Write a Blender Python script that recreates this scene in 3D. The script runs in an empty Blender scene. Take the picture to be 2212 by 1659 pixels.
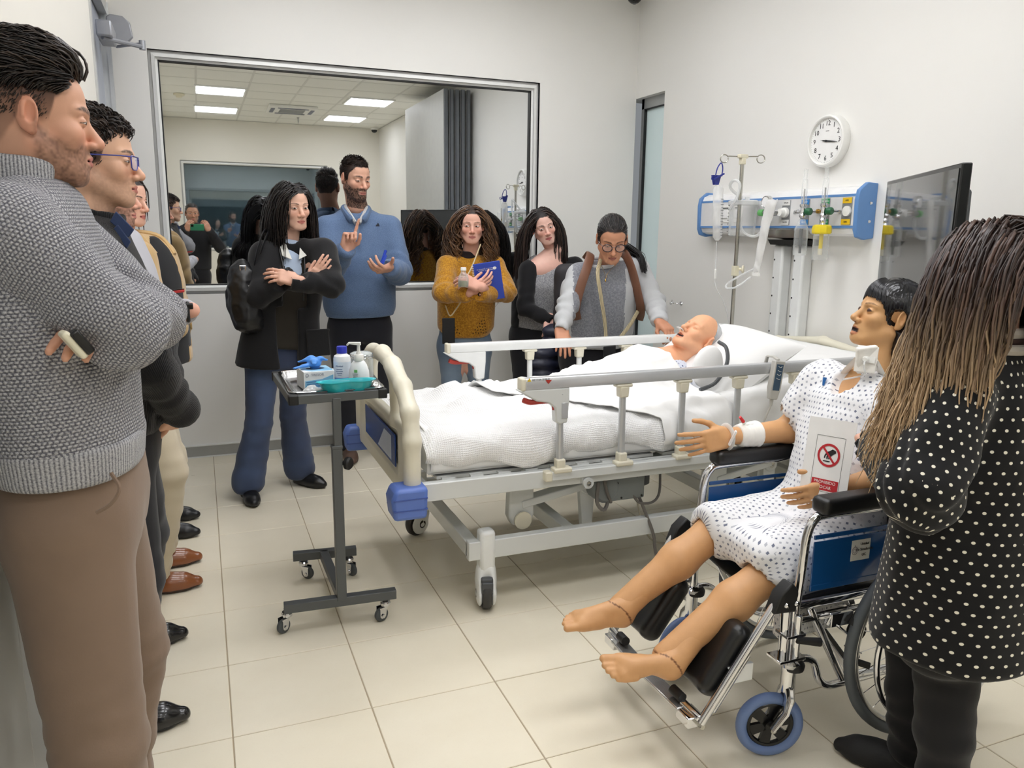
import bpy, math, random
import numpy as np
from mathutils import Vector, Matrix

sc = bpy.context.scene
COL = sc.collection
R = math.radians
random.seed(7)
RNG = np.random.default_rng(11)

# ---------------------------------------------------------------- camera
CAM_H = 1.432574
FPX = 1677.05                     # focal length in pixels of the 2212 px wide frame
PITCH, ROLL, YAW = R(11.16755), R(0.68819), R(21.78444)
_cy, _sy, _cp, _sp = math.cos(YAW), math.sin(YAW), math.cos(PITCH), math.sin(PITCH)
_fw = np.array([_sy*_cp, _cy*_cp, -_sp]); _rt = np.array([_cy, -_sy, 0.0]); _up = np.cross(_rt, _fw)
_c, _s = math.cos(ROLL), math.sin(ROLL)
_R, _U = _c*_rt + _s*_up, -_s*_rt + _c*_up
CAM = np.array([0.0, 0.0, CAM_H])
cam_data = bpy.data.cameras.new('camera')
cam = bpy.data.objects.new('camera', cam_data)
COL.objects.link(cam)
m = Matrix.Identity(4)
for i in range(3):
    m[i][0], m[i][1], m[i][2], m[i][3] = _R[i], _U[i], -_fw[i], CAM[i]
cam.matrix_world = m
cam_data.sensor_width = 36.0
cam_data.lens = FPX*36.0/2212.0
cam_data.clip_start = 0.02
sc.camera = cam

def at(px, py, Y=None, Z=None, X=None):
    """A point of the room seen at a place in the photograph, at a known depth Y, height Z or side X."""
    d = _fw*FPX + _R*(px-1106) + _U*(829.5-py)
    if Y is not None: t = Y/d[1]
    elif X is not None: t = X/d[0]
    else: t = (Z-CAM_H)/d[2]
    return CAM + t*d

# ---------------------------------------------------------------- world, exposure
w = bpy.data.worlds.new('world'); sc.world = w
w.use_nodes = True
w.node_tree.nodes['Background'].inputs[0].default_value = (0.9, 0.95, 1.0, 1)
w.node_tree.nodes['Background'].inputs[1].default_value = 0.25
sc.view_settings.view_transform = 'Standard'
sc.view_settings.look = 'None'
sc.view_settings.gamma = 1.0
sc.view_settings.exposure = 0.0
sc.view_settings.use_curve_mapping = False
try:
    sc.cycles.use_denoising = True
    sc.cycles.max_bounces = 10
    sc.cycles.diffuse_bounces = 6
    sc.cycles.transparent_max_bounces = 16
    sc.cycles.sample_clamp_indirect = 6.0
    sc.cycles.caustics_reflective = False
    sc.cycles.caustics_refractive = False
except Exception:
    pass
LAMP = 13.6          # radiance of the ceiling panels

# ---------------------------------------------------------------- room sizes
XL, XR, YB, YF, ZC = -0.395, 2.987, -3.39, 5.133, 3.113
TILE = 0.4

# ---------------------------------------------------------------- materials
def srgb(r, g, b):
    f = lambda c: (c/255/12.92) if c/255 <= 0.04045 else ((c/255+0.055)/1.055)**2.4
    return (f(r), f(g), f(b), 1.0)

class NT:
    """small helper to write node trees"""
    def __init__(s, name):
        s.m = bpy.data.materials.new(name); s.m.use_nodes = True
        s.t = s.m.node_tree; s.b = s.t.nodes['Principled BSDF']; s.out = s.t.nodes['Material Output']
    def n(s, typ, ins=None, **at_):
        nd = s.t.nodes.new('ShaderNode'+typ)
        for k, v in at_.items(): setattr(nd, k, v)
        for k, v in (ins or {}).items(): s.put(nd.inputs[k], v)
        return nd
    def put(s, sock, v):
        if isinstance(v, bpy.types.NodeSocket): s.t.links.new(v, sock)
        elif isinstance(v, bpy.types.Node): s.t.links.new(v.outputs[0], sock)
        else: sock.default_value = v
    def math(s, op, a, b=None, c=None):
        i = {0: a}
        if b is not None: i[1] = b
        if c is not None: i[2] = c
        return s.n('Math', i, operation=op).outputs[0]
    def mix(s, fac, a, b):
        nd = s.n('Mix', data_type='RGBA')
        s.put(nd.inputs[0], fac); s.put(nd.inputs[6], a); s.put(nd.inputs[7], b)
        return nd.outputs[2]
    def ramp(s, fac, p0, p1, c0=(0, 0, 0, 1), c1=(1, 1, 1, 1)):
        nd = s.n('ValToRGB', {0: fac}); e = nd.color_ramp.elements
        e[0].position, e[1].position, e[0].color, e[1].color = p0, p1, c0, c1
        return nd.outputs[0]
    def uv(s): return s.n('TexCoord').outputs['UV']
    def obj(s): return s.n('TexCoord').outputs['Object']
    def sep(s, v): return s.n('SeparateXYZ', {0: v}).outputs
    def noise(s, vec, scale, detail=2.0, rough=0.5):
        return s.n('TexNoise', {'Vector': vec, 'Scale': scale, 'Detail': detail, 'Roughness': rough}).outputs[0]
    def scale(s, vec, v): return s.n('Mapping', {'Vector': vec, 'Scale': v}).outputs[0]
    def bump(s, h, strength=0.3, dist=0.002):
        s.put(s.b.inputs['Normal'], s.n('Bump', {'Height': h, 'Strength': strength, 'Distance': dist}).outputs[0])
    def set(s, **k):
        for a, v in k.items(): s.put(s.b.inputs[a.replace('_', ' ')], v)
        return s

_M = {}
def mat(name, rgb=(200, 200, 200), rough=0.5, metal=0.0, bump=None, var=None, coat=0.0, spec=0.5, sheen=0.0):
    """plain procedural material: colour with a slight mottle and a fine relief"""
    if name in _M: return _M[name]
    t = NT(name); c = srgb(*rgb)
    t.set(Roughness=rough, Metallic=metal)
    t.b.inputs['Specular IOR Level'].default_value = spec
    if coat: t.b.inputs['Coat Weight'].default_value = coat
    if sheen:
        t.b.inputs['Sheen Weight'].default_value = sheen
        t.b.inputs['Sheen Roughness'].default_value = 0.6
    sc_, amt = var or (14.0, 0.04)
    n = t.noise(t.obj(), sc_, 3.0)
    lo = tuple(max(0, x*(1-amt*2)) for x in c[:3])+(1,); hi = tuple(min(1, x*(1+amt*2)) for x in c[:3])+(1,)
    t.put(t.b.inputs['Base Color'], t.mix(n, lo, hi))
    if bump: t.bump(t.noise(t.obj(), bump[0], 3.0), bump[1], bump[2] if len(bump) > 2 else 0.002)
    _M[name] = t.m
    return t.m

def glass_mat(name, rgb=(235, 240, 240), alpha=0.18, rough=0.05, spec=0.6):
    """clear plastic: a faint tinted film that lets the background through, with a gloss on it"""
    if name in _M: return _M[name]
    t = NT(name)
    t.set(Base_Color=srgb(*rgb), Roughness=rough)
    t.b.inputs['Specular IOR Level'].default_value = spec
    lw = t.n('LayerWeight', {0: 0.35}).outputs['Facing']
    a = t.math('MULTIPLY_ADD', lw, 0.5, alpha)
    t.put(t.b.inputs['Alpha'], t.math('MINIMUM', a, 1.0))
    _M[name] = t.m
    return t.m

# ---------------------------------------------------------------- mesh builder
V = lambda *a: np.array(a, float)
def unit(v):
    v = np.asarray(v, float); n = np.linalg.norm(v)
    return v/n if n > 1e-9 else V(0, 0, 1)
def frame(d, ref=(0, 0, 1)):
    d = unit(d); r = np.asarray(ref, float)
    if abs(d @ unit(r)) > 0.98: r = V(1, 0, 0) if abs(d[0]) < 0.9 else V(0, 1, 0)
    x = unit(np.cross(r, d)); return x, np.cross(d, x), d

class MB:
    """collects shapes and links them as ONE mesh object"""
    def __init__(s, T=None): s.v, s.f, s.mi, s.T, s.cur = [], [], [], T, 0
    def add(s, vs, fs):
        o = len(s.v)
        for p in vs:
            p = np.asarray(p, float)
            if s.T is not None: p = s.T[:3, :3] @ p + s.T[:3, 3]
            s.v.append(p)
        for f in fs: s.f.append([i+o for i in f]); s.mi.append(s.cur)
        return s
    def box(s, c, size, ax=None, taper=1.0):
        hx, hy, hz = [q/2 for q in size]; A = np.eye(3) if ax is None else np.array(ax)
        vs = []
        for z in (-1, 1):
            k = taper if z > 0 else 1.0
            for x, y in ((-1, -1), (1, -1), (1, 1), (-1, 1)):
                vs.append(np.asarray(c, float) + A.T @ V(x*hx*k, y*hy*k, z*hz))
        return s.add(vs, [[3, 2, 1, 0], [4, 5, 6, 7], [0, 1, 5, 4], [1, 2, 6, 5], [2, 3, 7, 6], [3, 0, 4, 7]])
    def bar(s, a, b, w, h, ref=(0, 0, 1)):
        a, b = np.asarray(a, float), np.asarray(b, float)
        x, y, d = frame(b-a, ref)
        return s.box((a+b)/2, (w, h, np.linalg.norm(b-a)), (x, y, d))
    def tube(s, pts, r, n=10, cap=True, closed=False, flat=1.0, ref=(0, 0, 1)):
        P = [np.asarray(p, float) for p in pts]; N = len(P)
        rs = [r]*N if np.isscalar(r) else list(r)
        vs, fs = [], []
        px = None
        for i in range(N):
            if closed: d = P[(i+1) % N]-P[i-1]
            else: d = P[min(i+1, N-1)]-P[max(i-1, 0)]
            if px is None: x, y, d = frame(d, ref)
            else:
                d = unit(d); x = unit(px - d*(px @ d)); y = np.cross(d, x)
            px = x
            for k in range(n):
                a = 2*math.pi*k/n
                vs.append(P[i] + rs[i]*(math.cos(a)*x + flat*math.sin(a)*y))
        L = N if closed else N-1
        for i in range(L):
            j = (i+1) % N
            for k in range(n):
                fs.append([i*n+k, i*n+(k+1) % n, j*n+(k+1) % n, j*n+k])
        if cap and not closed:
            fs.append([k for k in range(n)][::-1]); fs.append([(N-1)*n+k for k in range(n)])
        return s.add(vs, fs)
    def cyl(s, a, b, r, r2=None, n=20): return s.tube([a, b], [r, r if r2 is None else r2], n)
    def lathe(s, c, prof, n=24, ax=(0, 0, 1), flat=1.0, ref=(0, 1, 0)):
        x, y, d = frame(ax, ref); c = np.asarray(c, float); vs, fs = [], []
        for (r, z) in prof:
            for k in range(n):
                a = 2*math.pi*k/n
                vs.append(c + d*z + r*(math.cos(a)*x + flat*math.sin(a)*y))
        for i in range(len(prof)-1):
            for k in range(n): fs.append([i*n+k, i*n+(k+1) % n, (i+1)*n+(k+1) % n, (i+1)*n+k])
        if prof[0][0] > 1e-6: fs.append([k for k in range(n)][::-1])
        if prof[-1][0] > 1e-6 and not (len(prof) == 2 and prof[0][1] == prof[1][1]): fs.append([(len(prof)-1)*n+k for k in range(n)])
        return s.add(vs, fs)
    def prism(s, poly, o, x, y, depth):
        """polygon (2-D) placed at o on axes x, y and extruded along x cross y"""
        o, x, y = np.asarray(o, float), unit(x), unit(y); z = np.cross(x, y); n = len(poly)
        vs = [o+x*a+y*b for a, b in poly]+[o+x*a+y*b+z*depth for a, b in poly]
        fs = [list(range(n))[::-1], list(range(n, 2*n))]+[[i, (i+1) % n, (i+1) % n+n, i+n] for i in range(n)]
        return s.add(vs, fs)
    def ball(s, c, r, n=14, m_=8, rz=None):
        rz = rz or r
        return s.lathe(c, [(max(1e-7, r*math.sin(math.pi*i/m_)), -rz*math.cos(math.pi*i/m_)) for i in range(m_+1)], n)
    def grid(s, fn, nu, nv, closed_u=False):
        vs = [fn(i/(nu if closed_u else nu-1), j/(nv-1)) for j in range(nv) for i in range(nu)]
        fs = []
        for j in range(nv-1):
            for i in range(nu if closed_u else nu-1):
                fs.append([j*nu+i, j*nu+(i+1) % nu, (j+1)*nu+(i+1) % nu, (j+1)*nu+i])
        return s.add(vs, fs)
    def build(s, name, mats, parent=None, smooth=True, bevel=0.0, solid=0.0, sub=0, angle=40, uv=None):
        me = bpy.data.meshes.new(name)
        me.from_pydata([tuple(p) for p in s.v], [], s.f)
        ms = mats if isinstance(mats, (list, tuple)) else [mats]
        for q in ms: me.materials.append(q)
        if len(ms) > 1: me.polygons.foreach_set('material_index', s.mi)
        if smooth:
            me.polygons.foreach_set('use_smooth', [True]*len(me.polygons))
            try: me.set_sharp_from_angle(angle=R(angle))
            except Exception: pass
        o = bpy.data.objects.new(name, me); COL.objects.link(o)
        if parent is not None: o.parent = parent
        if solid:
            md = o.modifiers.new('s', 'SOLIDIFY'); md.thickness = solid; md.offset = 0
        if bevel:
            md = o.modifiers.new('b', 'BEVEL'); md.width = bevel; md.segments = 2; md.limit_method = 'ANGLE'; md.angle_limit = R(40)
        if sub:
            md = o.modifiers.new('u', 'SUBSURF'); md.levels = sub; md.render_levels = sub
        me.update()
        return o

def arc(c, r, a0, a1, n, x=(1, 0, 0), y=(0, 0, 1)):
    c, x, y = np.asarray(c, float), np.asarray(x, float), np.asarray(y, float)
    return [c + r*(math.cos(R(a0+(a1-a0)*i/(n-1)))*x + math.sin(R(a0+(a1-a0)*i/(n-1)))*y) for i in range(n)]
def curve(pts, n=24):
    """smooth (Catmull-Rom) path through points"""
    P = [np.asarray(p, float) for p in pts]; P = [2*P[0]-P[1]]+P+[2*P[-1]-P[-2]]; out = []
    k = len(P)-3
    for i in range(n):
        t = i/(n-1)*k; j = min(int(t), k-1); u = t-j
        a, b, c, d = P[j:j+4]
        out.append(0.5*(2*b+(c-a)*u+(2*a-5*b+4*c-d)*u*u+(3*b-a-3*c+d)*u**3))
    return out

def thing(name, label, cat, loc=(0, 0, 0), group=None):
    """an Empty at the thing's base that parents its parts; parts are built in world space"""
    o = bpy.data.objects.new(name, None); COL.objects.link(o)
    o.empty_display_size = 0.05
    o['label'] = label; o['category'] = cat
    if group: o['group'] = group
    return o
def tag(o, label, cat, group=None, kind=None):
    o['label'] = label; o['category'] = cat
    if group: o['group'] = group
    if kind: o['kind'] = kind
    return o
def struct(o, label=None):
    o['kind'] = 'structure'
    if label: o['label'] = label
    return o
def seat(t, loc):
    """move a thing's origin to its base, its parts staying where they are built"""
    loc = Vector([float(q) for q in loc]); t.location = loc
    for ch in t.children: ch.location = ch.location - loc
def text(name, body, size, o, x, y, m_, parent=None, extrude=0.0004, align='CENTER'):
    """flat lettering, converted to a mesh"""
    cu = bpy.data.curves.new(name, 'FONT'); cu.body = body; cu.size = size; cu.align_x = align; cu.align_y = 'CENTER'
    cu.extrude = extrude; cu.resolution_u = 2
    tmp = bpy.data.objects.new(name, cu); COL.objects.link(tmp)
    dg = bpy.context.evaluated_depsgraph_get(); me = bpy.data.meshes.new_from_object(tmp.evaluated_get(dg))
    bpy.data.objects.remove(tmp); bpy.data.curves.remove(cu)
    x, y = unit(x), unit(y); z = np.cross(x, y)
    M4 = Matrix([[x[i], y[i], z[i], float(o[i])] for i in range(3)]+[[0, 0, 0, 1]])
    me.transform(M4); me.materials.clear(); me.materials.append(m_); me.name = name
    ob = bpy.data.objects.new(name, me); COL.objects.link(ob)
    if parent is not None: ob.parent = parent
    return ob
# ---------------------------------------------------------------- implicit surfaces (bodies, clothes, soft things)
def _hash(i, j, k, seed):
    h = (i*374761393 + j*668265263 + k*2147483647 + seed*974634777) & 0xFFFFFFFF
    h = ((h ^ (h >> 13))*1274126177) & 0xFFFFFFFF
    return ((h ^ (h >> 16)) & 0xFFFF)/32767.5-1.0
def noise3(p, seed=0):
    """value noise, -1..1, on an array of points"""
    f = np.floor(p); i = f.astype(np.int64); u = p-f; u = u*u*(3-2*u); r = 0
    for dx in (0, 1):
        wx = u[..., 0] if dx else 1-u[..., 0]
        for dy in (0, 1):
            wy = u[..., 1] if dy else 1-u[..., 1]
            for dz in (0, 1):
                wz = u[..., 2] if dz else 1-u[..., 2]
                r = r + wx*wy*wz*_hash(i[..., 0]+dx, i[..., 1]+dy, i[..., 2]+dz, seed)
    return r

class Prim:
    op, k, tag, ax = 'u', 0.01, 0, None
class Ell(Prim):
    def __init__(s, c, r, B=None):
        s.c, s.r, s.B = np.asarray(c, float), np.asarray(r, float), None if B is None else np.array(B, float)
        s.bc, s.br = s.c, float(s.r.max())
    def d(s, p):
        q = p-s.c
        if s.B is not None: q = q @ s.B.T
        a = np.sqrt(((q/s.r)**2).sum(-1)); b = np.sqrt(((q/s.r**2)**2).sum(-1))
        return a*(a-1)/np.maximum(b, 1e-6)
class Cap(Prim):
    def __init__(s, a, b, ra, rb=None, flat=1.0, ref=None):
        s.a, s.b, s.ra = np.asarray(a, float), np.asarray(b, float), ra
        s.rb = ra if rb is None else rb
        s.flat, s.ref = flat, None if ref is None else unit(ref)
        s.bc = (s.a+s.b)/2; s.br = float(np.linalg.norm(s.a-s.b)/2+max(s.ra, s.rb)*max(1, flat))
        s.ax = (s.a, s.b, (s.ra+s.rb)/2)
    def d(s, p):
        ab = s.b-s.a; q = p-s.a
        t = np.clip((q @ ab)/max(ab @ ab, 1e-9), 0, 1)
        e = q-t[..., None]*ab
        if s.ref is not None and s.flat != 1.0:
            c = e @ s.ref; e = e + (c*(1/s.flat-1))[..., None]*s.ref
            return (np.sqrt((e*e).sum(-1))-(s.ra+(s.rb-s.ra)*t))*min(1.0, s.flat)
        return np.sqrt((e*e).sum(-1))-(s.ra+(s.rb-s.ra)*t)
class RBox(Prim):
    def __init__(s, c, h, r, B=None):
        s.c, s.h, s.r0 = np.asarray(c, float), np.asarray(h, float), r
        s.B = np.eye(3) if B is None else np.array(B, float)
        s.bc, s.br = s.c, float(np.linalg.norm(s.h)+r)
    def d(s, p):
        q = np.abs((p-s.c) @ s.B.T)-s.h
        return np.sqrt((np.maximum(q, 0)**2).sum(-1))+np.minimum(q.max(-1), 0)-s.r0
class Loft(Prim):
    """stack of ellipses: rows (centre xyz, half width along lat, half depth along fwd); closed by flat or round ends"""
    def __init__(s, rows, lat, end=0.02, pw=2.0):
        s.C = np.array([r[0] for r in rows], float); s.rx = np.array([r[1] for r in rows], float); s.ry = np.array([r[2] for r in rows], float)
        s.u = unit(s.C[-1]-s.C[0]); s.lat = unit(np.asarray(lat, float)-s.u*(np.asarray(lat, float) @ s.u)); s.fw = np.cross(s.u, s.lat)
        s.t = (s.C-s.C[0]) @ s.u; s.end, s.pw = end, pw
        s.bc = (s.C[0]+s.C[-1])/2; s.br = float(s.t[-1]/2+max(s.rx.max(), s.ry.max()))
        s.ax = (s.C[0], s.C[-1], float((s.rx.mean()+s.ry.mean())/2))
        s.cl, s.cf = (s.C-s.C[0]) @ s.lat, (s.C-s.C[0]) @ s.fw
        tt = np.linspace(0, s.t[-1], 65); s.tt = tt
        s.tab = [s._sm(a) for a in (s.rx, s.ry, s.cl, s.cf)]
    def _sm(s, a):
        x, t = np.interp(s.tt, s.t, a), s.tt
        for _ in range(3): x[1:-1] = (x[:-2]+2*x[1:-1]+x[2:])/4
        return x
    def d(s, p):
        q = p-s.C[0]; t = q @ s.u; tc = np.clip(t, 0, s.t[-1])
        rx, ry, cl, cf = (np.interp(tc, s.tt, a) for a in s.tab)
        x, y = (q @ s.lat-cl)/rx, (q @ s.fw-cf)/ry
        k = (np.abs(x)**s.pw+np.abs(y)**s.pw)**(1/s.pw)
        g = np.sqrt((x/rx)**2+(y/ry)**2); rad = np.sqrt(x*x+y*y)
        side = np.where(rad > 1e-6, (k-1)*rad/np.maximum(g, 1e-6), -np.minimum(rx, ry))
        e = s.end; cap_ = np.maximum(-t, t-s.t[-1])
        a, b = np.maximum(side+e, 0), np.maximum(cap_+e, 0)
        return np.minimum(np.maximum(side+e, cap_+e), 0)+np.sqrt(a*a+b*b)-e
class Half(Prim):
    """half space to cut with (everything on the side n points to is removed)"""
    op = 'i'
    def __init__(s, p0, n): s.p0, s.n = np.asarray(p0, float), unit(n); s.bc, s.br = None, 0
    def d(s, p): return (p-s.p0) @ s.n

class Shape:
    def __init__(s): s.pr, s.disp = [], []
    def add(s, pr, k=0.01, op='u', tag=0):
        if not isinstance(pr, Half): pr.op = op
        pr.k, pr.tag = k, tag; s.pr.append(pr); return s
    def ev(s, P, bc=None, bd=0.0):
        """P (n,...,3) in blocks with centres bc and half diagonal bd"""
        D = np.full(P.shape[:-1], 1e3)
        for pr in s.pr:
            if bc is not None and pr.bc is not None:
                mk = ((bc-pr.bc)**2).sum(-1) < (pr.br+bd+pr.k+0.012)**2
                if not mk.any(): continue
                d = pr.d(P[mk]); o = D[mk]
            else: mk = None; d = pr.d(P); o = D
            k = pr.k
            if pr.op == 'u':
                h = np.maximum(k-np.abs(o-d), 0)/k if k > 0 else 0
                r = np.minimum(o, d)-h*h*k*0.25
            else:
                if pr.op == 's': d = -d
                h = np.maximum(k-np.abs(o-d), 0)/k if k > 0 else 0
                r = np.maximum(o, d)+h*h*k*0.25
            if mk is None: D = r
            else: D[mk] = r
        return D
    def mesh(s, h):
        us = [p for p in s.pr if p.op == 'u']
        lo = np.min([p.bc-p.br for p in us], 0)-0.03; hi = np.max([p.bc+p.br for p in us], 0)+0.03
        S = 8*h; n = np.ceil((hi-lo)/S).astype(int)
        g = np.stack(np.meshgrid(*[np.arange(a) for a in n], indexing='ij'), -1).reshape(-1, 3)
        bc = lo+(g+0.5)*S; bd = S*0.8661
        d = s.ev(bc[:, None, :], bc, 10.0)[:, 0]
        g = g[np.abs(d) < bd*1.35+0.012]; bc = lo+(g+0.5)*S
        l9 = np.stack(np.meshgrid(*[np.arange(9)]*3, indexing='ij'), -1)
        F = np.empty((len(g), 9, 9, 9)); CH = 400
        for a in range(0, len(g), CH):
            P = lo+(g[a:a+CH, None, None, None, :]*8+l9)*h
            f = s.ev(P, bc[a:a+CH], bd)
            for fn in s.disp: f = f+fn(P)
            F[a:a+CH] = f
        neg = F < 0
        c8 = [(i, j, k) for i in (0, 1) for j in (0, 1) for k in (0, 1)]
        cnt = sum(neg[:, i:8+i, j:8+j, k:8+k].astype(np.int8) for i, j, k in c8)
        B, I, J, K = np.nonzero((cnt > 0) & (cnt < 8))
        vals = np.stack([F[B, I+i, J+j, K+k] for i, j, k in c8], -1)
        acc = np.zeros((len(B), 3)); nn = np.zeros(len(B))
        for a in range(8):
            for ax in range(3):
                if c8[a][ax]: continue
                cb = list(c8[a]); cb[ax] = 1; b = c8.index(tuple(cb))
                va, vb = vals[:, a], vals[:, b]; mk = (va < 0) != (vb < 0)
                t = np.where(mk, va/np.where(mk, va-vb, 1), 0)
                p = np.array(c8[a], float)[None]+t[:, None]*np.eye(3)[ax]
                acc += p*mk[:, None]; nn += mk
        gi = g[B]*8+np.stack([I, J, K], -1)
        verts = lo+(gi+acc/nn[:, None])*h
        M1 = np.int64(1 << 20)
        key = (gi[:, 0].astype(np.int64)*M1+gi[:, 1])*M1+gi[:, 2]
        so = np.argsort(key); ks = key[so]
        quads = []
        for ax in range(3):
            e = [0, 0, 0]; e[ax] = 1
            a = neg[:, :8, :8, :8]; b = neg[:, e[0]:8+e[0], e[1]:8+e[1], e[2]:8+e[2]]
            B2, i2, j2, k2 = np.nonzero(a != b)
            if not len(B2): continue
            q0 = g[B2]*8+np.stack([i2, j2, k2], -1); fl = a[B2, i2, j2, k2]
            o1, o2 = [x for x in range(3) if x != ax]
            if ax == 1: o1, o2 = o2, o1
            idx = []
            for s1, s2 in ((0, 0), (1, 0), (1, 1), (0, 1)):
                q = q0.copy(); q[:, o1] -= s1; q[:, o2] -= s2
                kk = (q[:, 0].astype(np.int64)*M1+q[:, 1])*M1+q[:, 2]
                w_ = np.clip(np.searchsorted(ks, kk), 0, len(ks)-1)
                idx.append(np.where(ks[w_] == kk, so[w_], -1))
            qd = np.stack(idx, -1); ok = (qd >= 0).all(1); qd, fl = qd[ok], fl[ok]
            qd[~fl] = qd[~fl][:, ::-1]
            quads.append(qd)
        return verts, np.concatenate(quads)
    def tags(s, P):
        best, tg = np.full(len(P), 1e9), np.zeros(len(P), int)
        us = [i for i, p in enumerate(s.pr) if p.op == 'u']
        for i in us:
            d = s.pr[i].d(P); mk = d < best; best[mk] = d[mk]; tg[mk] = i
        return tg

def mesh_obj(name, parts, mats, parent=None, uvshape=None, col=None, mi=None):
    """parts: list of (verts, quads); one mesh. col(P)->rgb per vertex, mi(P)->material index per face centre"""
    vs, fs, o = [], [], 0
    for v, q in parts: vs.append(v); fs.append(q+o); o += len(v)
    Vv, Q = np.concatenate(vs), np.concatenate(fs)
    me = bpy.data.meshes.new(name)
    me.vertices.add(len(Vv)); me.vertices.foreach_set('co', Vv.astype(np.float32).ravel())
    me.loops.add(len(Q)*4); me.loops.foreach_set('vertex_index', Q.astype(np.int32).ravel())
    me.polygons.add(len(Q)); me.polygons.foreach_set('loop_start', np.arange(0, len(Q)*4, 4, dtype=np.int32))
    me.polygons.foreach_set('loop_total', np.full(len(Q), 4, np.int32))
    me.polygons.foreach_set('use_smooth', np.ones(len(Q), bool))
    ms = mats if isinstance(mats, (list, tuple)) else [mats]
    for q in ms: me.materials.append(q)
    if mi is not None: me.polygons.foreach_set('material_index', mi(Vv[Q].mean(1)).astype(np.int32))
    if col is not None:
        c = np.ones((len(Vv), 4), np.float32); c[:, :3] = col(Vv)
        at_ = me.color_attributes.new('Col', 'FLOAT_COLOR', 'POINT'); at_.data.foreach_set('color', c.ravel())
    if uvshape is not None:
        ft = uvshape.tags(Vv[Q].mean(1)); P = Vv[Q]; uv = np.zeros((len(Q), 4, 2), np.float32)
        for i in np.unique(ft):
            pr = uvshape.pr[i]; mk = ft == i; p = P[mk]
            if pr.ax is None: a, b, r = pr.bc-V(0, 0, pr.br*.6), pr.bc+V(0, 0, pr.br*.6), pr.br*.8
            else: a, b, r = pr.ax
            x, y, d = frame(b-a, getattr(uvshape, 'ref', (0.2, 1, 0)))
            q = p-a; an = np.arctan2(q @ y, q @ x)
            an = an[:, :1]+(np.mod(an-an[:, :1]+math.pi, 2*math.pi)-math.pi)
            uv[mk, :, 0] = an*r+i*0.37; uv[mk, :, 1] = q @ d
        ul = me.uv_layers.new(name='UVMap'); ul.data.foreach_set('uv', uv.ravel())
    me.validate(); me.update()
    ob = bpy.data.objects.new(name, me); COL.objects.link(ob)
    if parent is not None: ob.parent = parent
    return ob

def sdf_obj(name, shape, h, mats, parent=None, uv=True, col=None, mi=None):
    return mesh_obj(name, [shape.mesh(h)], mats, parent, shape if uv else None, col, mi)

def strands(name, paths, radii, mats, parent=None, n=4, cols=None):
    """many tapered tubes in one mesh; paths (S,K,3), radii (S,K)"""
    P = np.asarray(paths, float); S, K, _ = P.shape; Rr = np.asarray(radii, float)
    T = np.empty_like(P); T[:, 1:-1] = P[:, 2:]-P[:, :-2]; T[:, 0] = P[:, 1]-P[:, 0]; T[:, -1] = P[:, -1]-P[:, -2]
    T /= np.maximum(np.linalg.norm(T, axis=-1, keepdims=True), 1e-9)
    ref = np.where(np.abs(T[..., 2:3]) > 0.9, V(1, 0, 0), V(0, 0, 1))
    X = np.cross(ref, T); X /= np.maximum(np.linalg.norm(X, axis=-1, keepdims=True), 1e-9)
    for k in range(1, K):
        x = X[:, k-1]-T[:, k]*(X[:, k-1]*T[:, k]).sum(-1, keepdims=True)
        X[:, k] = x/np.maximum(np.linalg.norm(x, axis=-1, keepdims=True), 1e-9)
    Y = np.cross(T, X)
    a = 2*math.pi*np.arange(n)/n
    vs = P[:, :, None]+Rr[..., None, None]*(np.cos(a)[:, None]*X[:, :, None]+np.sin(a)[:, None]*Y[:, :, None])
    vs = vs.reshape(-1, 3)
    s_, k_, n_ = np.meshgrid(np.arange(S), np.arange(K-1), np.arange(n), indexing='ij')
    b = (s_*K+k_)*n; n2 = (n_+1) % n
    q = np.stack([b+n_, b+n2, b+n+n2, b+n+n_], -1).reshape(-1, 4)
    col = None
    if cols is not None:
        cc = np.repeat(np.asarray(cols, float)[:, :, None, :], n, 2).reshape(-1, 3); col = lambda _: cc
    return mesh_obj(name, [(vs, q)], mats, parent, None, col)
# ================================================================ THE ROOM
# ---- materials of the setting
def wall_mat(name, rgb, bs=0.05):
    t = NT(name); c = srgb(*rgb)
    n = t.noise(t.obj(), 1.3, 4.0)
    t.put(t.b.inputs['Base Color'], t.mix(n, tuple(x*.965 for x in c[:3])+(1,), tuple(min(1, x*1.03) for x in c[:3])+(1,)))
    t.set(Roughness=0.62); t.bump(t.noise(t.obj(), 220.0, 3.0), bs, 0.001)
    return t.m
M_wall = wall_mat('wall_paint', (234, 233, 229))
M_wallc = wall_mat('wall_cream', (228, 225, 216))
M_ceil = wall_mat('ceiling_board', (236, 236, 230))
M_alu = mat('aluminium', (205, 207, 208), 0.32, 0.75, var=(30, 0.02))
M_wfr = mat('window_aluminium', (232, 233, 231), .38, .0, var=(30, .02))
M_alud = mat('aluminium_dull', (168, 170, 170), 0.42, 0.6)
M_black = mat('black_rubber', (18, 18, 19), 0.55)
M_blackg = mat('black_gloss', (14, 14, 15), 0.22)
M_white = mat('white_plastic', (236, 236, 232), 0.35)
M_white2 = mat('white_enamel', (228, 230, 229), 0.28, coat=0.3)
M_cream = mat('cream_plastic', (226, 220, 196), 0.35)
M_chrome = mat('chrome', (222, 223, 226), 0.08, 1.0, var=(10, 0.0))
M_steel = mat('brushed_steel', (190, 188, 180), 0.24, 1.0)
M_dark = mat('dark_interior', (22, 26, 30), 0.8)
M_grout = mat('grout', (172, 158, 134), 0.85, bump=(300, .2))

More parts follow.
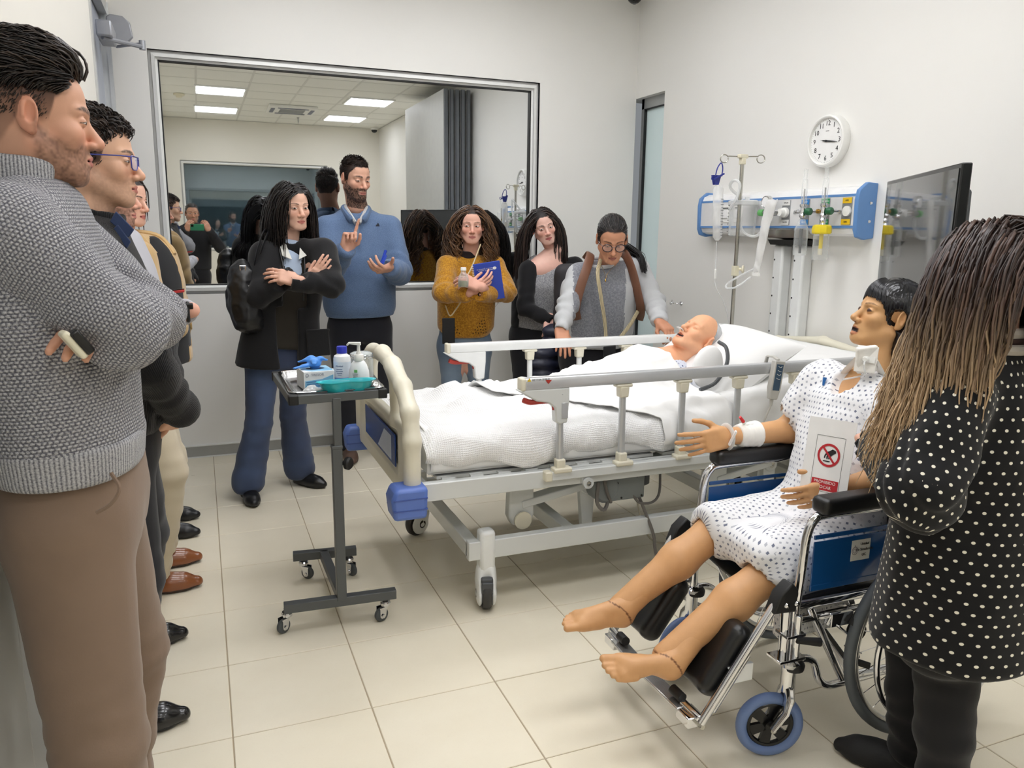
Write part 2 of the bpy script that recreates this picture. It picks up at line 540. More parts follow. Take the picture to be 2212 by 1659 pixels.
def tile_mat():
    t = NT('ceramic_tile')
    oi = t.n('ObjectInfo').outputs['Random']
    geo = t.n('NewGeometry').outputs['Position']
    n = t.noise(geo, 5.0, 5.0, 0.6)
    a = t.mix(n, srgb(228, 219, 197), srgb(240, 233, 214))
    b = t.mix(t.math('MULTIPLY', oi, 0.35), a, srgb(236, 226, 202))
    sp = t.ramp(t.noise(geo, 260.0, 2.0), 0.62, 0.70)
    t.put(t.b.inputs['Base Color'], t.mix(t.math('MULTIPLY', sp, 0.06), b, srgb(150, 132, 104)))
    t.put(t.b.inputs['Roughness'], t.math('MULTIPLY_ADD', n, 0.12, 0.24))
    t.b.inputs['Specular IOR Level'].default_value = 0.42
    t.bump(t.noise(geo, 30.0, 2.0), 0.05, 0.001)
    return t.m
M_tile = tile_mat()

# ---- floor: slab with the tiles laid on it one by one
b = MB(); b.box(((XL+XR)/2, (YB+YF)/2, -0.053), (XR-XL+0.5, YF-YB+0.5, 0.1))
floor = struct(b.build('floor', M_grout, smooth=False))
_tiles = {}
def tile_mesh(wx, wy):
    k = (round(wx, 3), round(wy, 3))
    if k not in _tiles:
        q, h, e = MB(), 0.0045, 0.0015
        vs = []
        for z, i in ((-h, 0), (-e, 0), (0, e)):
            for x, y in ((-1, -1), (1, -1), (1, 1), (-1, 1)): vs.append((x*(wx/2-i), y*(wy/2-i), z))
        fs = [[8, 9, 10, 11]]
        for l in (0, 4):
            for i in range(4): fs.append([l+i, l+(i+1) % 4, l+4+(i+1) % 4, l+4+i])
        q.add(vs, fs)
        me = bpy.data.meshes.new('floor_tile'); me.from_pydata([tuple(p) for p in q.v], [], q.f); me.materials.append(M_tile)
        _tiles[k] = me
    return _tiles[k]
G = 0.0035
x0 = 0.0052-TILE
xs = [x0+TILE*i for i in range(9)]+[XR]
xs[0] = XL+0.001
ys = [YF, 4.9344]+[4.9344-TILE*j for j in range(1, 14)]
for i in range(len(xs)-1):
    for j in range(len(ys)-1):
        a0, a1, b1, b0 = xs[i]+G/2, xs[i+1]-G/2, ys[j]-G/2, ys[j+1]+G/2
        if a1-a0 < 0.02 or b1-b0 < 0.02: continue
        o = bpy.data.objects.new('floor_tile', tile_mesh(a1-a0, b1-b0)); COL.objects.link(o)
        o.location = ((a0+a1)/2, (b0+b1)/2, RNG.uniform(-0.0004, 0.0)); o.parent = floor
b = MB(); b.box(((XL+XR)/2, (YB+ys[-1])/2, -0.002), (XR-XL, ys[-1]-YB, 0.004)); b.build('tiling', M_tile, floor, False)['kind'] = 'stuff'

# ---- back wall (the far one) with the big observation window
WX0, WX1, WZ0, WZ1 = -0.207, 2.232, 1.030, 2.425     # opening
TH = 0.16
b = MB()
ym = YF+TH/2
b.box(((XL-0.2+WX0)/2, ym, ZC/2), (WX0-XL+0.2, TH, ZC))
b.box(((WX1+XR)/2, ym, ZC/2), (XR-WX1, TH, ZC))
b.box(((WX0+WX1)/2, ym, WZ0/2), (WX1-WX0, TH, WZ0))
b.box(((WX0+WX1)/2, ym, (WZ1+ZC)/2), (WX1-WX0, TH, ZC-WZ1))
struct(b.build('wall_back', M_wall, smooth=False))

def mirror_glass():
    t = NT('observation_glass')
    gl = t.n('BsdfGlossy', {'Color': (0.80, 0.82, 0.83, 1), 'Roughness': 0.012})
    tr = t.n('BsdfTransparent', {'Color': (0.5, 0.55, 0.58, 1)})
    mx = t.n('MixShader', {0: 0.88, 1: tr.outputs[0], 2: gl.outputs[0]})
    t.put(t.out.inputs[0], mx.outputs[0])
    return t.m
M_mirror = mirror_glass()

def window(name, x0_, x1_, z0_, z1_, y, s, glassm, fw_=0.05):
    """aluminium window in a wall; s = +1 when the room is on the -y side"""
    t = MB(); d = 0.05
    def mbar(p):   # mitred bar from four outline corners of the face, sloping profile
        t.prism(p, (0, y+s*0.035, 0), (1, 0, 0), (0, 0, 1), s*0.0001)
    e = fw_
    o_ = [(x0_, z0_), (x1_, z0_), (x1_, z1_), (x0_, z1_)]; i_ = [(x0_+e, z0_+e), (x1_-e, z0_+e), (x1_-e, z1_-e), (x0_+e, z1_-e)]
    m1 = [(x0_+e*.35, z0_+e*.35), (x1_-e*.35, z0_+e*.35), (x1_-e*.35, z1_-e*.35), (x0_+e*.35, z1_-e*.35)]
    m2 = [(x0_+e*.75, z0_+e*.75), (x1_-e*.75, z0_+e*.75), (x1_-e*.75, z1_-e*.75), (x0_+e*.75, z1_-e*.75)]
    rings = [(o_, 0.005), (o_, 0.03), (m1, 0.022), (m1, 0.015), (m2, 0.010), (m2, 0.03), (i_, 0.035), (i_, 0.07)]
    vs, fs = [], []
    for ring, dy in rings:
        for (a, c) in ring: vs.append((a, y+s*dy, c))
    for r_ in range(len(rings)-1):
        for k in range(4): fs.append([r_*4+k, r_*4+(k+1) % 4, r_*4+4+(k+1) % 4, r_*4+4+k])
    t.add(vs, fs)
    f = struct(t.build(name, M_wfr, smooth=False))
    q = MB(); g = 0.007
    for (a, c, bx, bz) in (((x0_+x1_)/2, z0_+e, x1_-x0_-2*e, g), ((x0_+x1_)/2, z1_-e, x1_-x0_-2*e, g)):
        q.box((a, y+s*0.05, c), (bx, 0.03, bz*2))
    for a in (x0_+e, x1_-e): q.box((a, y+s*0.05, (z0_+z1_)/2), (g*2, 0.03, z1_-z0_-2*e))
    q.build('gasket', M_black, f, False)
    q = MB(); q.box(((x0_+x1_)/2, y+s*0.06, (z0_+z1_)/2), (x1_-x0_-2*e, 0.006, z1_-z0_-2*e)); q.build('pane', glassm, f, False)
    return f
window('window_1', WX0, WX1, WZ0, WZ1, YF, 1, M_mirror)
b = MB(); b.box(((WX0+WX1)/2, YF+0.95, 1.6), (WX1-WX0+1.2, 0.02, 3.0)); b.box(((WX0+WX1)/2, YF+0.55, 0.6), (WX1-WX0+1.2, 0.8, 0.02))
b.box(((WX0+WX1)/2, YF+0.55, 3.05), (WX1-WX0+1.2, 0.8, 0.02))
struct(b.build('wall_control_room', M_dark, smooth=False))

# baseboards: brushed strip with bright edges
def baseboard(name, a, c, nrm):
    a, c, n_ = V(*a), V(*c), V(*nrm)
    t = MB(); mid = (a+c)/2; L = np.linalg.norm(c-a); u = unit(c-a)
    A = (u, n_, V(0, 0, 1))
    t.box(mid+V(0, 0, .040)+n_*.005, (L, .010, .066), A)
    o = struct(t.build(name, M_alud, smooth=False))
    t = MB(); t.box(mid+V(0, 0, .077)+n_*.007, (L, .014, .008), A); t.box(mid+V(0, 0, .004)+n_*.008, (L, .016, .008), A)
    t.build('edge', M_white2, o, False)
baseboard('baseboard_back', (XL, YF, 0), (XR, YF, 0), (0, -1, 0))
baseboard('baseboard_right', (XR, YB, 0), (XR, 4.756, 0), (-1, 0, 0))

# ---- right wall with the narrow glazed door by the corner
DY0, DZ = 4.756, 2.372
b = MB(); xm = XR+0.08
b.box((xm, (YB+DY0)/2, ZC/2), (0.16, DY0-YB, ZC)); b.box((xm, (DY0+YF+TH)/2, (DZ+ZC)/2), (0.16, YF+TH-DY0, ZC-DZ))
struct(b.build('wall_right', M_wall, smooth=False))
t = MB(); xd = XR+0.05
t.box((xd+.02, YF-0.016, DZ/2), (.04, .032, DZ)); t.box((xd+.02, DY0+0.02, DZ/2), (.04, .04, DZ)); t.box((xd+.02, (DY0+YF)/2, DZ-.035), (.04, YF-DY0, .07))
d1 = struct(t.build('door_1', M_alud, smooth=False))
t = MB(); t.box((xd+.012, YF-0.035, DZ/2-.035), (.02, .006, DZ-.07)); t.box((xd+.012, (DY0+YF)/2, DZ-.073), (.02, YF-DY0-.05, .007)); t.build('gasket', M_black, d1, False)
M_frost = mat('frosted_glass', (222, 240, 242), 0.35, var=(2.0, .03))
t = MB(); t.box((xd+.03, (DY0+YF)/2, DZ/2-.03), (.012, YF-DY0-.07, DZ-.08)); t.build('pane', M_frost, d1, False)
t = MB(); t.box((XR+.2, (DY0+YF)/2+.05, DZ/2), (.02, .7, DZ+.1)); struct(t.build('wall_corridor', M_wallc, smooth=False))

# ---- left wall with a framed door by the far corner and double leaves near the front
b = MB(); xm = XL-0.08
b.box((xm, (0.80+YB)/2, ZC/2), (.16, .80-YB, ZC)); b.box((xm, (2.17+4.19)/2, ZC/2), (.16, 4.19-2.17, ZC))
b.box((xm, (0.80+2.17)/2, (2.05+ZC)/2), (.16, 2.17-.80, ZC-2.05)); b.box((xm, (4.19+YF+TH)/2, (2.62+ZC)/2), (.16, YF+TH-4.19, ZC-2.62))
struct(b.build('wall_left', M_wallc, smooth=False))
t = MB()
t.box((XL-.03, 4.215, 1.31), (.075, .05, 2.62)); t.box((XL-.03, 5.08, 1.31), (.075, .10, 2.62)); t.box((XL-.03, 4.65, 2.59), (.075, .86, .06))
t.box((XL-.005, 4.235, 1.31), (.02, .012, 2.62)); t.box((XL+.004, 5.03, 1.31), (.02, .02, 2.62))
d2 = struct(t.build('door_2', M_alu, smooth=False))
t = MB(); t.box((XL-.055, 4.64, 1.28), (.04, .80, 2.54)); t.build('leaf', mat('door_leaf_grey', (176, 182, 196), .3, .2), d2, False)
# door closer
cl = thing('door_closer', 'grey door closer with a folding arm above the left men', 'door closer')
M_clo = mat('closer_grey', (158, 160, 166), .35, .4)
t = MB(); t.box((XL+.03, 4.60, 2.375), (.07, .26, .075)); t.build('body', M_clo, cl, bevel=.008)
t = MB(); t.prism([(0, 0), (.10, .0), (.125, .03), (.115, .10), (.08, .13), (.02, .135), (0, .12)], (XL+.01, 4.92, 2.40), (1, 0, 0), (0, 0, 1), .03); t.build('bracket', M_clo, cl, bevel=.006)
t = MB(); t.tube([(XL+.02, 4.50, 2.335), (XL+.08, 4.56, 2.335), (XL+.185, 4.72, 2.35)], .011, 8); t.tube([(XL+.185, 4.72, 2.365), (XL+.10, 4.85, 2.375), (XL+.05, 4.93, 2.38)], .008, 8)
t.cyl((XL+.185, 4.72, 2.335), (XL+.185, 4.72, 2.38), .016); t.build('arm', M_clo, cl)
seat(cl, (XL, 4.6, 2.34))
# double leaves near the front
M_leaf = mat('door_grey', (196, 198, 196), .38, var=(3, .02))
for n_, (y0_, y1_) in enumerate(((0.80, 1.742), (1.748, 2.17))):
    t = MB(); t.box((XL-.02, (y0_+y1_)/2, 1.022), (.04, y1_-y0_, 2.045)); d = struct(t.build('door_%d' % (3+n_), M_leaf, bevel=.002))
    t = MB(); hy = 1.80 if n_ == 0 else 1.90; z = .845 if n_ == 0 else .812
    if n_ == 0: t.tube([(XL, 1.64, z), (XL+.045, 1.64, z), (XL+.055, 1.66, z), (XL+.055, 1.775, z)], .0125, 12)
    else: t.tube([(XL, 1.97, z), (XL+.04, 1.97, z), (XL+.05, 1.95, z), (XL+.05, 1.86, z)], .011, 12)
    t.build('door_handle', M_steel, d)
    if n_ == 0:
        t = MB(); t.cyl((XL, 1.70, .775), (XL+.012, 1.70, .775), .016, n=16); t.box((XL+.014, 1.70, .775), (.008, .006, .02)); t.build('lock', M_steel, d)

# ---- wall behind the camera, with its own dark window (seen in the reflection)
b = MB()
BX0, BX1, BZ0, BZ1 = -0.2, 2.1, 1.05, 2.47; ym = YB-.08
b.box(((XL-.2+BX0)/2, ym, ZC/2), (BX0-XL+.2, .16, ZC)); b.box(((BX1+XR)/2, ym, ZC/2), (XR-BX1, .16, ZC))
b.box(((BX0+BX1)/2, ym, BZ0/2), (BX1-BX0, .16, BZ0)); b.box(((BX0+BX1)/2, ym, (BZ1+ZC)/2), (BX1-BX0, .16, ZC-BZ1))
struct(b.build('wall_front', M_wallc, smooth=False))
def dim_glass():
    t = NT('dim_blue_glass'); gl = t.n('BsdfGlossy', {'Color': (0.42, 0.49, 0.52, 1), 'Roughness': 0.02}); di = t.n('BsdfDiffuse', {'Color': srgb(70, 88, 98)})
    t.put(t.out.inputs[0], t.n('MixShader', {0: .35, 1: gl.outputs[0], 2: di.outputs[0]}).outputs[0]); return t.m
M_blueglass = dim_glass()
window('window_2', BX0, BX1, BZ0, BZ1, YB, -1, M_blueglass)

# ---- ceiling: boards in a grid, lamps, cassette
b = MB(); b.box(((XL+XR)/2, (YB+YF)/2, ZC+.06), (XR-XL+.5, YF-YB+.5, .08)); ceiling = struct(b.build('ceiling', M_ceil, smooth=False))
LIGHTS = [(.70, 1.40), (1.72, 1.40), (.66, 2.65), (1.72, 2.65), (.50, 4.02), (1.72, 3.95), (.365, -.49), (2.24, -.55), (.35, -2.2), (2.22, -2.3)]
cw = .6; M_tbar = mat('tee_bar', (215, 215, 210), .5)
gx = [XL+.02+cw*i-.14 for i in range(7)]; gy = [YB+cw*i for i in range(16)]
_cb = {}
holes = [(x, y, .3) for x, y in LIGHTS]+[(1.33, -1.62, .33)]
for i in range(len(gx)-1):
    for j in range(len(gy)-1):
        a0, a1 = max(gx[i], XL)+.006, min(gx[i+1], XR)-.006; b0, b1 = gy[j]+.006, min(gy[j+1], YF)-.006
        if a1-a0 < .05 or b1-b0 < .05: continue
        k = (round(a1-a0, 3), round(b1-b0, 3))
        if k not in _cb:
            q = MB(); q.box((0, 0, .006), (k[0], k[1], .012)); me = bpy.data.meshes.new('ceiling_board'); me.from_pydata([tuple(p) for p in q.v], [], q.f); me.materials.append(M_ceil); _cb[k] = me
        o = bpy.data.objects.new('ceiling_board', _cb[k]); COL.objects.link(o); o.location = ((a0+a1)/2, (b0+b1)/2, ZC+.004); o.parent = ceiling
t = MB()
for x in gx[1:-1]: t.box((x, (YB+YF)/2, ZC+.008), (.024, YF-YB, .012))
for y in gy[1:]: t.box(((XL+XR)/2, min(y, YF), ZC+.008), (XR-XL, .024, .012))
t.build('grid_bars', M_tbar, ceiling, False)

def emit_mat(name, rgb, st):
    t = NT(name); t.set(Base_Color=rgb, Emission_Color=rgb, Emission_Strength=st, Roughness=.4); return t.m
M_lamp = emit_mat('lamp_diffuser', (0.966, 0.968, 1.0, 1), LAMP)
LAMP_LABELS = ['square lit ceiling panel light above the man in the grey pullover', 'square lit ceiling panel light above the wheelchair',
    'square lit ceiling panel light above the tray stand', 'square lit ceiling panel light above the lying manikin',
    'square lit ceiling panel light above the woman in the long black jacket', 'square lit ceiling panel light above the woman in mustard',
    'square white ceiling panel light mirrored at the upper left of the window', 'square white ceiling panel light mirrored at the upper right of the window',
    'square white ceiling panel light mirrored at the left, in the second row of lights', 'square white ceiling panel light mirrored nearest the mirrored dome camera']
for n_, (x, y) in enumerate(LIGHTS):
    o = thing('ceiling_light', LAMP_LABELS[n_], 'ceiling light', group='ceiling panel lights')
    t = MB()
    for sx, sy, wx, wy in ((0, -.29, .6, .02), (0, .29, .6, .02), (-.29, 0, .02, .56), (.29, 0, .02, .56)): t.box((x+sx, y+sy, ZC-.006), (wx, wy, .02))
    t.build('frame', M_white, o, False)
    t = MB(); t.box((x, y, ZC-.003), (.56, .56, .006)); t.build('diffuser', M_lamp, o, False)
    seat(o, (x, y, ZC))
ac = thing('air_conditioner', 'white ceiling cassette air conditioner between the panel lights, seen mirrored', 'air conditioner')
ax_, ay_ = 1.35, -1.62
t = MB(); t.box((ax_, ay_, ZC-.02), (.66, .62, .045)); t.build('panel', M_white, ac, bevel=.012)
t = MB()
for i in range(9): t.box((ax_, ay_-.15+.0375*i, ZC-.045), (.34, .018, .008))
t.build('grille', M_alud, ac, False)
for sx, sy, wx, wy in ((0, -.255, .42, .05), (0, .255, .42, .05), (-.27, 0, .05, .4), (.27, 0, .05, .4)):
    t = MB(); t.box((ax_+sx, ay_+sy, ZC-.045), (wx, wy, .006)); t.build('flap', mat('flap_dark', (92, 98, 120), .4), ac, False)
seat(ac, (ax_, ay_, ZC))
def dome(name, label, c, ax):
    o = thing(name, label, 'camera'); c = V(*c); d = unit(ax)
    t = MB(); t.lathe(c, [(0, 0), (.062, 0), (.062, .02), (.055, .032), (.048, .036), (.0, .036)], 28, d); t.build('base', M_white, o)
    t = MB(); t.lathe(c+d*.034, [(.05, 0), (.049, .012), (.042, .028), (.026, .042), (0, .048)], 28, d); t.build('dome', M_blackg, o)
    t = MB(); t.lathe(c+d*.062, [(.018, 0), (.018, .016), (.0, .0201)], 16, unit(d+V(-.5, -.6, 0))); t.build('lens', mat('lens_grey', (120, 122, 126), .3, .6), o)
    seat(o, c)
pc = at(1371, -4, Y=YF-.12)
dome('security_camera', 'small dome security camera high in the corner above the glass door', (pc[0], pc[1], pc[2]+.045), (0, 0, -1))
t = MB(); t.box((pc[0], (pc[1]+YF)/2, pc[2]+.055), (.07, YF-pc[1]+.05, .02)); t.build('bracket', M_white, [o for o in bpy.data.objects if o.name == 'security_camera'][0]).location -= Vector((pc[0], pc[1], pc[2]+.045))
dome('security_camera', 'dome security camera on the ceiling corner behind, seen mirrored in the window', (2.88, -3.25, ZC), (0, 0, -1))
o = thing('smoke_detector', 'round cream smoke detector on the ceiling, mirrored at the left of the window', 'smoke detector')
t = MB(); t.lathe((-.12, -1.0, ZC), [(0, 0), (.07, 0), (.068, .02), (.04, .03), (.036, .045), (0, .047)], 24, (0, 0, -1)); t.build('body', M_cream, o); seat(o, (-.12, -1.0, ZC))
o = thing('sprinkler', 'thin dark sprinkler head hanging under the ceiling, seen mirrored', 'sprinkler')
t = MB(); t.lathe((1.55, -2.55, ZC), [(0, 0), (.02, 0), (.02, .008), (.008, .012), (.01, .05), (.004, .085), (0, .09)], 12, (0, 0, -1)); t.build('head', M_alud, o); seat(o, (1.55, -2.55, ZC))

# folding partition stacked against the right wall behind the camera (mirrored)
fp = thing('folding_partition', 'grey folding partition panels stacked at the side wall, seen in the glass', 'partition')
M_part = mat('partition_grey', (178, 178, 174), .5); M_pedge = mat('partition_edge', (120, 124, 130), .35, .6)
for i in range(5):
    x = 2.66+.066*i
    t = MB(); t.box((x, .75, 1.5), (.052, 1.75, 2.95)); p = t.build('panel', M_part, fp, bevel=.003)
    t = MB(); t.box((x, 1.635, 1.5), (.04, .02, 2.95)); t.box((x-.012, 1.65, 1.5), (.012, .012, 2.95)); t.build('edge_profile', M_pedge, p, False)
seat(fp, (2.8, .75, 0))
# ================================================================ HOSPITAL BED
M_bedw = mat('bed_enamel', (212, 215, 214), .32, coat=.25, var=(4, .015))
M_bedc = mat('bed_cream', (224, 219, 200), .38, var=(4, .02))
M_blue = mat('bumper_blue', (88, 116, 190), .42)
M_navy = mat('panel_navy', (30, 62, 130), .25)
M_red = mat('latch_red', (176, 54, 44), .4)
M_rail = mat('rail_aluminium', (198, 200, 202), .3, .45)
M_dgrey = mat('dark_grey_plastic', (74, 77, 80), .45)
M_mgrey = mat('mid_grey_box', (122, 127, 128), .5)
bed = thing('hospital_bed', 'white hospital bed with raised side rails and rounded cream footboard', 'bed')
YN, YFr = 2.60, 3.47
# footboard: one moulded board with an arched rim and grip openings
s = Shape()
pts = [(2.585, .50), (2.58, .70), (2.605, .80), (2.70, .875), (2.86, .93), (3.035, .948), (3.21, .93), (3.37, .875), (3.465, .80), (3.49, .70), (3.485, .50)]
for p, q in zip(pts[:-1], pts[1:]): s.add(Cap((.655, p[0], p[1]), (.655, q[0], q[1]), .031), .02)
s.add(RBox((.655, 3.035, .605), (.006, .43, .125), .012), .02)
for y in (2.80, 3.27): s.add(Cap((.655, y, .70), (.655, y+(.03 if y < 3 else -.03), .91), .024), .03)
s.add(RBox((.628, 3.035, .62), (.008, .30, .075), .01), .006, 's')
s.add(RBox((.682, 3.035, .62), (.008, .30, .075), .01), .006, 's')
sdf_obj('footboard', s, .008, M_bedc, bed, False)
for x in (.6365, .6735):
    t = MB(); t.box((x, 3.035, .62), (.006, .56, .125)); p = t.build('decor_panel', M_navy, bed, bevel=.004)
    t = MB()
    t.prism([(-.22, -.05), (.02, -.05), (-.10, .045), (-.22, .045)], (x+(.0035 if x > .655 else -.0035), 3.035, .62), (0, 1, 0), (0, 0, 1), .0006); t.build('decor_print', mat('panel_print', (196, 204, 220), .3), p, False)
for y0 in (2.575, 3.455):
    t = MB(); e = -1 if y0 < 3 else 1
    t.prism([(-.058, -.058), (.062, -.058), (.066, .058), (-.050, .058), (-.066, .02)], (.632, y0+(.055 if e < 0 else .0), .488), (1, 0, 0), (0, 0, 1), .11 if e < 0 else -.075)
    bp = t.build('corner_bumper', M_blue, bed, bevel=.014)
    t = MB()
    for dz in (-.02, .02): t.box((.633, y0+(0 if e < 0 else .0375), .488+dz), (.122, .113 if e < 0 else .078, .004))
    t.build('groove', mat('bumper_blue_dark', (64, 88, 160), .45), bp, False)
# upper frame
t = MB()
for y in (YN, YFr): t.box((1.78, y, .503), (2.18, .034, .068))
for x in (.71, 1.42, 2.1, 2.86): t.box((x, 3.035, .495), (.04, .84, .05))
t.build('side_frame', M_bedw, bed, bevel=.004)
t = MB(); t.box((1.22, 3.035, .538), (.92, .80, .012)); t.box((2.2, 3.035, .538), (.95, .80, .012))
for i in range(7): t.box((.80+.11*i, 2.64, .532), (.05, .05, .02))
t.build('mattress_deck', M_bedw, bed, False)
# headboard
s = Shape()
pts = [(2.60, .50), (2.60, .76), (2.70, .86), (3.035, .90), (3.37, .86), (3.47, .76), (3.47, .50)]
for p, q in zip(pts[:-1], pts[1:]): s.add(Cap((2.905, p[0], p[1]), (2.905, q[0], q[1]), .028), .02)
s.add(RBox((2.905, 3.035, .64), (.006, .42, .18), .012), .02)
sdf_obj('headboard', s, .012, M_bedc, bed, False)
# side rails
def side_rail(y, out, near):
    t = MB()
    prof = [(-.020, -.021), (.020, -.021), (.022, .010), (.015, .022), (-.015, .022), (-.022, .010)]
    t.prism(prof, (1.075, y, .882), (0, 1, 0), (0, 0, 1), 1.72)
    top = t.build('top_rail', M_rail if near else M_white2, bed, bevel=.003)
    t = MB(); t.box((1.067, y, .882), (.02, .046, .048)); t.build('rail_cap', M_bedc, top, bevel=.006)
    t = MB(); t.prism([(-.013, .009), (.013, .009), (0, -.006)], (1.165, y+out*.0225, .887), (1, 0, 0), (0, 0, 1), -out*.0008); t.build('arrow_mark', M_red, top, False)
    if near:
        text('rail_lettering', 'BETTER BUILD', .011, (1.135, y+out*.0225, .899), (1, 0, 0), (0, 0, 1), mat('print_dark', (60, 60, 60), .5), top)
        t = MB(); t.prism([(-.008, -.006), (.008, -.006), (0, .008)], (1.088, y+out*.0225, .90), (1, 0, 0), (0, 0, 1), .0008); t.build('warning_mark', mat('print_yellow', (222, 190, 40), .5), top, False)
    for i, x in enumerate((1.228, 1.495, 1.768, 2.038, 2.33, 2.60)):
        t = MB(); t.tube([(x, y, .548), (x-.004, y, .862)], .0135, 12); p = t.build('rail_post', M_rail if near else M_white2, bed)
        if i > 0:
            t = MB(); t.box((x-.004, y, .853), (.07, .040, .014)); t.box((x-.004, y, .828), (.038, .036, .045), taper=1.1); t.build('post_socket', M_bedc, p, bevel=.006)
        t = MB(); t.box((x, y+out*.002, .560), (.036, .038, .05)); t.box((x+.006, y+out*.006, .542), (.075, .044, .02)); t.build('post_foot', M_bedc, p, bevel=.006)
    # latch housing with a red release grip
    t = MB(); t.prism([(-.125, .0), (.085, .0), (.085, -.05), (.078, -.135), (.045, -.14), (.03, -.13), (.026, -.075), (.0, -.055), (-.05, -.045), (-.09, -.022)], (1.17, y+.02*(1 if out < 0 else 1), .862), (1, 0, 0), (0, 0, 1), .04)
    h = t.build('latch_housing', M_bedw if near else M_white2, bed, bevel=.006)
    t = MB(); t.tube(curve([(1.075, y, .822), (1.10, y, .812), (1.14, y, .812), (1.175, y, .812), (1.197, y, .802), (1.203, y, .777)], 14), .0105, 8); t.build('release_grip', M_red, h)
    t = MB(); t.box((1.235, y+out*.021, .775), (.026, .004, .06)); t.cyl((1.225, y+out*.018, .838), (1.225, y+out*.0225, .838), .0035, n=8); t.build('latch_cover', M_rail, h, bevel=.003)
    t = MB(); t.box((1.96, y+out*.0, .520), (1.55, .036, .034)); mb = t.build('rail_mount', M_bedw, bed, bevel=.003)
    t = MB(); t.box((1.178, y, .520), (.03, .040, .038)); t.box((2.74, y, .520), (.03, .040, .038)); t.build('mount_cap', M_bedc, mb, bevel=.005)
    t = MB(); t.lathe((1.345, y+out*.012, .478), [(.0, 0), (.022, 0), (.022, .01), (0, .01)], 18, (0, out, 0)); t.box((1.345, y, .495), (.044, .016, .04)); t.build('hinge_plate', M_bedw, mb)
    t = MB(); t.lathe((1.345, y+out*.022, .478), [(.0, 0), (.010, 0), (.010, .004), (.004, .004), (0, .002)], 6, (0, out, 0)); t.build('hinge_bolt', M_steel, mb)
side_rail(2.575, -1, True); side_rail(3.50, 1, False)
# base frame
t = MB()
for y in (2.64, 3.43): t.box((1.83, y, .235), (1.90, .04, .075))
for x in (.905, 1.32, 2.2, 2.72): t.box((x, 3.035, .235), (.05, .78, .06))
t.build('base_frame', M_bedw, bed, bevel=.004)
# casters
def bed_caster(x, y, ang, brake):
    t = MB(); t.box((x, y, .225), (.062, .062, .175)); p = t.build('caster_post', M_white2, bed, bevel=.014)
    c_, s_ = math.cos(R(ang)), math.sin(R(ang)); u = V(c_, s_, 0); v = V(-s_, c_, 0)
    c = V(x, y, .064)+u*.022
    sh = Shape()
    for e in (-1, 1): sh.add(Cap(c+v*e*.026, c+v*e*.0261+V(0, 0, .03)-u*.005, .052, .042, .28, v), .004)
    sh.add(Cap(V(x, y, .15), V(x, y, .11), .033), .03)
    cv = sdf_obj('caster_cover', sh, .0045, M_white2, p, False)
    t = MB(); t.lathe(c-v*.017, [(.03, 0), (.058, 0), (.0625, .006), (.0625, .028), (.058, .034), (.03, .034)], 36, v); t.build('caster_wheel', mat('wheel_rubber', (58, 57, 55), .6), p)
    t = MB()
    for e in (-1, 1): t.lathe(c+v*e*.036, [(0, 0), (.019, 0), (.019, .004), (0, .004)], 20, v*e)
    t.build('hub_cap', M_blackg, p)
    if brake:
        A = (v, u, V(0, 0, 1)); t = MB(); t.box(V(x, y, .125)+u*.048, (.046, .03, .02), A); t.box(V(x, y, .10)+u*.062, (.044, .02, .045), A); t.build('brake_pedal', M_dgrey, p, bevel=.005)
bed_caster(.955, 2.64, -104, True); bed_caster(.905, 3.43, -150, False); bed_caster(2.70, 2.64, -90, False); bed_caster(2.70, 3.43, -90, False)
# lifting arms and actuators under the deck
def lift(x):
    t = MB()
    t.prism([(-.05, .03), (.05, .03), (.055, -.12), (.04, -.155), (.0, -.17), (-.04, -.155), (-.055, -.12)], (x, 2.755, .44), (1, 0, 0), (0, 0, 1), .05); t.build('lift_bracket', M_bedw, bed, bevel=.008)
    t = MB(); t.lathe((x, 2.70, .305), [(0, 0), (.028, 0), (.036, .004), (.036, .012), (0, .012)], 24, (0, -1, 0)); t.build('pivot_cap', M_bedc, bed)
    t = MB(); t.bar((x, 2.73, .365), (x+.29, 2.73, .415), .03, .062, (0, 1, 0)); t.lathe((x+.30, 2.748, .405), [(0, 0), (.035, 0), (.035, .034), (0, .034)], 24, (0, -1, 0)); ln = t.build('lift_link', M_bedw, bed, bevel=.004)
    t = MB(); t.lathe((x+.30, 2.714, .405), [(0, 0), (.017, 0), (.017, .006), (.007, .006), (0, .003)], 6, (0, -1, 0)); t.box((x+.17, 2.714, .388), (.014, .003, .014)); t.build('link_bolt', M_steel, ln)
    t = MB(); t.prism([(-.035, .0), (.035, 0), (.028, -.16), (-.02, -.17)], (x+.30, 2.755, .40), (1, 0, 0), (0, 0, 1), .03); t.build('lift_plate', M_bedw, bed, bevel=.003)
    t = MB(); t.tube([(x, 2.72, .40), (x, 3.35, .40)], .022, 10); t.tube([(x+.30, 2.72, .405), (x+.30, 3.35, .405)], .02, 10); t.build('cross_tube', M_bedw, bed)
lift(1.13); lift(2.06)
t = MB(); t.bar((1.05, 3.05, .42), (1.75, 3.05, .36), .07, .06, (0, 1, 0)); t.tube([(1.75, 3.05, .36), (2.05, 3.05, .40)], .02, 12); t.build('actuator', M_mgrey, bed, bevel=.01)
t = MB(); t.box((1.555, 2.69, .41), (.20, .09, .115)); t.lathe((1.475, 2.74, .41), [(0, 0), (.055, 0), (.06, .01), (.06, .09), (.055, .10), (0, .10)], 24, (0, -1, 0)); cb = t.build('control_box', M_mgrey, bed, bevel=.008)
t = MB()
for dx, dz in ((-.01, -.045), (.085, -.045), (.06, .04), (-.03, .02)): t.cyl((1.555+dx, 2.648, .41+dz), (1.555+dx, 2.6425, .41+dz), .0045, n=8)
t.build('screw', M_black, cb)
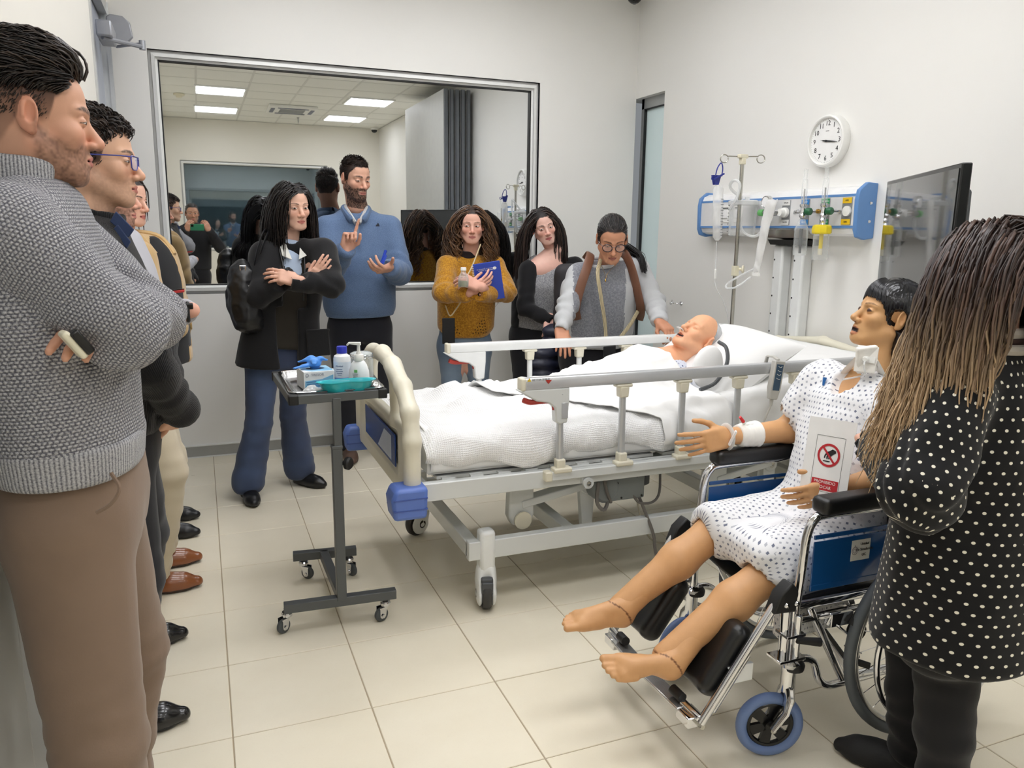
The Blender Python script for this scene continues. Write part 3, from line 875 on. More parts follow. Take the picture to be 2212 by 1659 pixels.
t = MB(); t.lathe((1.72, 2.80, .44), [(0, 0), (.045, 0), (.045, -.075), (.03, -.085), (0, -.085)], 20); t.build('motor', M_dgrey, bed)
M_cable = mat('cable_grey', (104, 100, 96), .5)
t = MB()
t.tube(curve([(1.43, 2.63, .45), (1.42, 2.62, .37), (1.46, 2.63, .33), (1.50, 2.66, .38)], 14), .008, 7); t.build('cable', M_cable, bed); t = MB()
t.tube(curve([(1.46, 2.64, .46), (1.47, 2.63, .40), (1.50, 2.65, .35)], 10), .007, 7); t.build('cable', M_cable, bed); t = MB()
t.tube(curve([(1.60, 2.65, .37), (1.63, 2.64, .335), (1.69, 2.64, .33), (1.735, 2.66, .36), (1.76, 2.70, .45)], 18), .0055, 7)
t.build('cable', M_cable, bed)
t = MB(); t.tube(curve([(1.63, 2.66, .37), (1.66, 2.63, .28), (1.68, 2.60, .20), (1.685, 2.58, .12), (1.70, 2.50, .012), (1.76, 2.3, .008), (2.0, 2.2, .008)], 26), .007, 7); t.build('cable', M_cable, bed)
t = MB(); t.tube(curve([(1.66, 2.75, .43), (1.70, 2.78, .30), (1.80, 2.85, .10), (1.95, 2.9, .01), (2.3, 2.95, .01)], 22), .004, 6); t.build('cable', mat('cable_pale', (178, 172, 158), .5), bed)
seat(bed, (1.78, 3.035, 0))

# hand control on the near rail
M_remote = mat('remote_grey', (198, 196, 190), .4)
rc = thing('hand_control', 'grey bed remote with blue keypad hooked on the near rail', 'remote control')
q0 = at(1682, 779, Y=2.54); q1 = at(1667, 862, Y=2.54)
d = unit(q1-q0); xx = unit(np.cross(d, V(0, -1, 0))); L = np.linalg.norm(q1-q0)
t = MB()
t.prism([(-.026, .0), (.026, .0), (.027, -L*.72), (.018, -L), (-.018, -L), (-.027, -L*.72)], q0+V(0, .012, 0), -xx, -d, .026); t.tube([q0+V(0, .0, .002), q0+V(0, .03, .012), q0+V(0, .07, .008), q0+V(0, .08, -.03)], .010, 8, flat=.5)
body = t.build('body', M_remote, rc, bevel=.006)
t = MB(); t.prism([(-.017, -.014), (.017, -.014), (.017, -L*.76), (-.017, -L*.76)], q0+V(0, -.0135, 0), -xx, -d, .002); kp = t.build('keypad', mat('keypad_blue', (62, 88, 112), .4), body, False)
t = MB()
for i in range(4):
    c = q0+d*(.024+i*.0165)+V(0, -.0162, 0)
    t.tube([c-xx*-.009+d*-.002, c+d*.002, c+xx*-.004+d*.003, c-xx*.010+d*(.003 if i % 2 else -.002)], .0011, 5)
t.build('key_symbol', M_white, kp)
t = MB(); t.tube(curve([q1, q1+V(-.004, .0, -.03), q1+V(-.02, .02, -.11), q1+V(-.03, .05, -.20)], 14), .0045, 7); t.tube([q1+V(0, 0, .005), q1+V(-.002, 0, -.03)], [.009, .005], 8); t.build('cord', M_remote, rc)
seat(rc, q0)

# ---- mattress and bedding
M_matt = mat('mattress_cover', (222, 222, 220), .5)
def ztop(x): return .695 + max(0.0, x-1.72)*.165 + max(0, min(1, (x-2.35)/.3))*0.0
def linen(name, rgb, waffle=False):
    t = NT(name); t.set(Roughness=.85); c = srgb(*rgb)
    t.b.inputs['Sheen Weight'].default_value = .15
    n = t.noise(t.obj(), 6.0, 3.0)
    t.put(t.b.inputs['Base Color'], t.mix(n, tuple(x*.97 for x in c[:3])+(1,), c))
    if waffle:
        u = t.sep(t.uv()); a = t.math('SINE', t.math('MULTIPLY', u[0], 2*math.pi/.0075)); b_ = t.math('SINE', t.math('MULTIPLY', u[1], 2*math.pi/.0075))
        t.bump(t.math('MAXIMUM', a, b_), .55, .0022)
    else:
        t.bump(t.noise(t.obj(), 60.0, 4.0), .10, .002)
    return t.m
M_linen = linen('white_linen', (240, 240, 239)); M_waffle = linen('waffle_blanket', (240, 240, 240), True)
mt = thing('mattress', 'white mattress with a fitted sheet on the bed, backrest end raised', 'mattress')
def cross_path(x, zt, inset=0.0, hem=.565):
    pts = [(2.632-inset, hem), (2.618-inset, .60), (2.622-inset, zt-.06), (2.645-inset, zt-.018), (2.69, zt+inset), (2.80, zt+.004+inset), (3.035, zt+.006+inset), (3.27, zt+.004+inset), (3.38, zt+inset), (3.43+inset, zt-.018), (3.455+inset, zt-.06), (3.46+inset, .60), (3.45+inset, hem)]
    return np.array(pts)
def sweep(name, xa, xb, nx, ns, hfun, mats, parent, inset=0.0, hem=.565, xfun=None, solid=.004):
    """cloth lying over the mattress; hfun(x,y,s)->lift"""
    P = []; UV = []
    for i in range(nx):
        x = xa+(xb-xa)*i/(nx-1)
        pp = cross_path(x, ztop(x), inset, hem)
        L = np.r_[0, np.cumsum(np.linalg.norm(np.diff(pp, axis=0), axis=1))]; s_ = np.linspace(0, L[-1], ns)
        yy, zz = np.interp(s_, L, pp[:, 0]), np.interp(s_, L, pp[:, 1])
        for _ in range(3):
            yy[1:-1] = (yy[:-2]+2*yy[1:-1]+yy[2:])/4; zz[1:-1] = (zz[:-2]+2*zz[1:-1]+zz[2:])/4
        P.append(np.stack([np.full(ns, x), yy, zz], -1)); UV.append(np.stack([np.full(ns, x), s_], -1))
    P, UV = np.array(P), np.array(UV)
    hfun(P)
    me = bpy.data.meshes.new(name); idx = np.arange(nx*ns).reshape(nx, ns)
    Q = np.stack([idx[:-1, :-1], idx[1:, :-1], idx[1:, 1:], idx[:-1, 1:]], -1).reshape(-1, 4)
    return P, UV, Q
def cloth_obj(name, P, UV, Q, m_, parent, solid=.004):
    ob = mesh_obj(name, [(P.reshape(-1, 3), Q)], m_, parent)
    ul = ob.data.uv_layers.new(name='UVMap'); uv = UV.reshape(-1, 2)[Q.reshape(-1)]
    ul.data.foreach_set('uv', uv.astype(np.float32).ravel())
    md = ob.modifiers.new('s', 'SOLIDIFY'); md.thickness = solid; md.offset = 1
    return ob
def fbm(P, f, seed=0, aniso=(1, 1, 1)):
    q = P*np.array(aniso); return noise3(q*f, seed)+.5*noise3(q*f*2.1+3, seed+1)+.25*noise3(q*f*4.3+7, seed+2)
def ridges(P, f, seed, aniso): return 1-np.abs(fbm(P, f, seed, aniso))
def sheet_h(P):
    n = fbm(P, 7, 5, (1.2, 1, 1)); r = ridges(P, 4.5, 9, (1.3, .7, 1.6))
    side = np.clip((P[..., 2]-.56)/.1, 0, 1)
    P[..., 2] += .004*n*side + .010*np.clip(r-.72, 0, 1)*side
    P[..., 1] += np.where(P[..., 1] < 3.03, -1, 1)*(.008*np.clip(r-.6, 0, 1)+.004*n)*(1-side*.3)
P, UV, Q = sweep('fitted_sheet', .735, 2.86, 150, 90, sheet_h, None, None)
cloth_obj('fitted_sheet', P, UV, Q, M_linen, mt)
t = MB(); t.grid(lambda u, v: V(.73+2.12*u, 2.645, .55+v*(ztop(.73+2.12*u)-.03-.55)), 24, 3); t.grid(lambda u, v: V(.73+2.12*u, 3.43, .55+v*(ztop(.73+2.12*u)-.03-.55)), 24, 3)
t.box((.735, 3.037, .612), (.02, .80, .11)); t.box((2.85, 3.037, .70), (.02, .8, .28)); t.build('foam', M_matt, mt, False)
seat(mt, (1.8, 3.035, .55))

def body_bump(x, y):
    g = np.exp(-((y-3.03)/.20)**4)
    leg = np.exp(-((y-2.93)/.075)**2)+np.exp(-((y-3.16)/.075)**2)
    feet = np.exp(-((x-.98)/.07)**2)
    tor = 1/(1+np.exp(-(x-1.50)/.07))
    ch = np.exp(-((x-1.88)/.16)**2)
    return (.035*leg*(1-tor)*np.clip((x-.85)/.2, 0, 1)+.045*leg*feet) + g*(tor*.105+ch*.055)
def blanket_h(P):
    x, y = P[..., 0], P[..., 1]
    top = np.clip((P[..., 2]-.58)/.10, 0, 1)
    b_ = body_bump(x, y)
    P[..., 2] += b_*top+.006
    r1 = ridges(P, 3.2, 21, (.8, 1.4, 1.2)); r2 = ridges(P, 6, 31, (1.7, .7, 1.0)); n = fbm(P, 9, 3)
    P[..., 2] += top*(.016*np.clip(r1-.75, 0, 1)*2+.010*np.clip(r2-.75, 0, 1)*2+.003*n)
    sg = np.where(y < 3.03, -1, 1)
    P[..., 1] += sg*((1-top*.8)*(.020*np.clip(r2-.55, 0, 1)+.012*np.sin(x*17+np.sin(x*7)*2)*.6+.004*n)+.006)
    foot = np.clip((.80-x)/.08, 0, 1)
    P[..., 2] -= foot**2*top*.03
    P[..., 2] += (1-top)*(.018*np.sin(x*9+1)+.012*np.sin(x*21))
bl = None
P, UV, Q = sweep('waffle_blanket', .715, 1.78, 130, 120, blanket_h, None, None, inset=.004, hem=.575)
blk = cloth_obj('waffle_blanket', P, UV, Q, M_waffle, None, .006)
tag(blk, 'white waffle blanket spread over the foot end of the bed', 'blanket')
# smooth top sheet drawn over the manikin's chest, its near edge hanging in a slanted fold
def top_sheet():
    nx, ns = 140, 130
    P = np.zeros((nx, ns, 3)); UV = np.zeros((nx, ns, 2))
    for j in range(ns):
        v = j/(ns-1)
        # slanted foot edge: the sheet reaches further towards the feet on the far side
        xa = 1.70-.62*min(1, max(0, (v-.10)/.5))**.8; xb = 1.885+.24*(abs(v-.5)*2)**1.6
        for i in range(nx):
            u = i/(nx-1); P[i, j, 0] = xa+(xb-xa)*u; UV[i, j] = (P[i, j, 0], v)
    for i in range(nx):
        for j in range(ns):
            x = P[i, j, 0]; v = j/(ns-1); P[i, j, 1] = v
    x = P[..., 0]; v = P[..., 1].copy(); zt = np.vectorize(ztop)(x)
    y = np.zeros_like(v); z = np.zeros_like(v)
    for i in range(nx):
        for j in range(ns):
            pp = cross_path(x[i, j], zt[i, j], .016, .575)
            L = np.r_[0, np.cumsum(np.linalg.norm(np.diff(pp, axis=0), axis=1))]; s_ = v[i, j]*L[-1]
            y[i, j], z[i, j] = np.interp(s_, L, pp[:, 0]), np.interp(s_, L, pp[:, 1])
    for _ in range(4):
        y[:, 1:-1] = (y[:, :-2]+2*y[:, 1:-1]+y[:, 2:])/4; z[:, 1:-1] = (z[:, :-2]+2*z[:, 1:-1]+z[:, 2:])/4
    P[..., 1], P[..., 2] = y, z
    top = np.clip((z-.60)/.10, 0, 1)
    P[..., 2] += body_bump(x, y)*top+.014
    r1 = ridges(P, 2.6, 41, (1.0, 1.5, 1.2)); r2 = ridges(P, 5.5, 51, (1.4, .9, 1.0)); n = fbm(P, 8, 13)
    P[..., 2] += top*(.022*np.clip(r1-.70, 0, 1)*2+.014*np.clip(r2-.72, 0, 1)*2+.003*n)
    P[..., 1] += np.where(y < 3.03, -1, 1)*(1-top*.7)*(.022*np.clip(r2-.5, 0, 1)+.012+.005*n)
    idx = np.arange(nx*ns).reshape(nx, ns)
    Q = np.stack([idx[:-1, :-1], idx[1:, :-1], idx[1:, 1:], idx[:-1, 1:]], -1).reshape(-1, 4)
    return P, UV, Q
P, UV, Q = top_sheet()
ts = cloth_obj('top_sheet', P, UV, Q, M_linen, None, .004)
tag(ts, 'smooth white sheet drawn over the chest of the lying manikin', 'sheet')
# pillow: two quilted faces meeting in a pointed seam
qA, qB = at(1552, 900, Y=2.67), at(1745, 747, Y=2.67)
pax = unit(qB-qA); pn = unit(np.cross(pax, V(0, 1, 0))); pn = pn if pn[2] > 0 else -pn
PL, PW = np.linalg.norm(qB-qA), .74
t = MB()
for sg_ in (1, -1):
    def pf(u, v):
        a, b_ = 2*u-1, 2*v-1; th = max(0.0, (1-abs(a)**2.6)*(1-abs(b_)**2.6))**.55
        ins = 1-.07*(1-a*a)*(abs(b_)**3)-.0; inr = 1-.06*(1-b_*b_)*(abs(a)**3)
        p = (qA+qB)/2+V(0, PW/2, .0)+pax*a*inr*PL/2+V(0, 1, 0)*b_*ins*PW/2
        wv_ = .010*noise3(np.array([[a*2.2, b_*2.6, sg_*3.0]]), 8)[0]+.006*math.sin(7*b_+3*a)*abs(a)**2
        return p+pn*(sg_*(.150 if sg_ > 0 else .06)*th+wv_*th+.0)
    t.grid(pf if sg_ > 0 else (lambda u, v: pf(1-u, v)), 44, 54)
pl = t.build('pillow', M_linen, None, angle=80)
tag(pl, 'plump white pillow leaning at the head of the bed under the manikin head', 'pillow')
# neck pad with dark piping beside the head
np_ = thing('neck_pad', 'small white neck pad with dark grey piping beside the manikin ear', 'pad')
yq = 2.72
rim = curve([at(1512, 842, Y=yq), at(1546, 826, Y=yq), at(1570, 786, Y=yq), at(1569, 752, Y=yq+.04), at(1553, 739, Y=yq+.10)], 22)
t = MB(); t.tube(rim, .0085, 8); t.build('piping', M_dgrey, np_)
s = Shape(); c = at(1528, 792, Y=yq+.06); s.add(Ell(c, (.075, .035, .095), np.array(frame(V(.25, 0, .9), V(0, 1, 0)))), .02)
sdf_obj('pad', s, .007, M_linen, np_, False)
seat(np_, c)

# low trolley base standing beyond the bed
tb = thing('trolley_base', 'low grey trolley base with a black swivel caster beyond the bed', 'trolley')
t = MB(); q = at(1392, 1050, Y=3.95); q2 = at(1500, 1060, Y=3.95); zz = .075
t.box(((q[0]+2.9)/2, 3.97, .09), (2.9-q[0]-.15, .06, .05)); t.box((q[0]+.35, 4.02, .23), (.40, .16, .22)); t.build('frame', M_bedw, tb, bevel=.004)
for x in (q[0]+.14, 2.55):
    t = MB(); t.lathe((x, 3.925, .04), [(0, -.012), (.028, -.012), (.034, -.006), (.034, .006), (.028, .012), (0, .012)], 20, (.9, .4, 0)); t.box((x+.01, 3.935, .07), (.035, .04, .035)); t.box((x+.045, 3.93, .055), (.04, .02, .01)); t.build('caster', M_black, tb, bevel=.003)
seat(tb, (2.2, 3.97, 0))
# ================================================================ INSTRUMENT STAND WITH TRAY
M_cart = mat('cart_grey', (84, 87, 88), .42, .2)
def piece(parent, name, m_, fn, **k):
    t = MB(); fn(t); return t.build(name, m_, parent, **k)
cart = thing('tray_stand', 'dark grey wheeled instrument stand at the foot of the bed', 'stand')
ZT = .862
A, B, C_, D = (.265, 2.657), (.572, 2.677), (.598, 3.10), (.252, 3.12)
def rect_ring(t, inset, z0, z1):
    pass
t = MB()
for p, q in ((A, B), (B, C_), (C_, D), (D, A)): t.bar((p[0], p[1], ZT), (q[0], q[1], ZT), .03, .03)
t.build('tray_frame', M_cart, cart, bevel=.002)
for p in (A, B, C_, D): piece(cart, 'end_cap', M_black, lambda t: t.box((p[0], p[1], ZT), (.034, .034, .034)), bevel=.004)
piece(cart, 'lower_post', M_cart, lambda t: t.box((.405, 2.66, .40), (.034, .034, .58)), bevel=.002)
piece(cart, 'upper_post', M_cart, lambda t: t.box((.409, 2.66, .76), (.028, .028, .20)), bevel=.002)
piece(cart, 'collar', M_cart, lambda t: t.box((.405, 2.66, .685), (.038, .038, .012)), bevel=.002)
kb = at(738, 1003, Y=2.64)
piece(cart, 'knob', M_black, lambda t: t.lathe((.428, 2.655, kb[2]), [(0, 0), (.010, 0), (.010, .008), (.022, .010), (.023, .022), (.018, .028), (0, .028)], 20, (.75, -.66, 0)))
piece(cart, 'front_foot', M_cart, lambda t: t.bar((.203, 2.672, .105), (.603, 2.650, .105), .034, .034), bevel=.002)
piece(cart, 'rear_foot', M_cart, lambda t: t.bar((.283, 3.118, .105), (.538, 3.090, .105), .034, .034), bevel=.002)
piece(cart, 'cross_bar', M_cart, lambda t: t.bar((.41, 2.66, .105), (.405, 3.10, .105), .034, .034), bevel=.002)
for x, y, a in ((.215, 2.70, 215), (.565, 2.66, 200), (.325, 3.125, -40), (.507, 3.095, -60)):
    u = V(math.cos(R(a)), math.sin(R(a)), 0); v = V(-u[1], u[0], 0); c = V(x, y, .027)+u*.018
    t = MB(); t.cyl((x, y, .09), (x, y, .074), .011, n=12); p = t.build('caster_stem', M_dgrey, cart)
    t = MB(); t.lathe((x, y, .058), [(0, .018), (.017, .018), (.02, .012), (.019, .002), (.013, -.004), (0, -.004)], 18)
    for e in (-1, 1): t.prism([(-.018, .03), (.012, .03), (.012, -.004), (.006, -.012), (-.006, -.012), (-.012, -.004)], c+v*e*.0135, u, (0, 0, 1), .0025)
    t.build('caster_fork', M_chrome, p, angle=30)
    t = MB(); t.lathe(c-v*.009, [(0, 0), (.02, 0), (.026, .003), (.027, .009), (.026, .015), (.02, .018), (0, .018)], 24, v); t.build('caster_wheel', mat('wheel_grey', (74, 78, 80), .6), p)
    t = MB()
    for e in (-1, 1): t.lathe(c+v*e*.0165, [(0, 0), (.006, 0), (.005, .003), (0, .003)], 10, v*e)
    t.build('axle_nut', M_chrome, p)
seat(cart, (.41, 2.85, 0))
# steel tray
tr = MB(); tx0, tx1, ty0, ty1 = .258, .582, 2.672, 3.105
def rr(ins, z, r):
    out = []
    for cx, cy, a in ((tx1-r, ty1-r, 0), (tx0+r, ty1-r, 90), (tx0+r, ty0+r, 180), (tx1-r, ty0+r, 270)):
        for k in range(6):
            aa = R(a+90*k/5); out.append((cx+(r-ins)*math.cos(aa), cy+(r-ins)*math.sin(aa), z))
    return out
rings = [rr(0.0, ZT+.015, .03), rr(-.004, ZT+.021, .03), rr(.002, ZT+.024, .03), rr(.008, ZT+.022, .03), rr(.016, ZT+.006, .035), rr(.026, ZT+.001, .04)]
n = len(rings[0]); vs = [p for r_ in rings for p in r_]; fs = []
for i in range(len(rings)-1):
    for k in range(n): fs.append([i*n+k, i*n+(k+1) % n, (i+1)*n+(k+1) % n, (i+1)*n+k])
fs.append(list(range((len(rings)-1)*n, len(rings)*n)))
tr.add(vs, fs)
tag(tr.build('instrument_tray', mat('tray_steel', (205, 205, 205), .16, 1.0), None, angle=60), 'shallow stainless steel tray lying on the dark grey stand', 'tray')
TZ = ZT+.003
# glove box
gb = thing('glove_box', 'white and blue carton of blue gloves, one glove pulled out, on the tray', 'box')
o = at(630, 838, Z=TZ); ux = unit(V(.97, .10, 0)); uy = V(-ux[1], ux[0], 0)
o = V(.318, 2.79, TZ); gw, gd, gh = .110, .115, .066
M_box = NT('glove_carton'); q_ = M_box
g_ = q_.sep(q_.obj()); 
q_.put(q_.b.inputs['Base Color'], q_.mix(q_.ramp(q_.noise(q_.obj(), 9, 2), .45, .55), srgb(128, 190, 226), srgb(168, 214, 238))); q_.set(Roughness=.4); M_box = q_.m
M_boxw = mat('carton_white', (236, 240, 242), .4); M_glove = mat('nitrile_blue', (62, 140, 226), .45, var=(20, .06), sheen=.2)
c = o+ux*gw/2+uy*gd/2+V(0, 0, gh/2)
t = MB(); t.box(c, (gw, gd, gh), (ux, uy, V(0, 0, 1))); bx = t.build('carton', M_boxw, gb, bevel=.0015)
t = MB(); t.prism([(-gw/2+.004, -gh/2+.002), (gw/2-.004, -gh/2+.002), (gw/2-.004, .018), (.01, .004), (-gw/2+.004, .0)], c-uy*(gd/2+.0006), ux, (0, 0, 1), -.0005); t.build('front_print', M_box, bx, False)
t = MB(); t.prism([(-gw/2+.03, -gd/2+.003), (gw/2-.002, -gd/2+.003), (gw/2-.002, gd/2-.003), (-gw/2+.004, gd/2-.003), (-gw/2+.004, -gd/2+.05)], c+V(0, 0, gh/2+.0002), ux, uy, .0006); t.build('top_print', M_box, bx, False)
t = MB(); t.lathe(c+V(0, 0, gh/2+.0012), [(0, 0), (.034, 0)], 24, flat=.62, ref=-uy); t.build('opening', mat('carton_dark', (40, 60, 90), .7), bx, False)
text('carton_lettering', 'TRESOR', .013, c-uy*(gd/2+.0016)+ux*-.006+V(0, 0, .021), ux, (0, 0, 1), mat('print_grey', (150, 158, 172), .5), bx)
t = MB(); t.tube(arc(c-uy*(gd/2+.0012)+ux*-.043+V(0, 0, .021), .005, 0, 330, 14, ux, (0, 0, 1)), .0012, 5, closed=True); t.build('carton_emblem', mat('print_grey', (150, 158, 172), .5), bx)
t = MB()
for r_ in range(4): t.box(c-uy*(gd/2+.0013)+ux*(-.02)+V(0, 0, -.004-.008*r_), (.055-.006*(r_ % 2), .0004, .0025), (ux, uy, V(0, 0, 1)))
st_ = t.build('small_print', mat('print_blue', (66, 120, 176), .5), bx, False); st_['kind'] = 'stuff'
s = Shape(); b0 = c+V(0, 0, gh/2+.002)
s.add(Cap(b0, b0+V(0, 0, .018)+ux*.004, .016, .013, .6, uy), .01)
for e, z, l in ((ux*-.075+uy*-.01, .006, .008), (ux*-.05+uy*.03, .022, .007), (ux*-.01+uy*-.03, .022, .008), (ux*.04+uy*.0, .028, .008), (ux*.03+uy*.035, .020, .007), (ux*-.02+uy*.03, .030, .008)):
    m_ = b0+e*.5+V(0, 0, z*1.1+.006); s.add(Cap(b0+V(0, 0, .016), m_, .011, .009, .55, (0, 0, 1)), .01); s.add(Cap(m_, b0+e+V(0, 0, z), .009, l, .5, (0, 0, 1)), .008)
sdf_obj('glove', s, .0028, M_glove, gb, False)
seat(gb, o)
# round bottle with a blue cap
bt = thing('bottle', 'white round bottle with a deep blue screw cap, standing on the tray', 'bottle')
c = V(.466, 2.86, TZ)
piece(bt, 'body', mat('bottle_white', (238, 240, 242), .3), lambda t: t.lathe(c, [(0, 0), (.029, 0), (.0315, .003), (.0315, .098), (.029, .108), (.020, .114), (.017, .118), (0, .118)], 32))
t = MB(); t.lathe(c, [(.0318, .018), (.0318, .088)], 40); lb = t.build('label', mat('label_pale', (222, 232, 242), .45), bt)
t = MB(); t.lathe(c, [(.0320, .018), (.0320, .030)], 40); t.build('label_band', mat('label_blue', (106, 150, 220), .45), lb)
vd = unit(V(-.48, -.88, 0)); xr = V(-vd[1], vd[0], 0)
text('label_lettering', 'Alcohol', .009, c+vd*.0326+V(0, 0, .074), xr, (0, 0, 1), mat('print_navy', (70, 100, 150), .5), lb)
t = MB()
for i, w_ in enumerate((.022, .026, .02, .014)): t.box(c+vd*.0322+V(0, 0, .062-.007*i), (w_, .0006, .0018), (xr, vd, V(0, 0, 1)))
t.build('small_print', mat('print_navy', (70, 100, 150), .5), lb, False)['kind'] = 'stuff'
t = MB(); t.lathe(c+V(0, 0, .118), [(.0, .0), (.0185, 0), (.019, .002), (.019, .022), (.0175, .025), (0, .025)], 36); t.build('cap', mat('cap_blue', (38, 52, 176), .35), bt)
seat(bt, c)
# pump bottle
pb = thing('pump_bottle', 'white pump dispenser bottle of hand gel beside the blue capped bottle', 'bottle')
c = V(.512, 2.775, TZ)
t = MB(); prof = [(0, 0), (.036, 0), (.040, .004), (.0395, .03), (.036, .065), (.029, .088), (.020, .100), (.016, .103), (0, .103)]
t.lathe(c, prof, 36, flat=.66, ref=-vd); t.build('body', mat('bottle_soap', (234, 238, 240), .28), pb)
t = MB(); t.lathe(c, [(.0162, .100), (.0175, .102), (.0175, .122), (.016, .124), (.009, .125), (.009, .133), (.0, .133)], 28); t.lathe(c, [(.0065, .133), (.0055, .160), (.0, .160)], 16); t.build('pump_collar', M_white, pb)
hx = -xr
t = MB(); t.prism([(-.012, 0), (.030, .004), (.038, -.004), (.040, .002), (.032, .011), (-.012, .012)], c+V(0, 0, .158)-vd*-.006, hx, (0, 0, 1), -.012); t.build('pump_head', M_white, pb, bevel=.002)
f_ = c+vd*.0262
t = MB(); t.box(f_+xr*-.004+V(0, 0, .066), (.012, .0008, .010), (xr, vd, V(0, 0, 1))); t.build('label_mark', mat('label_green', (120, 190, 110), .5), pb, False)
t = MB()
for i in range(7): t.box(f_+vd*.0012+xr*-.006+V(0, 0, .056-.0065*i), (.022-.003*(i % 3), .0006, .0018), (xr, vd, V(0, 0, 1)))
t.build('small_print', mat('print_mid', (120, 126, 130), .5), pb, False)['kind'] = 'stuff'
seat(pb, c)
# kidney dish
def kidney(u):
    a = 2*math.pi*u; r = 1.0; x = math.cos(a); y = math.sin(a)
    return V(.102*x, .045*y-.030*math.exp(-(x/.45)**2)*(1 if y < 0 else .0)*-1*(abs(y))*1.0-.012*math.cos(x*1.6), 0)
kd = MB(); kc = V(.452, 2.695, TZ); ka = unit(V(.99, .08, 0)); kb_ = V(-ka[1], ka[0], 0)
lv = [(.72, .0), (.76, .002), (.93, .040), (1.0, .043), (1.04, .044), (1.04, .046), (.98, .0455), (.90, .040), (.73, .004), (.0, .003)]
def kfn(u, v):
    i = int(round(v*(len(lv)-1))); s_, z = lv[i]; p = kidney(u)
    return kc+ka*p[0]*s_+kb_*p[1]*s_+V(0, 0, z+.001)
kd.grid(kfn, 56, len(lv), True)
tag(kd.build('kidney_dish', mat('teal_plastic', (38, 178, 188), .3, coat=.2), None), 'turquoise kidney dish at the front of the steel tray', 'dish')
# jar behind the pump bottle, small packs
jr = thing('glass_jar', 'clear glass jar with a metal clasp behind the pump bottle', 'jar')
c = V(.545, 2.90, TZ)
M_gl = glass_mat('clear_glass', (225, 232, 232), .22)
t = MB(); t.lathe(c, [(0, 0), (.040, 0), (.044, .004), (.044, .085), (.038, .095), (.036, .10)], 32); t.build('body', M_gl, jr)
t = MB(); t.lathe(c, [(.038, .098), (.041, .10), (.041, .108), (.03, .113), (0, .115)], 32); t.build('lid', M_gl, jr)
t = MB(); t.tube(arc(c+V(0, 0, .094), .042, 0, 350, 30, (1, 0, 0), (0, 1, 0)), .0016, 6, closed=True); t.tube(arc(c+V(0, 0, .104), .0425, 0, 350, 30, (1, 0, 0), (0, 1, 0)), .0016, 6, closed=True); t.build('wire_clasp', M_chrome, jr)
seat(jr, c)
for nm, lab, p, r_, m_ in (('gauze_pack', 'crumpled clear wrapped dressing at the front left of the tray', (.345, 2.715), .036, (232, 232, 228)), ('foil_pack', 'crumpled shiny wrapper at the right end of the tray', (.562, 2.74), .026, (170, 170, 168)), ('plastic_cup', 'clear crumpled plastic wrap at the back left of the tray', (.290, 3.0), .035, (220, 222, 222))):
    s = Shape(); c = V(p[0], p[1], TZ+.010)
    s.add(Ell(c, (r_, r_*.8, .012)), .01); s.add(Ell(c+V(-r_*.3, .004, .008), (r_*.5, r_*.4, .014)), .01)
    s.disp.append(lambda Q_: -.006*np.abs(noise3(Q_*60, 3))); s.add(Half((0, 0, TZ+.001), (0, 0, -1)), .002)
    ob = sdf_obj(nm, s, .003, glass_mat('wrap_clear', (235, 236, 236), .45, .12) if nm != 'foil_pack' else mat('foil', (170, 168, 164), .2, .8), None, False)
    tag(ob, lab, 'wrapper')

# ================================================================ WALL CLOCK
M_ink = mat('clock_ink', (38, 38, 40), .5)
cl = thing('wall_clock', 'round white wall clock with black numerals above the headwall', 'clock')
cc = at(1781, 304, X=XR-.045)
c = V(XR, cc[1], cc[2]); RC = .128
ex, ez, en = V(0, -1, 0), V(0, 0, 1), V(-1, 0, 0)
t = MB(); t.lathe(c, [(0, 0), (RC*.98, 0), (RC, .006), (RC, .034), (RC*.97, .043), (RC*.91, .046), (RC*.87, .043), (RC*.855, .030), (0, .030)], 64, en); t.build('case', M_white, cl)
t = MB(); t.lathe(c+en*.0305, [(0, 0), (RC*.85, 0)], 64, en); face = t.build('dial', mat('dial_white', (240, 240, 238), .5), cl)
for h in range(12):
    a = R(90-30*(h+1)); text('numeral', str(h+1), .034, c+en*.0312+ex*math.cos(a)*RC*.66+ez*math.sin(a)*RC*.66, ex, ez, M_ink, face)
t = MB()
for k in range(60):
    a = R(6*k); q = c+en*.0313+ex*math.cos(a)*RC*.81+ez*math.sin(a)*RC*.81; l = .006 if k % 5 == 0 else .003
    t.box(q, (l, .0011, .0004), (ex*math.cos(a)+ez*math.sin(a), -ex*math.sin(a)+ez*math.cos(a), en))
t.build('minute_marks', M_ink, face, False)['kind'] = 'stuff'
for nm, a, l0, l1, w0 in (('hour_hand', 90-98, -.02, .056, .0065), ('minute_hand', 90-97.5, -.024, .078, .0048)):
    a = R(a); dd = ex*math.cos(a)+ez*math.sin(a); nn = np.cross(en, dd)
    t = MB(); t.prism([(l0, -w0/2), (l1*.6, -w0/2), (l1, -.0008), (l1, .0008), (l1*.6, w0/2), (l0, w0/2)], c+en*(.034 if nm[0] == 'h' else .036), dd, nn, .0012); t.build(nm, M_ink, cl)
a = R(172); dd = ex*math.cos(a)+ez*math.sin(a)
t = MB(); t.tube([c+en*.038-dd*.02, c+en*.038+dd*.034], .0009, 5); t.lathe(c+en*.032, [(0, .009), (.005, .008), (.005, 0)], 12, en); t.build('second_hand', M_ink, cl)
t = MB(); t.box(c+en*.0313+ez*.048, (.022, .0045, .0004), (ex, ez, en)); t.build('maker_mark', mat('mark_grey', (150, 150, 150), .5), face, False)
seat(cl, c)

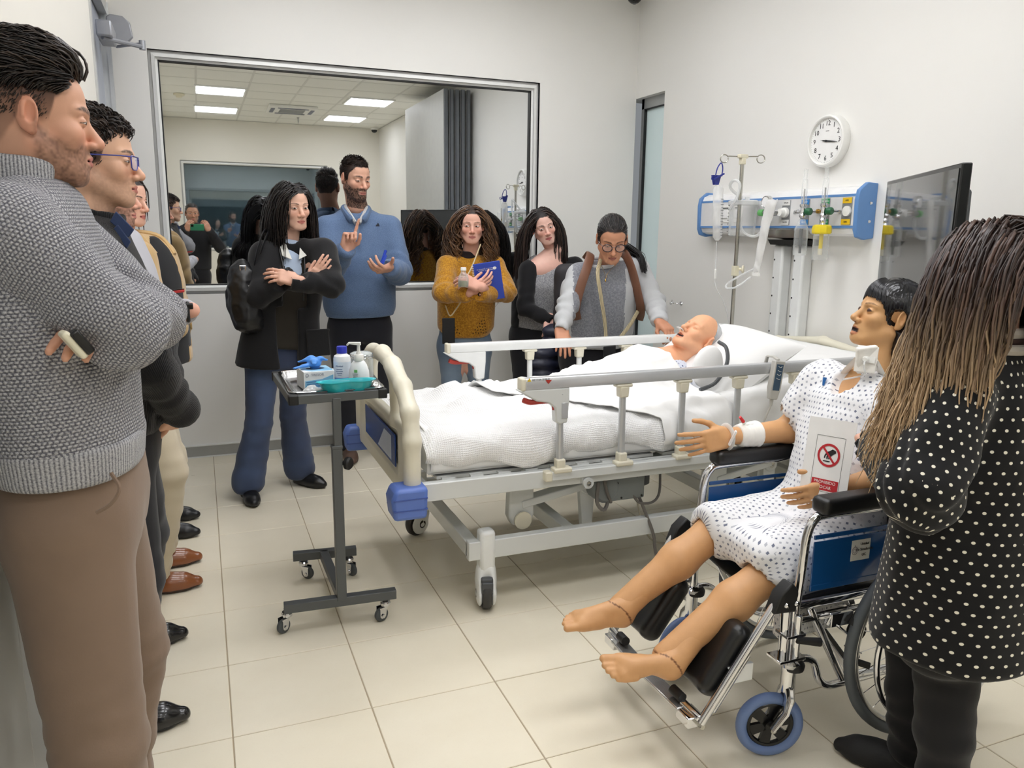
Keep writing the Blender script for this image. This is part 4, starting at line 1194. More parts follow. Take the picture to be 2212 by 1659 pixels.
# ================================================================ HEADWALL PANEL
hp = thing('headwall_panel', 'long white and blue medical gas headwall panel on the right wall', 'panel')
M_hblue = mat('headwall_blue', (96, 140, 196), .4); M_hw = mat('headwall_white', (240, 240, 240), .3); M_hal = mat('headwall_satin', (226, 226, 226), .38, .1)
y0p, y1p = 4.115, 2.885     # left (far) and right (near) ends
zb, zt_ = 1.425, 1.662
prof = [(0, zb+.01), (.05, zb), (.085, zb+.012), (.098, zb+.040), (.098, zb+.044), (.100, zb+.046), (.100, zb+.190), (.098, zb+.192), (.096, zb+.198), (.085, zb+.222), (.05, zt_), (0, zt_)]
t = MB(); t.prism(prof, (XR, y0p, 0), (-1, 0, 0), (0, 0, 1), y1p-y0p); body = t.build('housing', M_hw, hp, angle=30)
YM, LM = (y0p+y1p)/2, abs(y1p-y0p)
t = MB(); t.box((XR-.1005, YM, zb+.118), (.003, LM, .138)); t.build('front_plate', M_hal, body, False)
for z in (zb+.044, zb+.192):
    t = MB(); t.box((XR-.100, YM, z), (.006, LM, .012)); t.build('blue_stripe', M_hblue, body, False)
for y, e in ((y0p, 1), (y1p, -1)):
    t = MB(); pr = [(0, zb-.008), (.055, zb-.016), (.098, zb-.004), (.112, zb+.03), (.116, zb+.17), (.108, zb+.215), (.06, zt_+.014), (0, zt_+.010)]
    t.prism(pr, (XR, y if e > 0 else y-.024, 0), (-1, 0, 0), (0, 0, 1), .024); ec = t.build('end_cap', M_hblue, hp, bevel=.004)
    if e < 0:
        for z in (zb+.07, zb+.155):
            t = MB(); t.lathe((XR-.035, y-.0245, z), [(0, .003), (.006, .003), (.008, 0)], 14, (0, -1, 0)); t.build('screw', M_chrome, ec)
def fy(px): return at(px, 462, X=XR-.105)[1]
XF = XR-.103
def plate(px, zc, w_, h_, m_, name='outlet_plate'):
    t = MB(); t.box((XF, fy(px), zc), (.004, w_, h_)); return t.build(name, m_, hp, bevel=.002)
zc = zb+.118
M_gplate = mat('plate_grey', (150, 152, 154), .35, .5)
for px in (1567, 1594):
    p = plate(px, zc, .075, .098, M_white, 'switch_plate')
    t = MB()
    for dz in (-.0,): t.box((XF-.004, fy(px), zc), (.006, .048, .05))
    t.build('rocker', M_hw, p, bevel=.003)
    t = MB(); t.box((XF-.004, fy(px), zc+.034), (.004, .05, .006)); t.build('slot', M_dgrey, p, False)
def gas(px, colr, word1, name):
    p = plate(px, zc, .062, .128, M_gplate, 'gas_outlet'); mc = mat('gas_'+name, colr, .4)
    for e in (-1, 1):
        t = MB(); t.box((XF-.0026, fy(px), zc+e*.050), (.002, .056, .026)); l = t.build('gas_label', mc, p, False)
        text('outlet_lettering', word1, .011, (XF-.0042, fy(px), zc+e*.050), (0, -1, 0), (0, 0, 1), M_white if name in ('blue', 'green') else M_ink, l)
    return p
p = gas(1697, (226, 226, 224), 'VACIO', 'white'); t = MB(); t.lathe((XF, fy(1697), zc), [(.0, .0), (.026, 0), (.026, .018), (.019, .022), (.019, .045), (.0, .045)], 24, (-1, 0, 0)); t.build('outlet_ring', M_white, p)
t = MB(); t.lathe((XF, fy(1716), zc), [(0, .004), (.009, .004), (.011, 0)], 14, (-1, 0, 0)); t.build('key_switch', M_chrome, hp)
p = gas(1738, (52, 128, 196), 'VACIO', 'blue'); t = MB(); t.lathe((XF-.002, fy(1738), zc), [(0, .006), (.016, .006), (.018, 0)], 20, (-1, 0, 0), flat=1.6, ref=(0, 1, 0)); sp = t.build('socket_face', M_white, p)
t = MB()
for dy, dz in ((-.006, .008), (.006, .008), (0, -.006)): t.cyl((XF-.0075, fy(1738)+dy, zc+dz), (XF-.009, fy(1738)+dy, zc+dz), .003, n=8)
t.build('socket_hole', M_black, sp)['kind'] = 'stuff'
p = gas(1781, (36, 146, 84), 'OXIGENO', 'green'); p2 = gas(1828, (232, 190, 30), 'AIRE', 'yellow')
for px in (1781, 1828):
    t = MB(); t.lathe((XF, fy(px)-.006, zc), [(0, 0), (.024, 0), (.024, .012), (0, .014)], 24, (-1, 0, 0)); t.build('outlet_ring', M_white, p if px == 1781 else p2)
# satin cradle, black shelf and the two slotted columns
ys0, ys1 = at(1662, 505, X=XR-.09)[1], at(1748, 505, X=XR-.09)[1]
t = MB(); t.prism([(0, zb-.022), (.11, zb-.012), (.112, zb+.03), (.0, zb+.03)], (XR, ys0, 0), (-1, 0, 0), (0, 0, 1), ys1-ys0); t.build('cradle', M_steel, hp, angle=30)
t = MB(); t.prism([(0, zb-.05), (.09, zb-.05), (.11, zb-.022), (0, zb-.022)], (XR-.005, ys0-.02, 0), (-1, 0, 0), (0, 0, 1), ys1-ys0+.04); t.build('black_shelf', M_black, hp)
for pa, pb2 in ((1682, 0), (1726, 1)):
    yy = at(pa, 560, X=XR-.06)[1]
    t = MB(); t.box((XR-.035, yy, (zb-.05)/2+.02), (.068, .075, zb-.09)); col_ = t.build('column', M_white2, hp, bevel=.012)
    t = MB(); z = zb-.13
    while z > .2:
        t.lathe((XR-.0685, yy+.022, z), [(0, .0012), (.0052, .0012), (.0052, 0)], 10, (-1, 0, 0)); z -= .098
    hs = t.build('column_hole', M_black, col_); hs['kind'] = 'stuff'
seat(hp, (XR, YM, zb))

# ---- things plugged into the panel
M_clear = glass_mat('clear_plastic', (236, 240, 240), .13, .06)
M_brass = mat('brass', (196, 160, 84), .25, 1.0)
def flowmeter(name, label, px, knob_rgb, side):
    t0 = thing(name, label, 'flowmeter'); mk = mat('knob_'+name, knob_rgb, .35)
    y = fy(px); x = XF-.075
    piece(t0, 'body', M_chrome, lambda t: (t.lathe((x, y, zc-.03), [(0, 0), (.014, 0), (.018, .01), (.013, .02), (.013, .05), (.018, .055), (.018, .066), (.0, .068)], 20), t.cyl((x, y, zc), (XF, y-side*.03, zc), .009)), angle=35)
    piece(t0, 'knob', mk, lambda t: t.lathe((x, y-side*.022, zc), [(0, 0), (.016, 0), (.018, .004), (.018, .024), (.015, .028), (0, .028)], 14, (.25, -1*side, 0)))
    piece(t0, 'inlet', M_chrome if side > 0 and 'oxygen' in label else M_brass, lambda t: t.lathe((x, y+.014, zc), [(0, 0), (.008, 0), (.008, .016), (.011, .017), (.011, .028), (0, .028)], 14, (0, 1, 0)))
    piece(t0, 'tube', M_clear, lambda t: t.lathe((x, y, zc+.035), [(.014, 0), (.014, .09), (.011, .12), (.009, .122), (.009, .17), (0, .171)], 20))
    piece(t0, 'scale_rod', M_chrome, lambda t: t.cyl((x, y, zc+.037), (x, y, zc+.11), .004, n=8))
    return t0, x, y
fm, x, y = flowmeter('flowmeter', 'chrome oxygen flowmeter with a green knob and clear cup on the panel', 1759, (24, 92, 56), 1)
piece(fm, 'cone', M_clear, lambda t: t.lathe((x, y, zc-.035), [(.014, 0), (.02, -.02), (.034, -.05), (.034, -.06), (0, -.06)], 24))
piece(fm, 'cup', M_clear, lambda t: t.lathe((x, y, zc-.095), [(.033, 0), (.033, -.115), (.03, -.12), (0, -.12)], 28))
piece(fm, 'filter', M_dgrey, lambda t: t.lathe((x, y, zc-.085), [(0, 0), (.009, 0), (.009, -.085), (.006, -.085), (.006, -.12), (0, -.12)], 14))
seat(fm, (x, y, zc))
fm, x, y = flowmeter('flowmeter', 'brass air flowmeter with a yellow lidded clear cup on the panel', 1804, (226, 176, 20), 1)
piece(fm, 'cone', M_chrome, lambda t: t.lathe((x, y, zc-.03), [(.0, 0), (.012, 0), (.016, -.012), (.012, -.024), (.016, -.034), (0, -.034)], 20), angle=30)
lid = piece(fm, 'lid', mat('lid_yellow', (230, 206, 30), .4), lambda t: t.lathe((x, y, zc-.064), [(0, 0), (.034, 0), (.043, -.006), (.046, -.018), (.046, -.038), (.040, -.044), (0, -.044)], 10), angle=25)
piece(fm, 'cup', M_clear, lambda t: t.lathe((x, y, zc-.108), [(.037, 0), (.037, -.12), (.034, -.125), (0, -.125)], 28))
piece(fm, 'filter', mat('lid_yellow', (230, 206, 30), .4), lambda t: t.lathe((x, y, zc-.10), [(0, 0), (.010, 0), (.009, -.08), (0, -.08)], 14))
piece(fm, 'filter_tip', M_cream, lambda t: t.cyl((x, y, zc-.178), (x, y, zc-.208), .011, n=14))
seat(fm, (x, y, zc))
# suction canister with gauge, tubing and bag
sn = thing('suction_canister', 'clear suction canister with a pressure gauge and loose tubing on the panel', 'canister')
yc, xc = fy(1633)+.0, XF-.09
piece(sn, 'canister', M_clear, lambda t: t.lathe((xc, yc, zc-.125), [(0, 0), (.066, 0), (.070, .004), (.076, .165), (.076, .17)], 36))
piece(sn, 'lid', glass_mat('lid_clear', (240, 242, 242), .5, .2), lambda t: (t.lathe((xc, yc, zc+.043), [(.080, 0), (.082, .004), (.082, .02), (.07, .026), (0, .028)], 28), t.cyl((xc, yc+.03, zc+.07), (xc, yc+.03, zc+.09), .012), t.cyl((xc, yc-.03, zc+.07), (xc, yc-.03, zc+.085), .012)))
t = MB()
for i in range(8): t.box((xc-.055, yc+.055, zc-.10+.02*i), (.003, .022, .003), (unit(V(-.7, .7, 0)), unit(V(.7, .7, 0)), V(0, 0, 1)))
t.build('scale_marks', M_ink, sn, False)['kind'] = 'stuff'
yg = fy(1676)
piece(sn, 'gauge', M_chrome, lambda t: t.lathe((XF-.05, yg, zc+.055), [(0, 0), (.030, 0), (.033, .004), (.033, .026), (.03, .030), (.027, .028), (0, .028)], 30, (-1, 0, 0)))
piece(sn, 'gauge_dial', M_hw, lambda t: t.lathe((XF-.0785, yg, zc+.055), [(0, 0), (.026, 0)], 28, (-1, 0, 0)))
piece(sn, 'regulator', M_chrome, lambda t: (t.cyl((XF-.06, yg, zc+.025), (XF-.06, yg, zc-.01), .011), t.cyl((XF-.06, yg+.02, zc), (XF-.06, yg-.045, zc), .014), t.cyl((XF-.06, yg-.045, zc), (XF-.02, yg-.06, zc), .016)))
piece(sn, 'regulator_knob', mat('knob_green', (96, 170, 96), .4), lambda t: t.lathe((XF-.06, yg+.025, zc), [(0, 0), (.016, 0), (.018, .004), (.018, .034), (.014, .038), (0, .038)], 12, (0, 1, 0)))
M_hose = glass_mat('hose_clear', (238, 240, 240), .42, .2)
t = MB()
t.tube(curve([(XF-.06, yg, zc-.02), (XF-.06, yg+.01, zc-.075), (XF-.08, yg+.06, zc-.125), (xc-.03, yc-.05, zc-.10), (xc-.05, yc-.03, zc-.02)], 24), .0075, 8); t.build('gauge_hose', M_hose, sn)
lp = [(xc-.02, yc+.0, zc+.08), (xc-.08, yc+.02, zc+.135), (xc-.09, yc-.02, zc+.17), (xc-.08, yc-.06, zc+.15), (xc-.085, yc-.05, zc+.08), (xc-.09, yc+.0, zc+.02)]
t = MB(); t.tube(curve(lp, 26), .008, 8); t.build('loop_hose', M_hose, sn)
t = MB(); xb = xc-.10
ctr = [at(1668, 432, X=xb), at(1655, 480, X=xb), at(1645, 530, X=xb), at(1637, 570, X=xb), at(1633, 588, X=xb)]; wd = [.03, .026, .022, .017, .019]
def bagf(u, v):
    i = v*(len(ctr)-1); j = min(int(i), len(ctr)-2); f = i-j; c_ = ctr[j]*(1-f)+ctr[j+1]*f; w_ = wd[j]*(1-f)+wd[j+1]*f
    a = 2*math.pi*u; return c_+V(math.sin(a)*.010*(1+.3*math.sin(v*23+u*9)), math.cos(a)*w_*1.35, .004*math.sin(u*20+v*14))
t.grid(bagf, 24, 30, True); t.build('catheter_bag', glass_mat('bag_clear', (240, 240, 238), .5, .22), sn)
t = MB(); t.box(at(1633, 592, X=xb), (.012, .05, .018)); t.build('bag_seal', M_white, sn)
t = MB(); t.tube(curve([at(1630, 580, X=xb), at(1600, 595, X=xb-.03), at(1572, 612, X=xb-.06), at(1570, 622, X=xb-.07), at(1590, 620, X=xb-.06), at(1622, 598, X=xb)], 26), .005, 7); t.build('tail_hose', M_hose, sn)
seat(sn, (xc, yc, zc-.125))

# ================================================================ IV STAND
iv = thing('drip_stand', 'steel drip stand with two hooks behind the pillow', 'drip stand')
yi = 3.56
p0, p1 = at(1585, 712, Y=yi), at(1598, 352, Y=yi)
xi = (p0[0]+p1[0])/2
piece(iv, 'pole', M_steel, lambda t: t.tube([(xi, yi, .42), (xi, yi, p1[2])], .0105, 14))
piece(iv, 'pole_base', M_steel, lambda t: t.tube([(xi, yi, .42), (xi, yi-.05, .42)], .012, 10))
hd = V(xi, yi, p1[2])
piece(iv, 'hook_block', M_cream, lambda t: (t.box(hd+V(0, 0, .01), (.028, .03, .035)), t.box(hd+V(0, 0, .035), (.055, .03, .02))), bevel=.004)
for e in (-1, 1):
    b_ = hd+V(0, 0, .034); ux = unit(V(.93, -.37, 0))
    pts = [b_+ux*e*.02, b_+ux*e*.075+V(0, 0, .001)]+[b_+ux*e*.098+.021*(ux*e*math.cos(R(a))+V(0, 0, 1)*math.sin(R(a)))+V(0, 0, -.012) for a in range(145, -200, -20)]
    piece(iv, 'hook', M_steel, lambda t: t.tube(pts, .0032, 8))
kc_ = at(1588, 585, Y=yi)
piece(iv, 'clamp', M_cream, lambda t: (t.box(V(xi, yi, kc_[2]), (.03, .03, .055)), t.lathe(V(xi+.012, yi-.015, kc_[2]+.01), [(0, 0), (.008, 0), (.008, .015), (.021, .016), (.021, .028), (0, .029)], 18, (.7, -.7, 0))), bevel=.003)
seat(iv, (xi, yi, .42))
bu = thing('drip_burette', 'clear drip bag with dark blue hanger on the left hook of the stand', 'drip bag')
hk = at(1558, 352, Y=yi+.03)
tp = at(1552, 383, Y=yi+.03)
M_bluep = mat('hanger_blue', (42, 54, 140), .4)
piece(bu, 'hanger', M_bluep, lambda t: (t.tube(curve([tp+V(-.02, 0, .005), (hk+tp)/2+V(-.016, 0, .01), hk, (hk+tp)/2+V(.018, 0, .01), tp+V(.02, 0, .005)], 18), .0035, 7), t.tube([tp+V(-.03, 0, -.012), tp+V(.035, 0, .02)], .005, 8), t.prism([(-.026, .012), (.026, .012), (.012, -.038), (-.012, -.038)], tp+V(0, .01, 0), (1, 0, 0), (0, 0, 1), -.02), t.tube(arc(tp+V(-.034, 0, -.006), .010, 0, 340, 12), .0025, 6, closed=True)))
q1_, q2_ = at(1552, 400, Y=yi+.03), at(1549, 520, Y=yi+.03)
piece(bu, 'chamber', glass_mat('burette_clear', (240, 241, 240), .34, .15), lambda t: t.tube([q1_, q1_+V(0, 0, -.02), (q1_+q2_)/2, q2_+V(0, 0, .02), q2_], [.016, .027, .026, .025, .008], 20))
t = MB()
for i in range(14):
    f = .25+.05*i; c_ = q1_*(1-f)+q2_*f; t.box(c_+V(.008, -.0268, 0), (.012 if i % 2 else .018, .001, .0028))
t.build('scale_marks', mat('mark_ink', (90, 92, 96), .5), bu, False)['kind'] = 'stuff'
e_ = [at(a_, b2, Y=yi+.03) for a_, b2 in ((1548, 522), (1546, 565), (1545, 592), (1546, 620), (1562, 650), (1573, 690), (1570, 712))]
piece(bu, 'drip_line', M_hose, lambda t: t.tube(curve(e_, 40), .0022, 6))
piece(bu, 'roller', M_white, lambda t: t.box(e_[2], (.012, .012, .055)), bevel=.003)
seat(bu, tp)
# small wall hook, monitor on its arm
wh = MB(); q = at(1466, 655, X=XR); wh.tube(curve([q+V(0, -.03, .0), q+V(-.03, -.03, 0), q+V(-.05, .0, .004), q+V(-.05, .03, .0), q+V(-.03, .045, -.012), q+V(-.03, .035, .02)], 22), .004, 8); wh.lathe(q+V(0, -.03, 0), [(0, .004), (.014, .004), (.016, 0)], 16, (-1, 0, 0))
tag(wh.build('wall_hook', M_chrome, None), 'small chrome hook on the right wall above the far bed rail', 'hook')
mo = thing('monitor', 'tall thin black patient monitor screen on a wall arm at the right', 'monitor')
L0 = at(1916, 392, X=2.60); dv = V(-.56, -.83, 0); nv = V(-.83, .56, 0)
d_ = _fw*FPX+_R*(2078-1106)+_U*(829.5-350)
A2 = np.array([[d_[0], -dv[0]], [d_[1], -dv[1]]]); sol = np.linalg.solve(A2, np.array([L0[0], L0[1]])); W_ = sol[1]
zt2 = L0[2]; hb = zt2-at(1932, 625, X=2.60)[2]
cmid = L0+dv*W_/2+V(0, 0, -hb/2)
M_scr = mat('screen_black', (16, 18, 20), .06, coat=.6, spec=.8)
t = MB(); t.box(cmid-nv*.016, (W_, .030, hb), (dv, -nv, V(0, 0, 1))); scb = t.build('bezel', M_blackg, mo, bevel=.004)
t = MB(); t.box(cmid+nv*.0, (W_-.03, .003, hb-.03), (dv, -nv, V(0, 0, 1))); t.build('screen', M_scr, scb, False)
t = MB(); t.box(cmid-nv*.050+V(0, 0, -.01), (W_*.8, .045, hb*.72), (dv, -nv, V(0, 0, 1)), taper=.96); t.build('back_cover', M_dgrey, mo, bevel=.01)
t = MB(); t.tube([cmid-nv*.07, cmid-nv*.16+V(.03, 0, -.02), V(XR, cmid[1]-.12, cmid[2]-.02)], .022, 12); t.box((XR-.01, cmid[1]-.12, cmid[2]-.02), (.02, .12, .16)); t.build('wall_arm', M_white2, mo, bevel=.004)
seat(mo, cmid)
# ================================================================ WHEELCHAIR
CA = R(1.0); CU = V(math.cos(CA), -math.sin(CA), 0); CV = V(math.sin(CA), math.cos(CA), 0); CO = V(1.433, 1.515, 0)
CT = np.eye(4); CT[:3, 0], CT[:3, 1], CT[:3, 2], CT[:3, 3] = CU, CV, V(0, 0, 1), CO
def cw(u, v, z): return CO+CU*u+CV*v+V(0, 0, z)
def atv(px, py, v):
    """room point seen at a place in the photograph, in the wheelchair's upright plane at lateral v"""
    d = _fw*FPX+_R*(px-1106)+_U*(829.5-py); p0 = CO+CV*v
    return CAM+d*(((p0-CAM) @ CV)/(d @ CV))
wc = thing('wheelchair', 'chrome wheelchair with blue side panels and black padded armrests', 'wheelchair')
M_pad = mat('black_vinyl', (20, 20, 21), .36, bump=(90, .1)); M_blueP = mat('panel_blue', (20, 78, 140), .25, var=(5, .12), coat=.4)
M_tire = mat('tire_grey', (92, 98, 104), .6); M_rim = mat('rim_alloy', (196, 196, 196), .25, .8); M_btire = mat('tire_blue', (104, 126, 172), .5)
def cp(name, fn, m_, parent=None, **k):
    t = MB(CT); fn(t); return t.build(name, m_, parent or wc, **k)
W2 = .47
for v, e in ((0.0, -1), (W2, 1)):
    # side frame tubes
    cp('arm_tube', lambda t: t.tube(curve([(.0, v, .36), (.006, v, .46), (.014, v, .56), (.020, v, .645), (.040, v, .688), (.085, v, .700), (.30, v, .700), (.415, v, .700), (.42, v, .50), (.42, v, .36)], 40), .0125, 12), M_chrome)
    cp('back_post', lambda t: t.tube([(.42, v, .20), (.42, v, .70), (.44, v, .92), (.50, v, .945), (.56, v, .945)], .0125, 12), M_chrome)
    cp('push_grip', lambda t: t.tube([(.50, v, .945), (.62, v, .945)], .017, 12), M_black)
    s = Shape(); s.add(RBox(cw(.205, v, .727), (.140, .016, .008), .016, (CU, CV, V(0, 0, 1))), .005)
    sdf_obj('arm_pad', s, .006, M_pad, wc, False)
    cp('side_panel', lambda t: t.box((.235, v+e*.004, .565), (.385, .004, .125)), M_blueP, bevel=.002)
    cp('panel_edge', lambda t: t.box((.235, v+e*.004, .640), (.385, .006, .012)), M_blueP, bevel=.002)
    cp('panel_trim', lambda t: t.box((.235, v+e*.004, .495), (.385, .006, .018)), M_blueP, bevel=.002)
    cp('seat_rail', lambda t: t.tube([(-.02, v, .448), (.42, v, .448)], .0125, 12), M_chrome)
    cp('lower_rail', lambda t: t.tube([(.0, v, .405), (.42, v, .405)], .0115, 12), M_chrome)
    cp('front_post', lambda t: t.tube([(.0, v, .27), (.0, v, .46)], .016, 14), M_chrome)
    cp('brace_tube', lambda t: t.tube([(.05, v, .44), (.19, v, .20), (.42, v, .19)], .0125, 10), M_chrome)
    cp('curved_tube', lambda t: t.tube(curve([(.0, v, .285), (.05, v, .285), (.085, v, .265), (.105, v, .215), (.14, v, .185), (.20, v, .182), (.42, v, .19)], 26), .0115, 10), M_chrome)
    # caster
    cp('caster_head', lambda t: (t.tube([(.0, v, .20), (.0, v, .275)], .020, 16), t.lathe((0, v, .275), [(.0, 0), (.026, 0), (.03, .012), (.02, .022), (0, .024)], 16)), M_chrome)
    cp('head_cap', lambda t: t.lathe((.012, v, .272), [(0, .026), (.022, .022), (.032, .006), (.030, -.008), (0, -.01)], 16), M_black)
    ang = R(-18 if e < 0 else 12); ca, sa = math.cos(ang), math.sin(ang)
    hu = V(-.042*ca, v-.042*sa, .096); cvx = V(-sa, ca, 0); cux = V(ca, sa, 0)
    cwh = cp('caster_tire', lambda t: t.tube([hu+.080*(cux*math.cos(a)+V(0, 0, 1)*math.sin(a)) for a in np.linspace(0, 2*math.pi, 41)[:-1]], .0155, 10, closed=True), M_btire)
    def cast_rim(t):
        t.tube([hu+.062*(cux*math.cos(a)+V(0, 0, 1)*math.sin(a)) for a in np.linspace(0, 2*math.pi, 33)[:-1]], .008, 8, closed=True)
        t.lathe(hu-cvx*.014, [(0, 0), (.016, 0), (.016, .028), (0, .028)], 18, cvx)
        for k in range(6):
            a = k*math.pi/3+.3; dd = cux*math.cos(a)+V(0, 0, 1)*math.sin(a); nn = np.cross(cvx, dd)
            t.prism([(.010, -.012), (.058, -.016), (.062, 0), (.058, .016), (.010, .012)], hu-cvx*.005, dd, nn, .010)
            
    cp('caster_rim', cast_rim, M_blackg, cwh, angle=30)
    for q in (-1, 1):
        cp('caster_fork', lambda t: t.tube([V(0, v, .205)+cvx*q*.008, V(-.002, v, .185)+cvx*q*.024, V(-.012, v, .150)+cvx*q*.026, hu+cvx*q*.025], [.014, .013, .011, .009], 10, flat=1.5, ref=cvx), M_chrome)
    cp('caster_axle', lambda t: t.lathe(hu-cvx*.034, [(0, 0), (.008, 0), (.008, .004), (.005, .004), (.005, .064), (.008, .064), (.008, .068), (0, .068)], 12, cvx), M_steel)
    # big wheel
    wv = v+e*.052; wc_ = V(.445, wv, .302)
    def ring(r, rr_, n=64, off=0.0, m2=10): 
        return lambda t: t.tube([wc_+V(0, off, 0)+r*V(math.cos(a), 0, math.sin(a)) for a in np.linspace(0, 2*math.pi, n+1)[:-1]], rr_, m2, closed=True)
    tire = cp('wheel_tire', ring(.287, .0155), M_tire)
    cp('wheel_rim', ring(.266, .0085), M_rim, tire)
    cp('hand_rim', ring(.235, .0085, off=e*.045), M_chrome, tire)
    cp('hub', lambda t: t.lathe(wc_-V(0, .03, 0), [(0, 0), (.022, 0), (.022, .008), (.012, .012), (.012, .048), (.022, .052), (.022, .06), (0, .06)], 20, (0, 1, 0)), M_chrome, tire)
    for k in range(24):
        a = 2*math.pi*k/24; b_ = a+(.32 if k % 2 else -.32)
        cp('spoke', lambda t: t.tube([wc_+V(.02*math.cos(b_), .022*(1 if k % 4 < 2 else -1), .02*math.sin(b_)), wc_+.262*V(math.cos(a), 0, math.sin(a))], .0014, 4, cap=False), M_chrome, tire)
    # brake
    cp('brake_clamp', lambda t: (t.box((.135, v+e*.022, .405), (.075, .03, .038)), t.bar((.12, v+e*.032, .39), (.19, v+e*.034, .33), .006, .022, (0, 1, 0)), t.bar((.175, v+e*.040, .35), (.195, v+e*.042, .285), .006, .02, (0, 1, 0)), t.bar((.15, v+e*.045, .325), (.20, v+e*.045, .300), .005, .02, (0, 1, 0))), M_chrome, bevel=.002)
    cp('brake_lever', lambda t: (t.tube([(.165, v+e*.045, .385), (.205, v+e*.05, .455)], [.014, .013], 10), t.lathe((.185, v+e*.030, .365), [(0, 0), (.026, 0), (.026, .02), (0, .02)], 18, (0, e, 0)), t.tube([(.185, v+e*.045, .275), (.215, v+e*.07, .268)], .010, 8)), M_black)
    # leg rest
    fvv = v+(-.012 if e < 0 else .012); i_ = -e
    cp('legrest_mount', lambda t: (t.tube([(-.038, fvv, .455), (-.036, fvv, .30)], .0135, 12), t.tube([(-.012, fvv+e*.02, .44), (-.012, fvv+e*.02, .31)], .010, 10), t.box((-.022, fvv+e*.006, .385), (.06, .05, .008)), t.box((-.03, fvv+e*.006, .318), (.085, .055, .008))), M_chrome, bevel=.001)
    cp('legrest_joint', lambda t: t.prism([(-.065, -.03), (.01, -.035), (.012, .03), (-.01, .05), (-.045, .02)], (-.03, fvv+.02, .485), (1, 0, 0), (0, 0, 1), .04), M_black, bevel=.005)
    for dx in (-.045, -.012): cp('joint_bolt', lambda t: t.lathe((dx-.01, fvv-.021 if e < 0 else fvv+.021, .475), [(0, .005), (.006, .004), (.008, 0)], 10, (0, e, 0)), M_chrome)
    cp('legrest_lever', lambda t: t.tube([(-.02, fvv+e*.03, .375), (.045, fvv+e*.045, .365)], [.009, .012], 10), M_black)
    a0, a1 = V(-.055, fvv, .50), V(-.287, fvv, .172)
    cp('legrest_tube', lambda t: (t.tube([a0, a1], .0125, 12), t.tube([a0+(a1-a0)*.45+V(.006, 0, -.01), a1+(a0-a1)*.12+V(.006, 0, -.01)], .010, 10)), M_chrome)
    # calf pad
    ax = unit(a1-a0); nrm = unit(np.cross(V(0, 1, 0), ax)); nrm = nrm if nrm[2] > 0 else -nrm
    cc_ = a0+(a1-a0)*.58+V(0, i_*.095, 0)+nrm*.005
    def tow(p): return cw(*p)
    dirw = lambda d3: CU*d3[0]+CV*d3[1]+V(0, 0, 1)*d3[2]
    s = Shape(); Bx = (dirw(ax), dirw(V(0, 1, 0)), dirw(nrm))
    s.add(RBox(tow(cc_), (.075, .045, .008), .034, Bx), .01); s.add(Ell(tow(cc_+nrm*.075), (.25, .055, .05), Bx), .05, 's')
    sdf_obj('calf_pad', s, .007, M_pad, wc, False)
    cp('pad_bracket', lambda t: (t.bar(cc_-nrm*.04, cc_-nrm*.04+V(0, -i_*.10, 0)+nrm*.03, .04, .005, (0, 0, 1)), t.box(cc_-nrm*.045+V(0, -i_*.085, 0), (.06, .012, .05))), M_white2, bevel=.002)
    # foot plate swung across
    f0, f1 = a1+(a0-a1)*.06, a1+V(-.02, i_*.225, .01)
    cp('foot_plate', lambda t: (t.bar(a1+V(-.012, i_*.06, .008), f1, .045, .010, (0, 0, 1))), M_rim, bevel=.003)
    cp('plate_hinge', lambda t: (t.tube([a1+V(.0, 0, .012), a1+V(-.008, i_*.075, .018)], .011, 10), t.box(a1+V(-.006, i_*.04, -.004), (.05, .06, .03))), M_chrome, bevel=.003)
    cp('plate_knob', lambda t: t.tube([a1+V(-.010, i_*.072, .030), a1+V(-.014, i_*.115, .034)], .014, 12), M_black)
    cp('tube_end', lambda t: t.tube([a1+V(.0, -.012, -.006), a1+V(0, .012, -.006)], .007, 8), M_steel)
cp('seat', lambda t: t.grid(lambda a, b: V(-.01+.43*a, .012+.446*b, .452-.03*math.sin(math.pi*b)), 16, 16), M_pad, solid=.012)
cp('backrest', lambda t: t.grid(lambda a, b: V(.425+.03*math.sin(math.pi*b)+.02*a, .0+W2*b, .52+.38*a), 14, 16), M_pad, solid=.008)
cp('cross_brace', lambda t: (t.bar((.20, .0, .43), (.20, W2, .20), .022, .022), t.bar((.235, .0, .20), (.235, W2, .43), .022, .022)), M_chrome, bevel=.003)
# owner label stuck on the near side panel
c = cw(.205, -.0065, .585); sx, sy = CU, V(0, 0, 1)
t = MB(); t.box(c, (.066, .0012, .060), (CU, CV, V(0, 0, 1))); st = t.build('panel_label', M_white, wc, bevel=.0015)
for i, wd_ in enumerate(('Unidad', 'De Simulación', 'UC')):
    text('handwriting', wd_, .0105, c-CV*.0012+CU*.012+V(0, 0, .017-.016*i), CU, (0, 0, 1), M_ink, st)
t = MB(); ec = c-CV*.0009-CU*.021+V(0, 0, -.001)
t.tube([ec+.0095*(CU*math.cos(a)+V(0, 0, 1.15)*math.sin(a)) for a in np.linspace(0, 2*math.pi, 25)[:-1]], .0009, 5, closed=True)
t.tube([ec+.006*(CU*math.cos(a)+V(0, 0, 1.0)*math.sin(a)) for a in np.linspace(0, 2*math.pi, 17)[:-1]], .0008, 5, closed=True); t.tube([ec+V(0, 0, .011), ec+V(0, 0, .016)], .0014, 5)
t.build('crest', mat('crest_grey', (150, 144, 150), .5), st)['kind'] = 'stuff'
seat(wc, cw(.2, .235, 0))
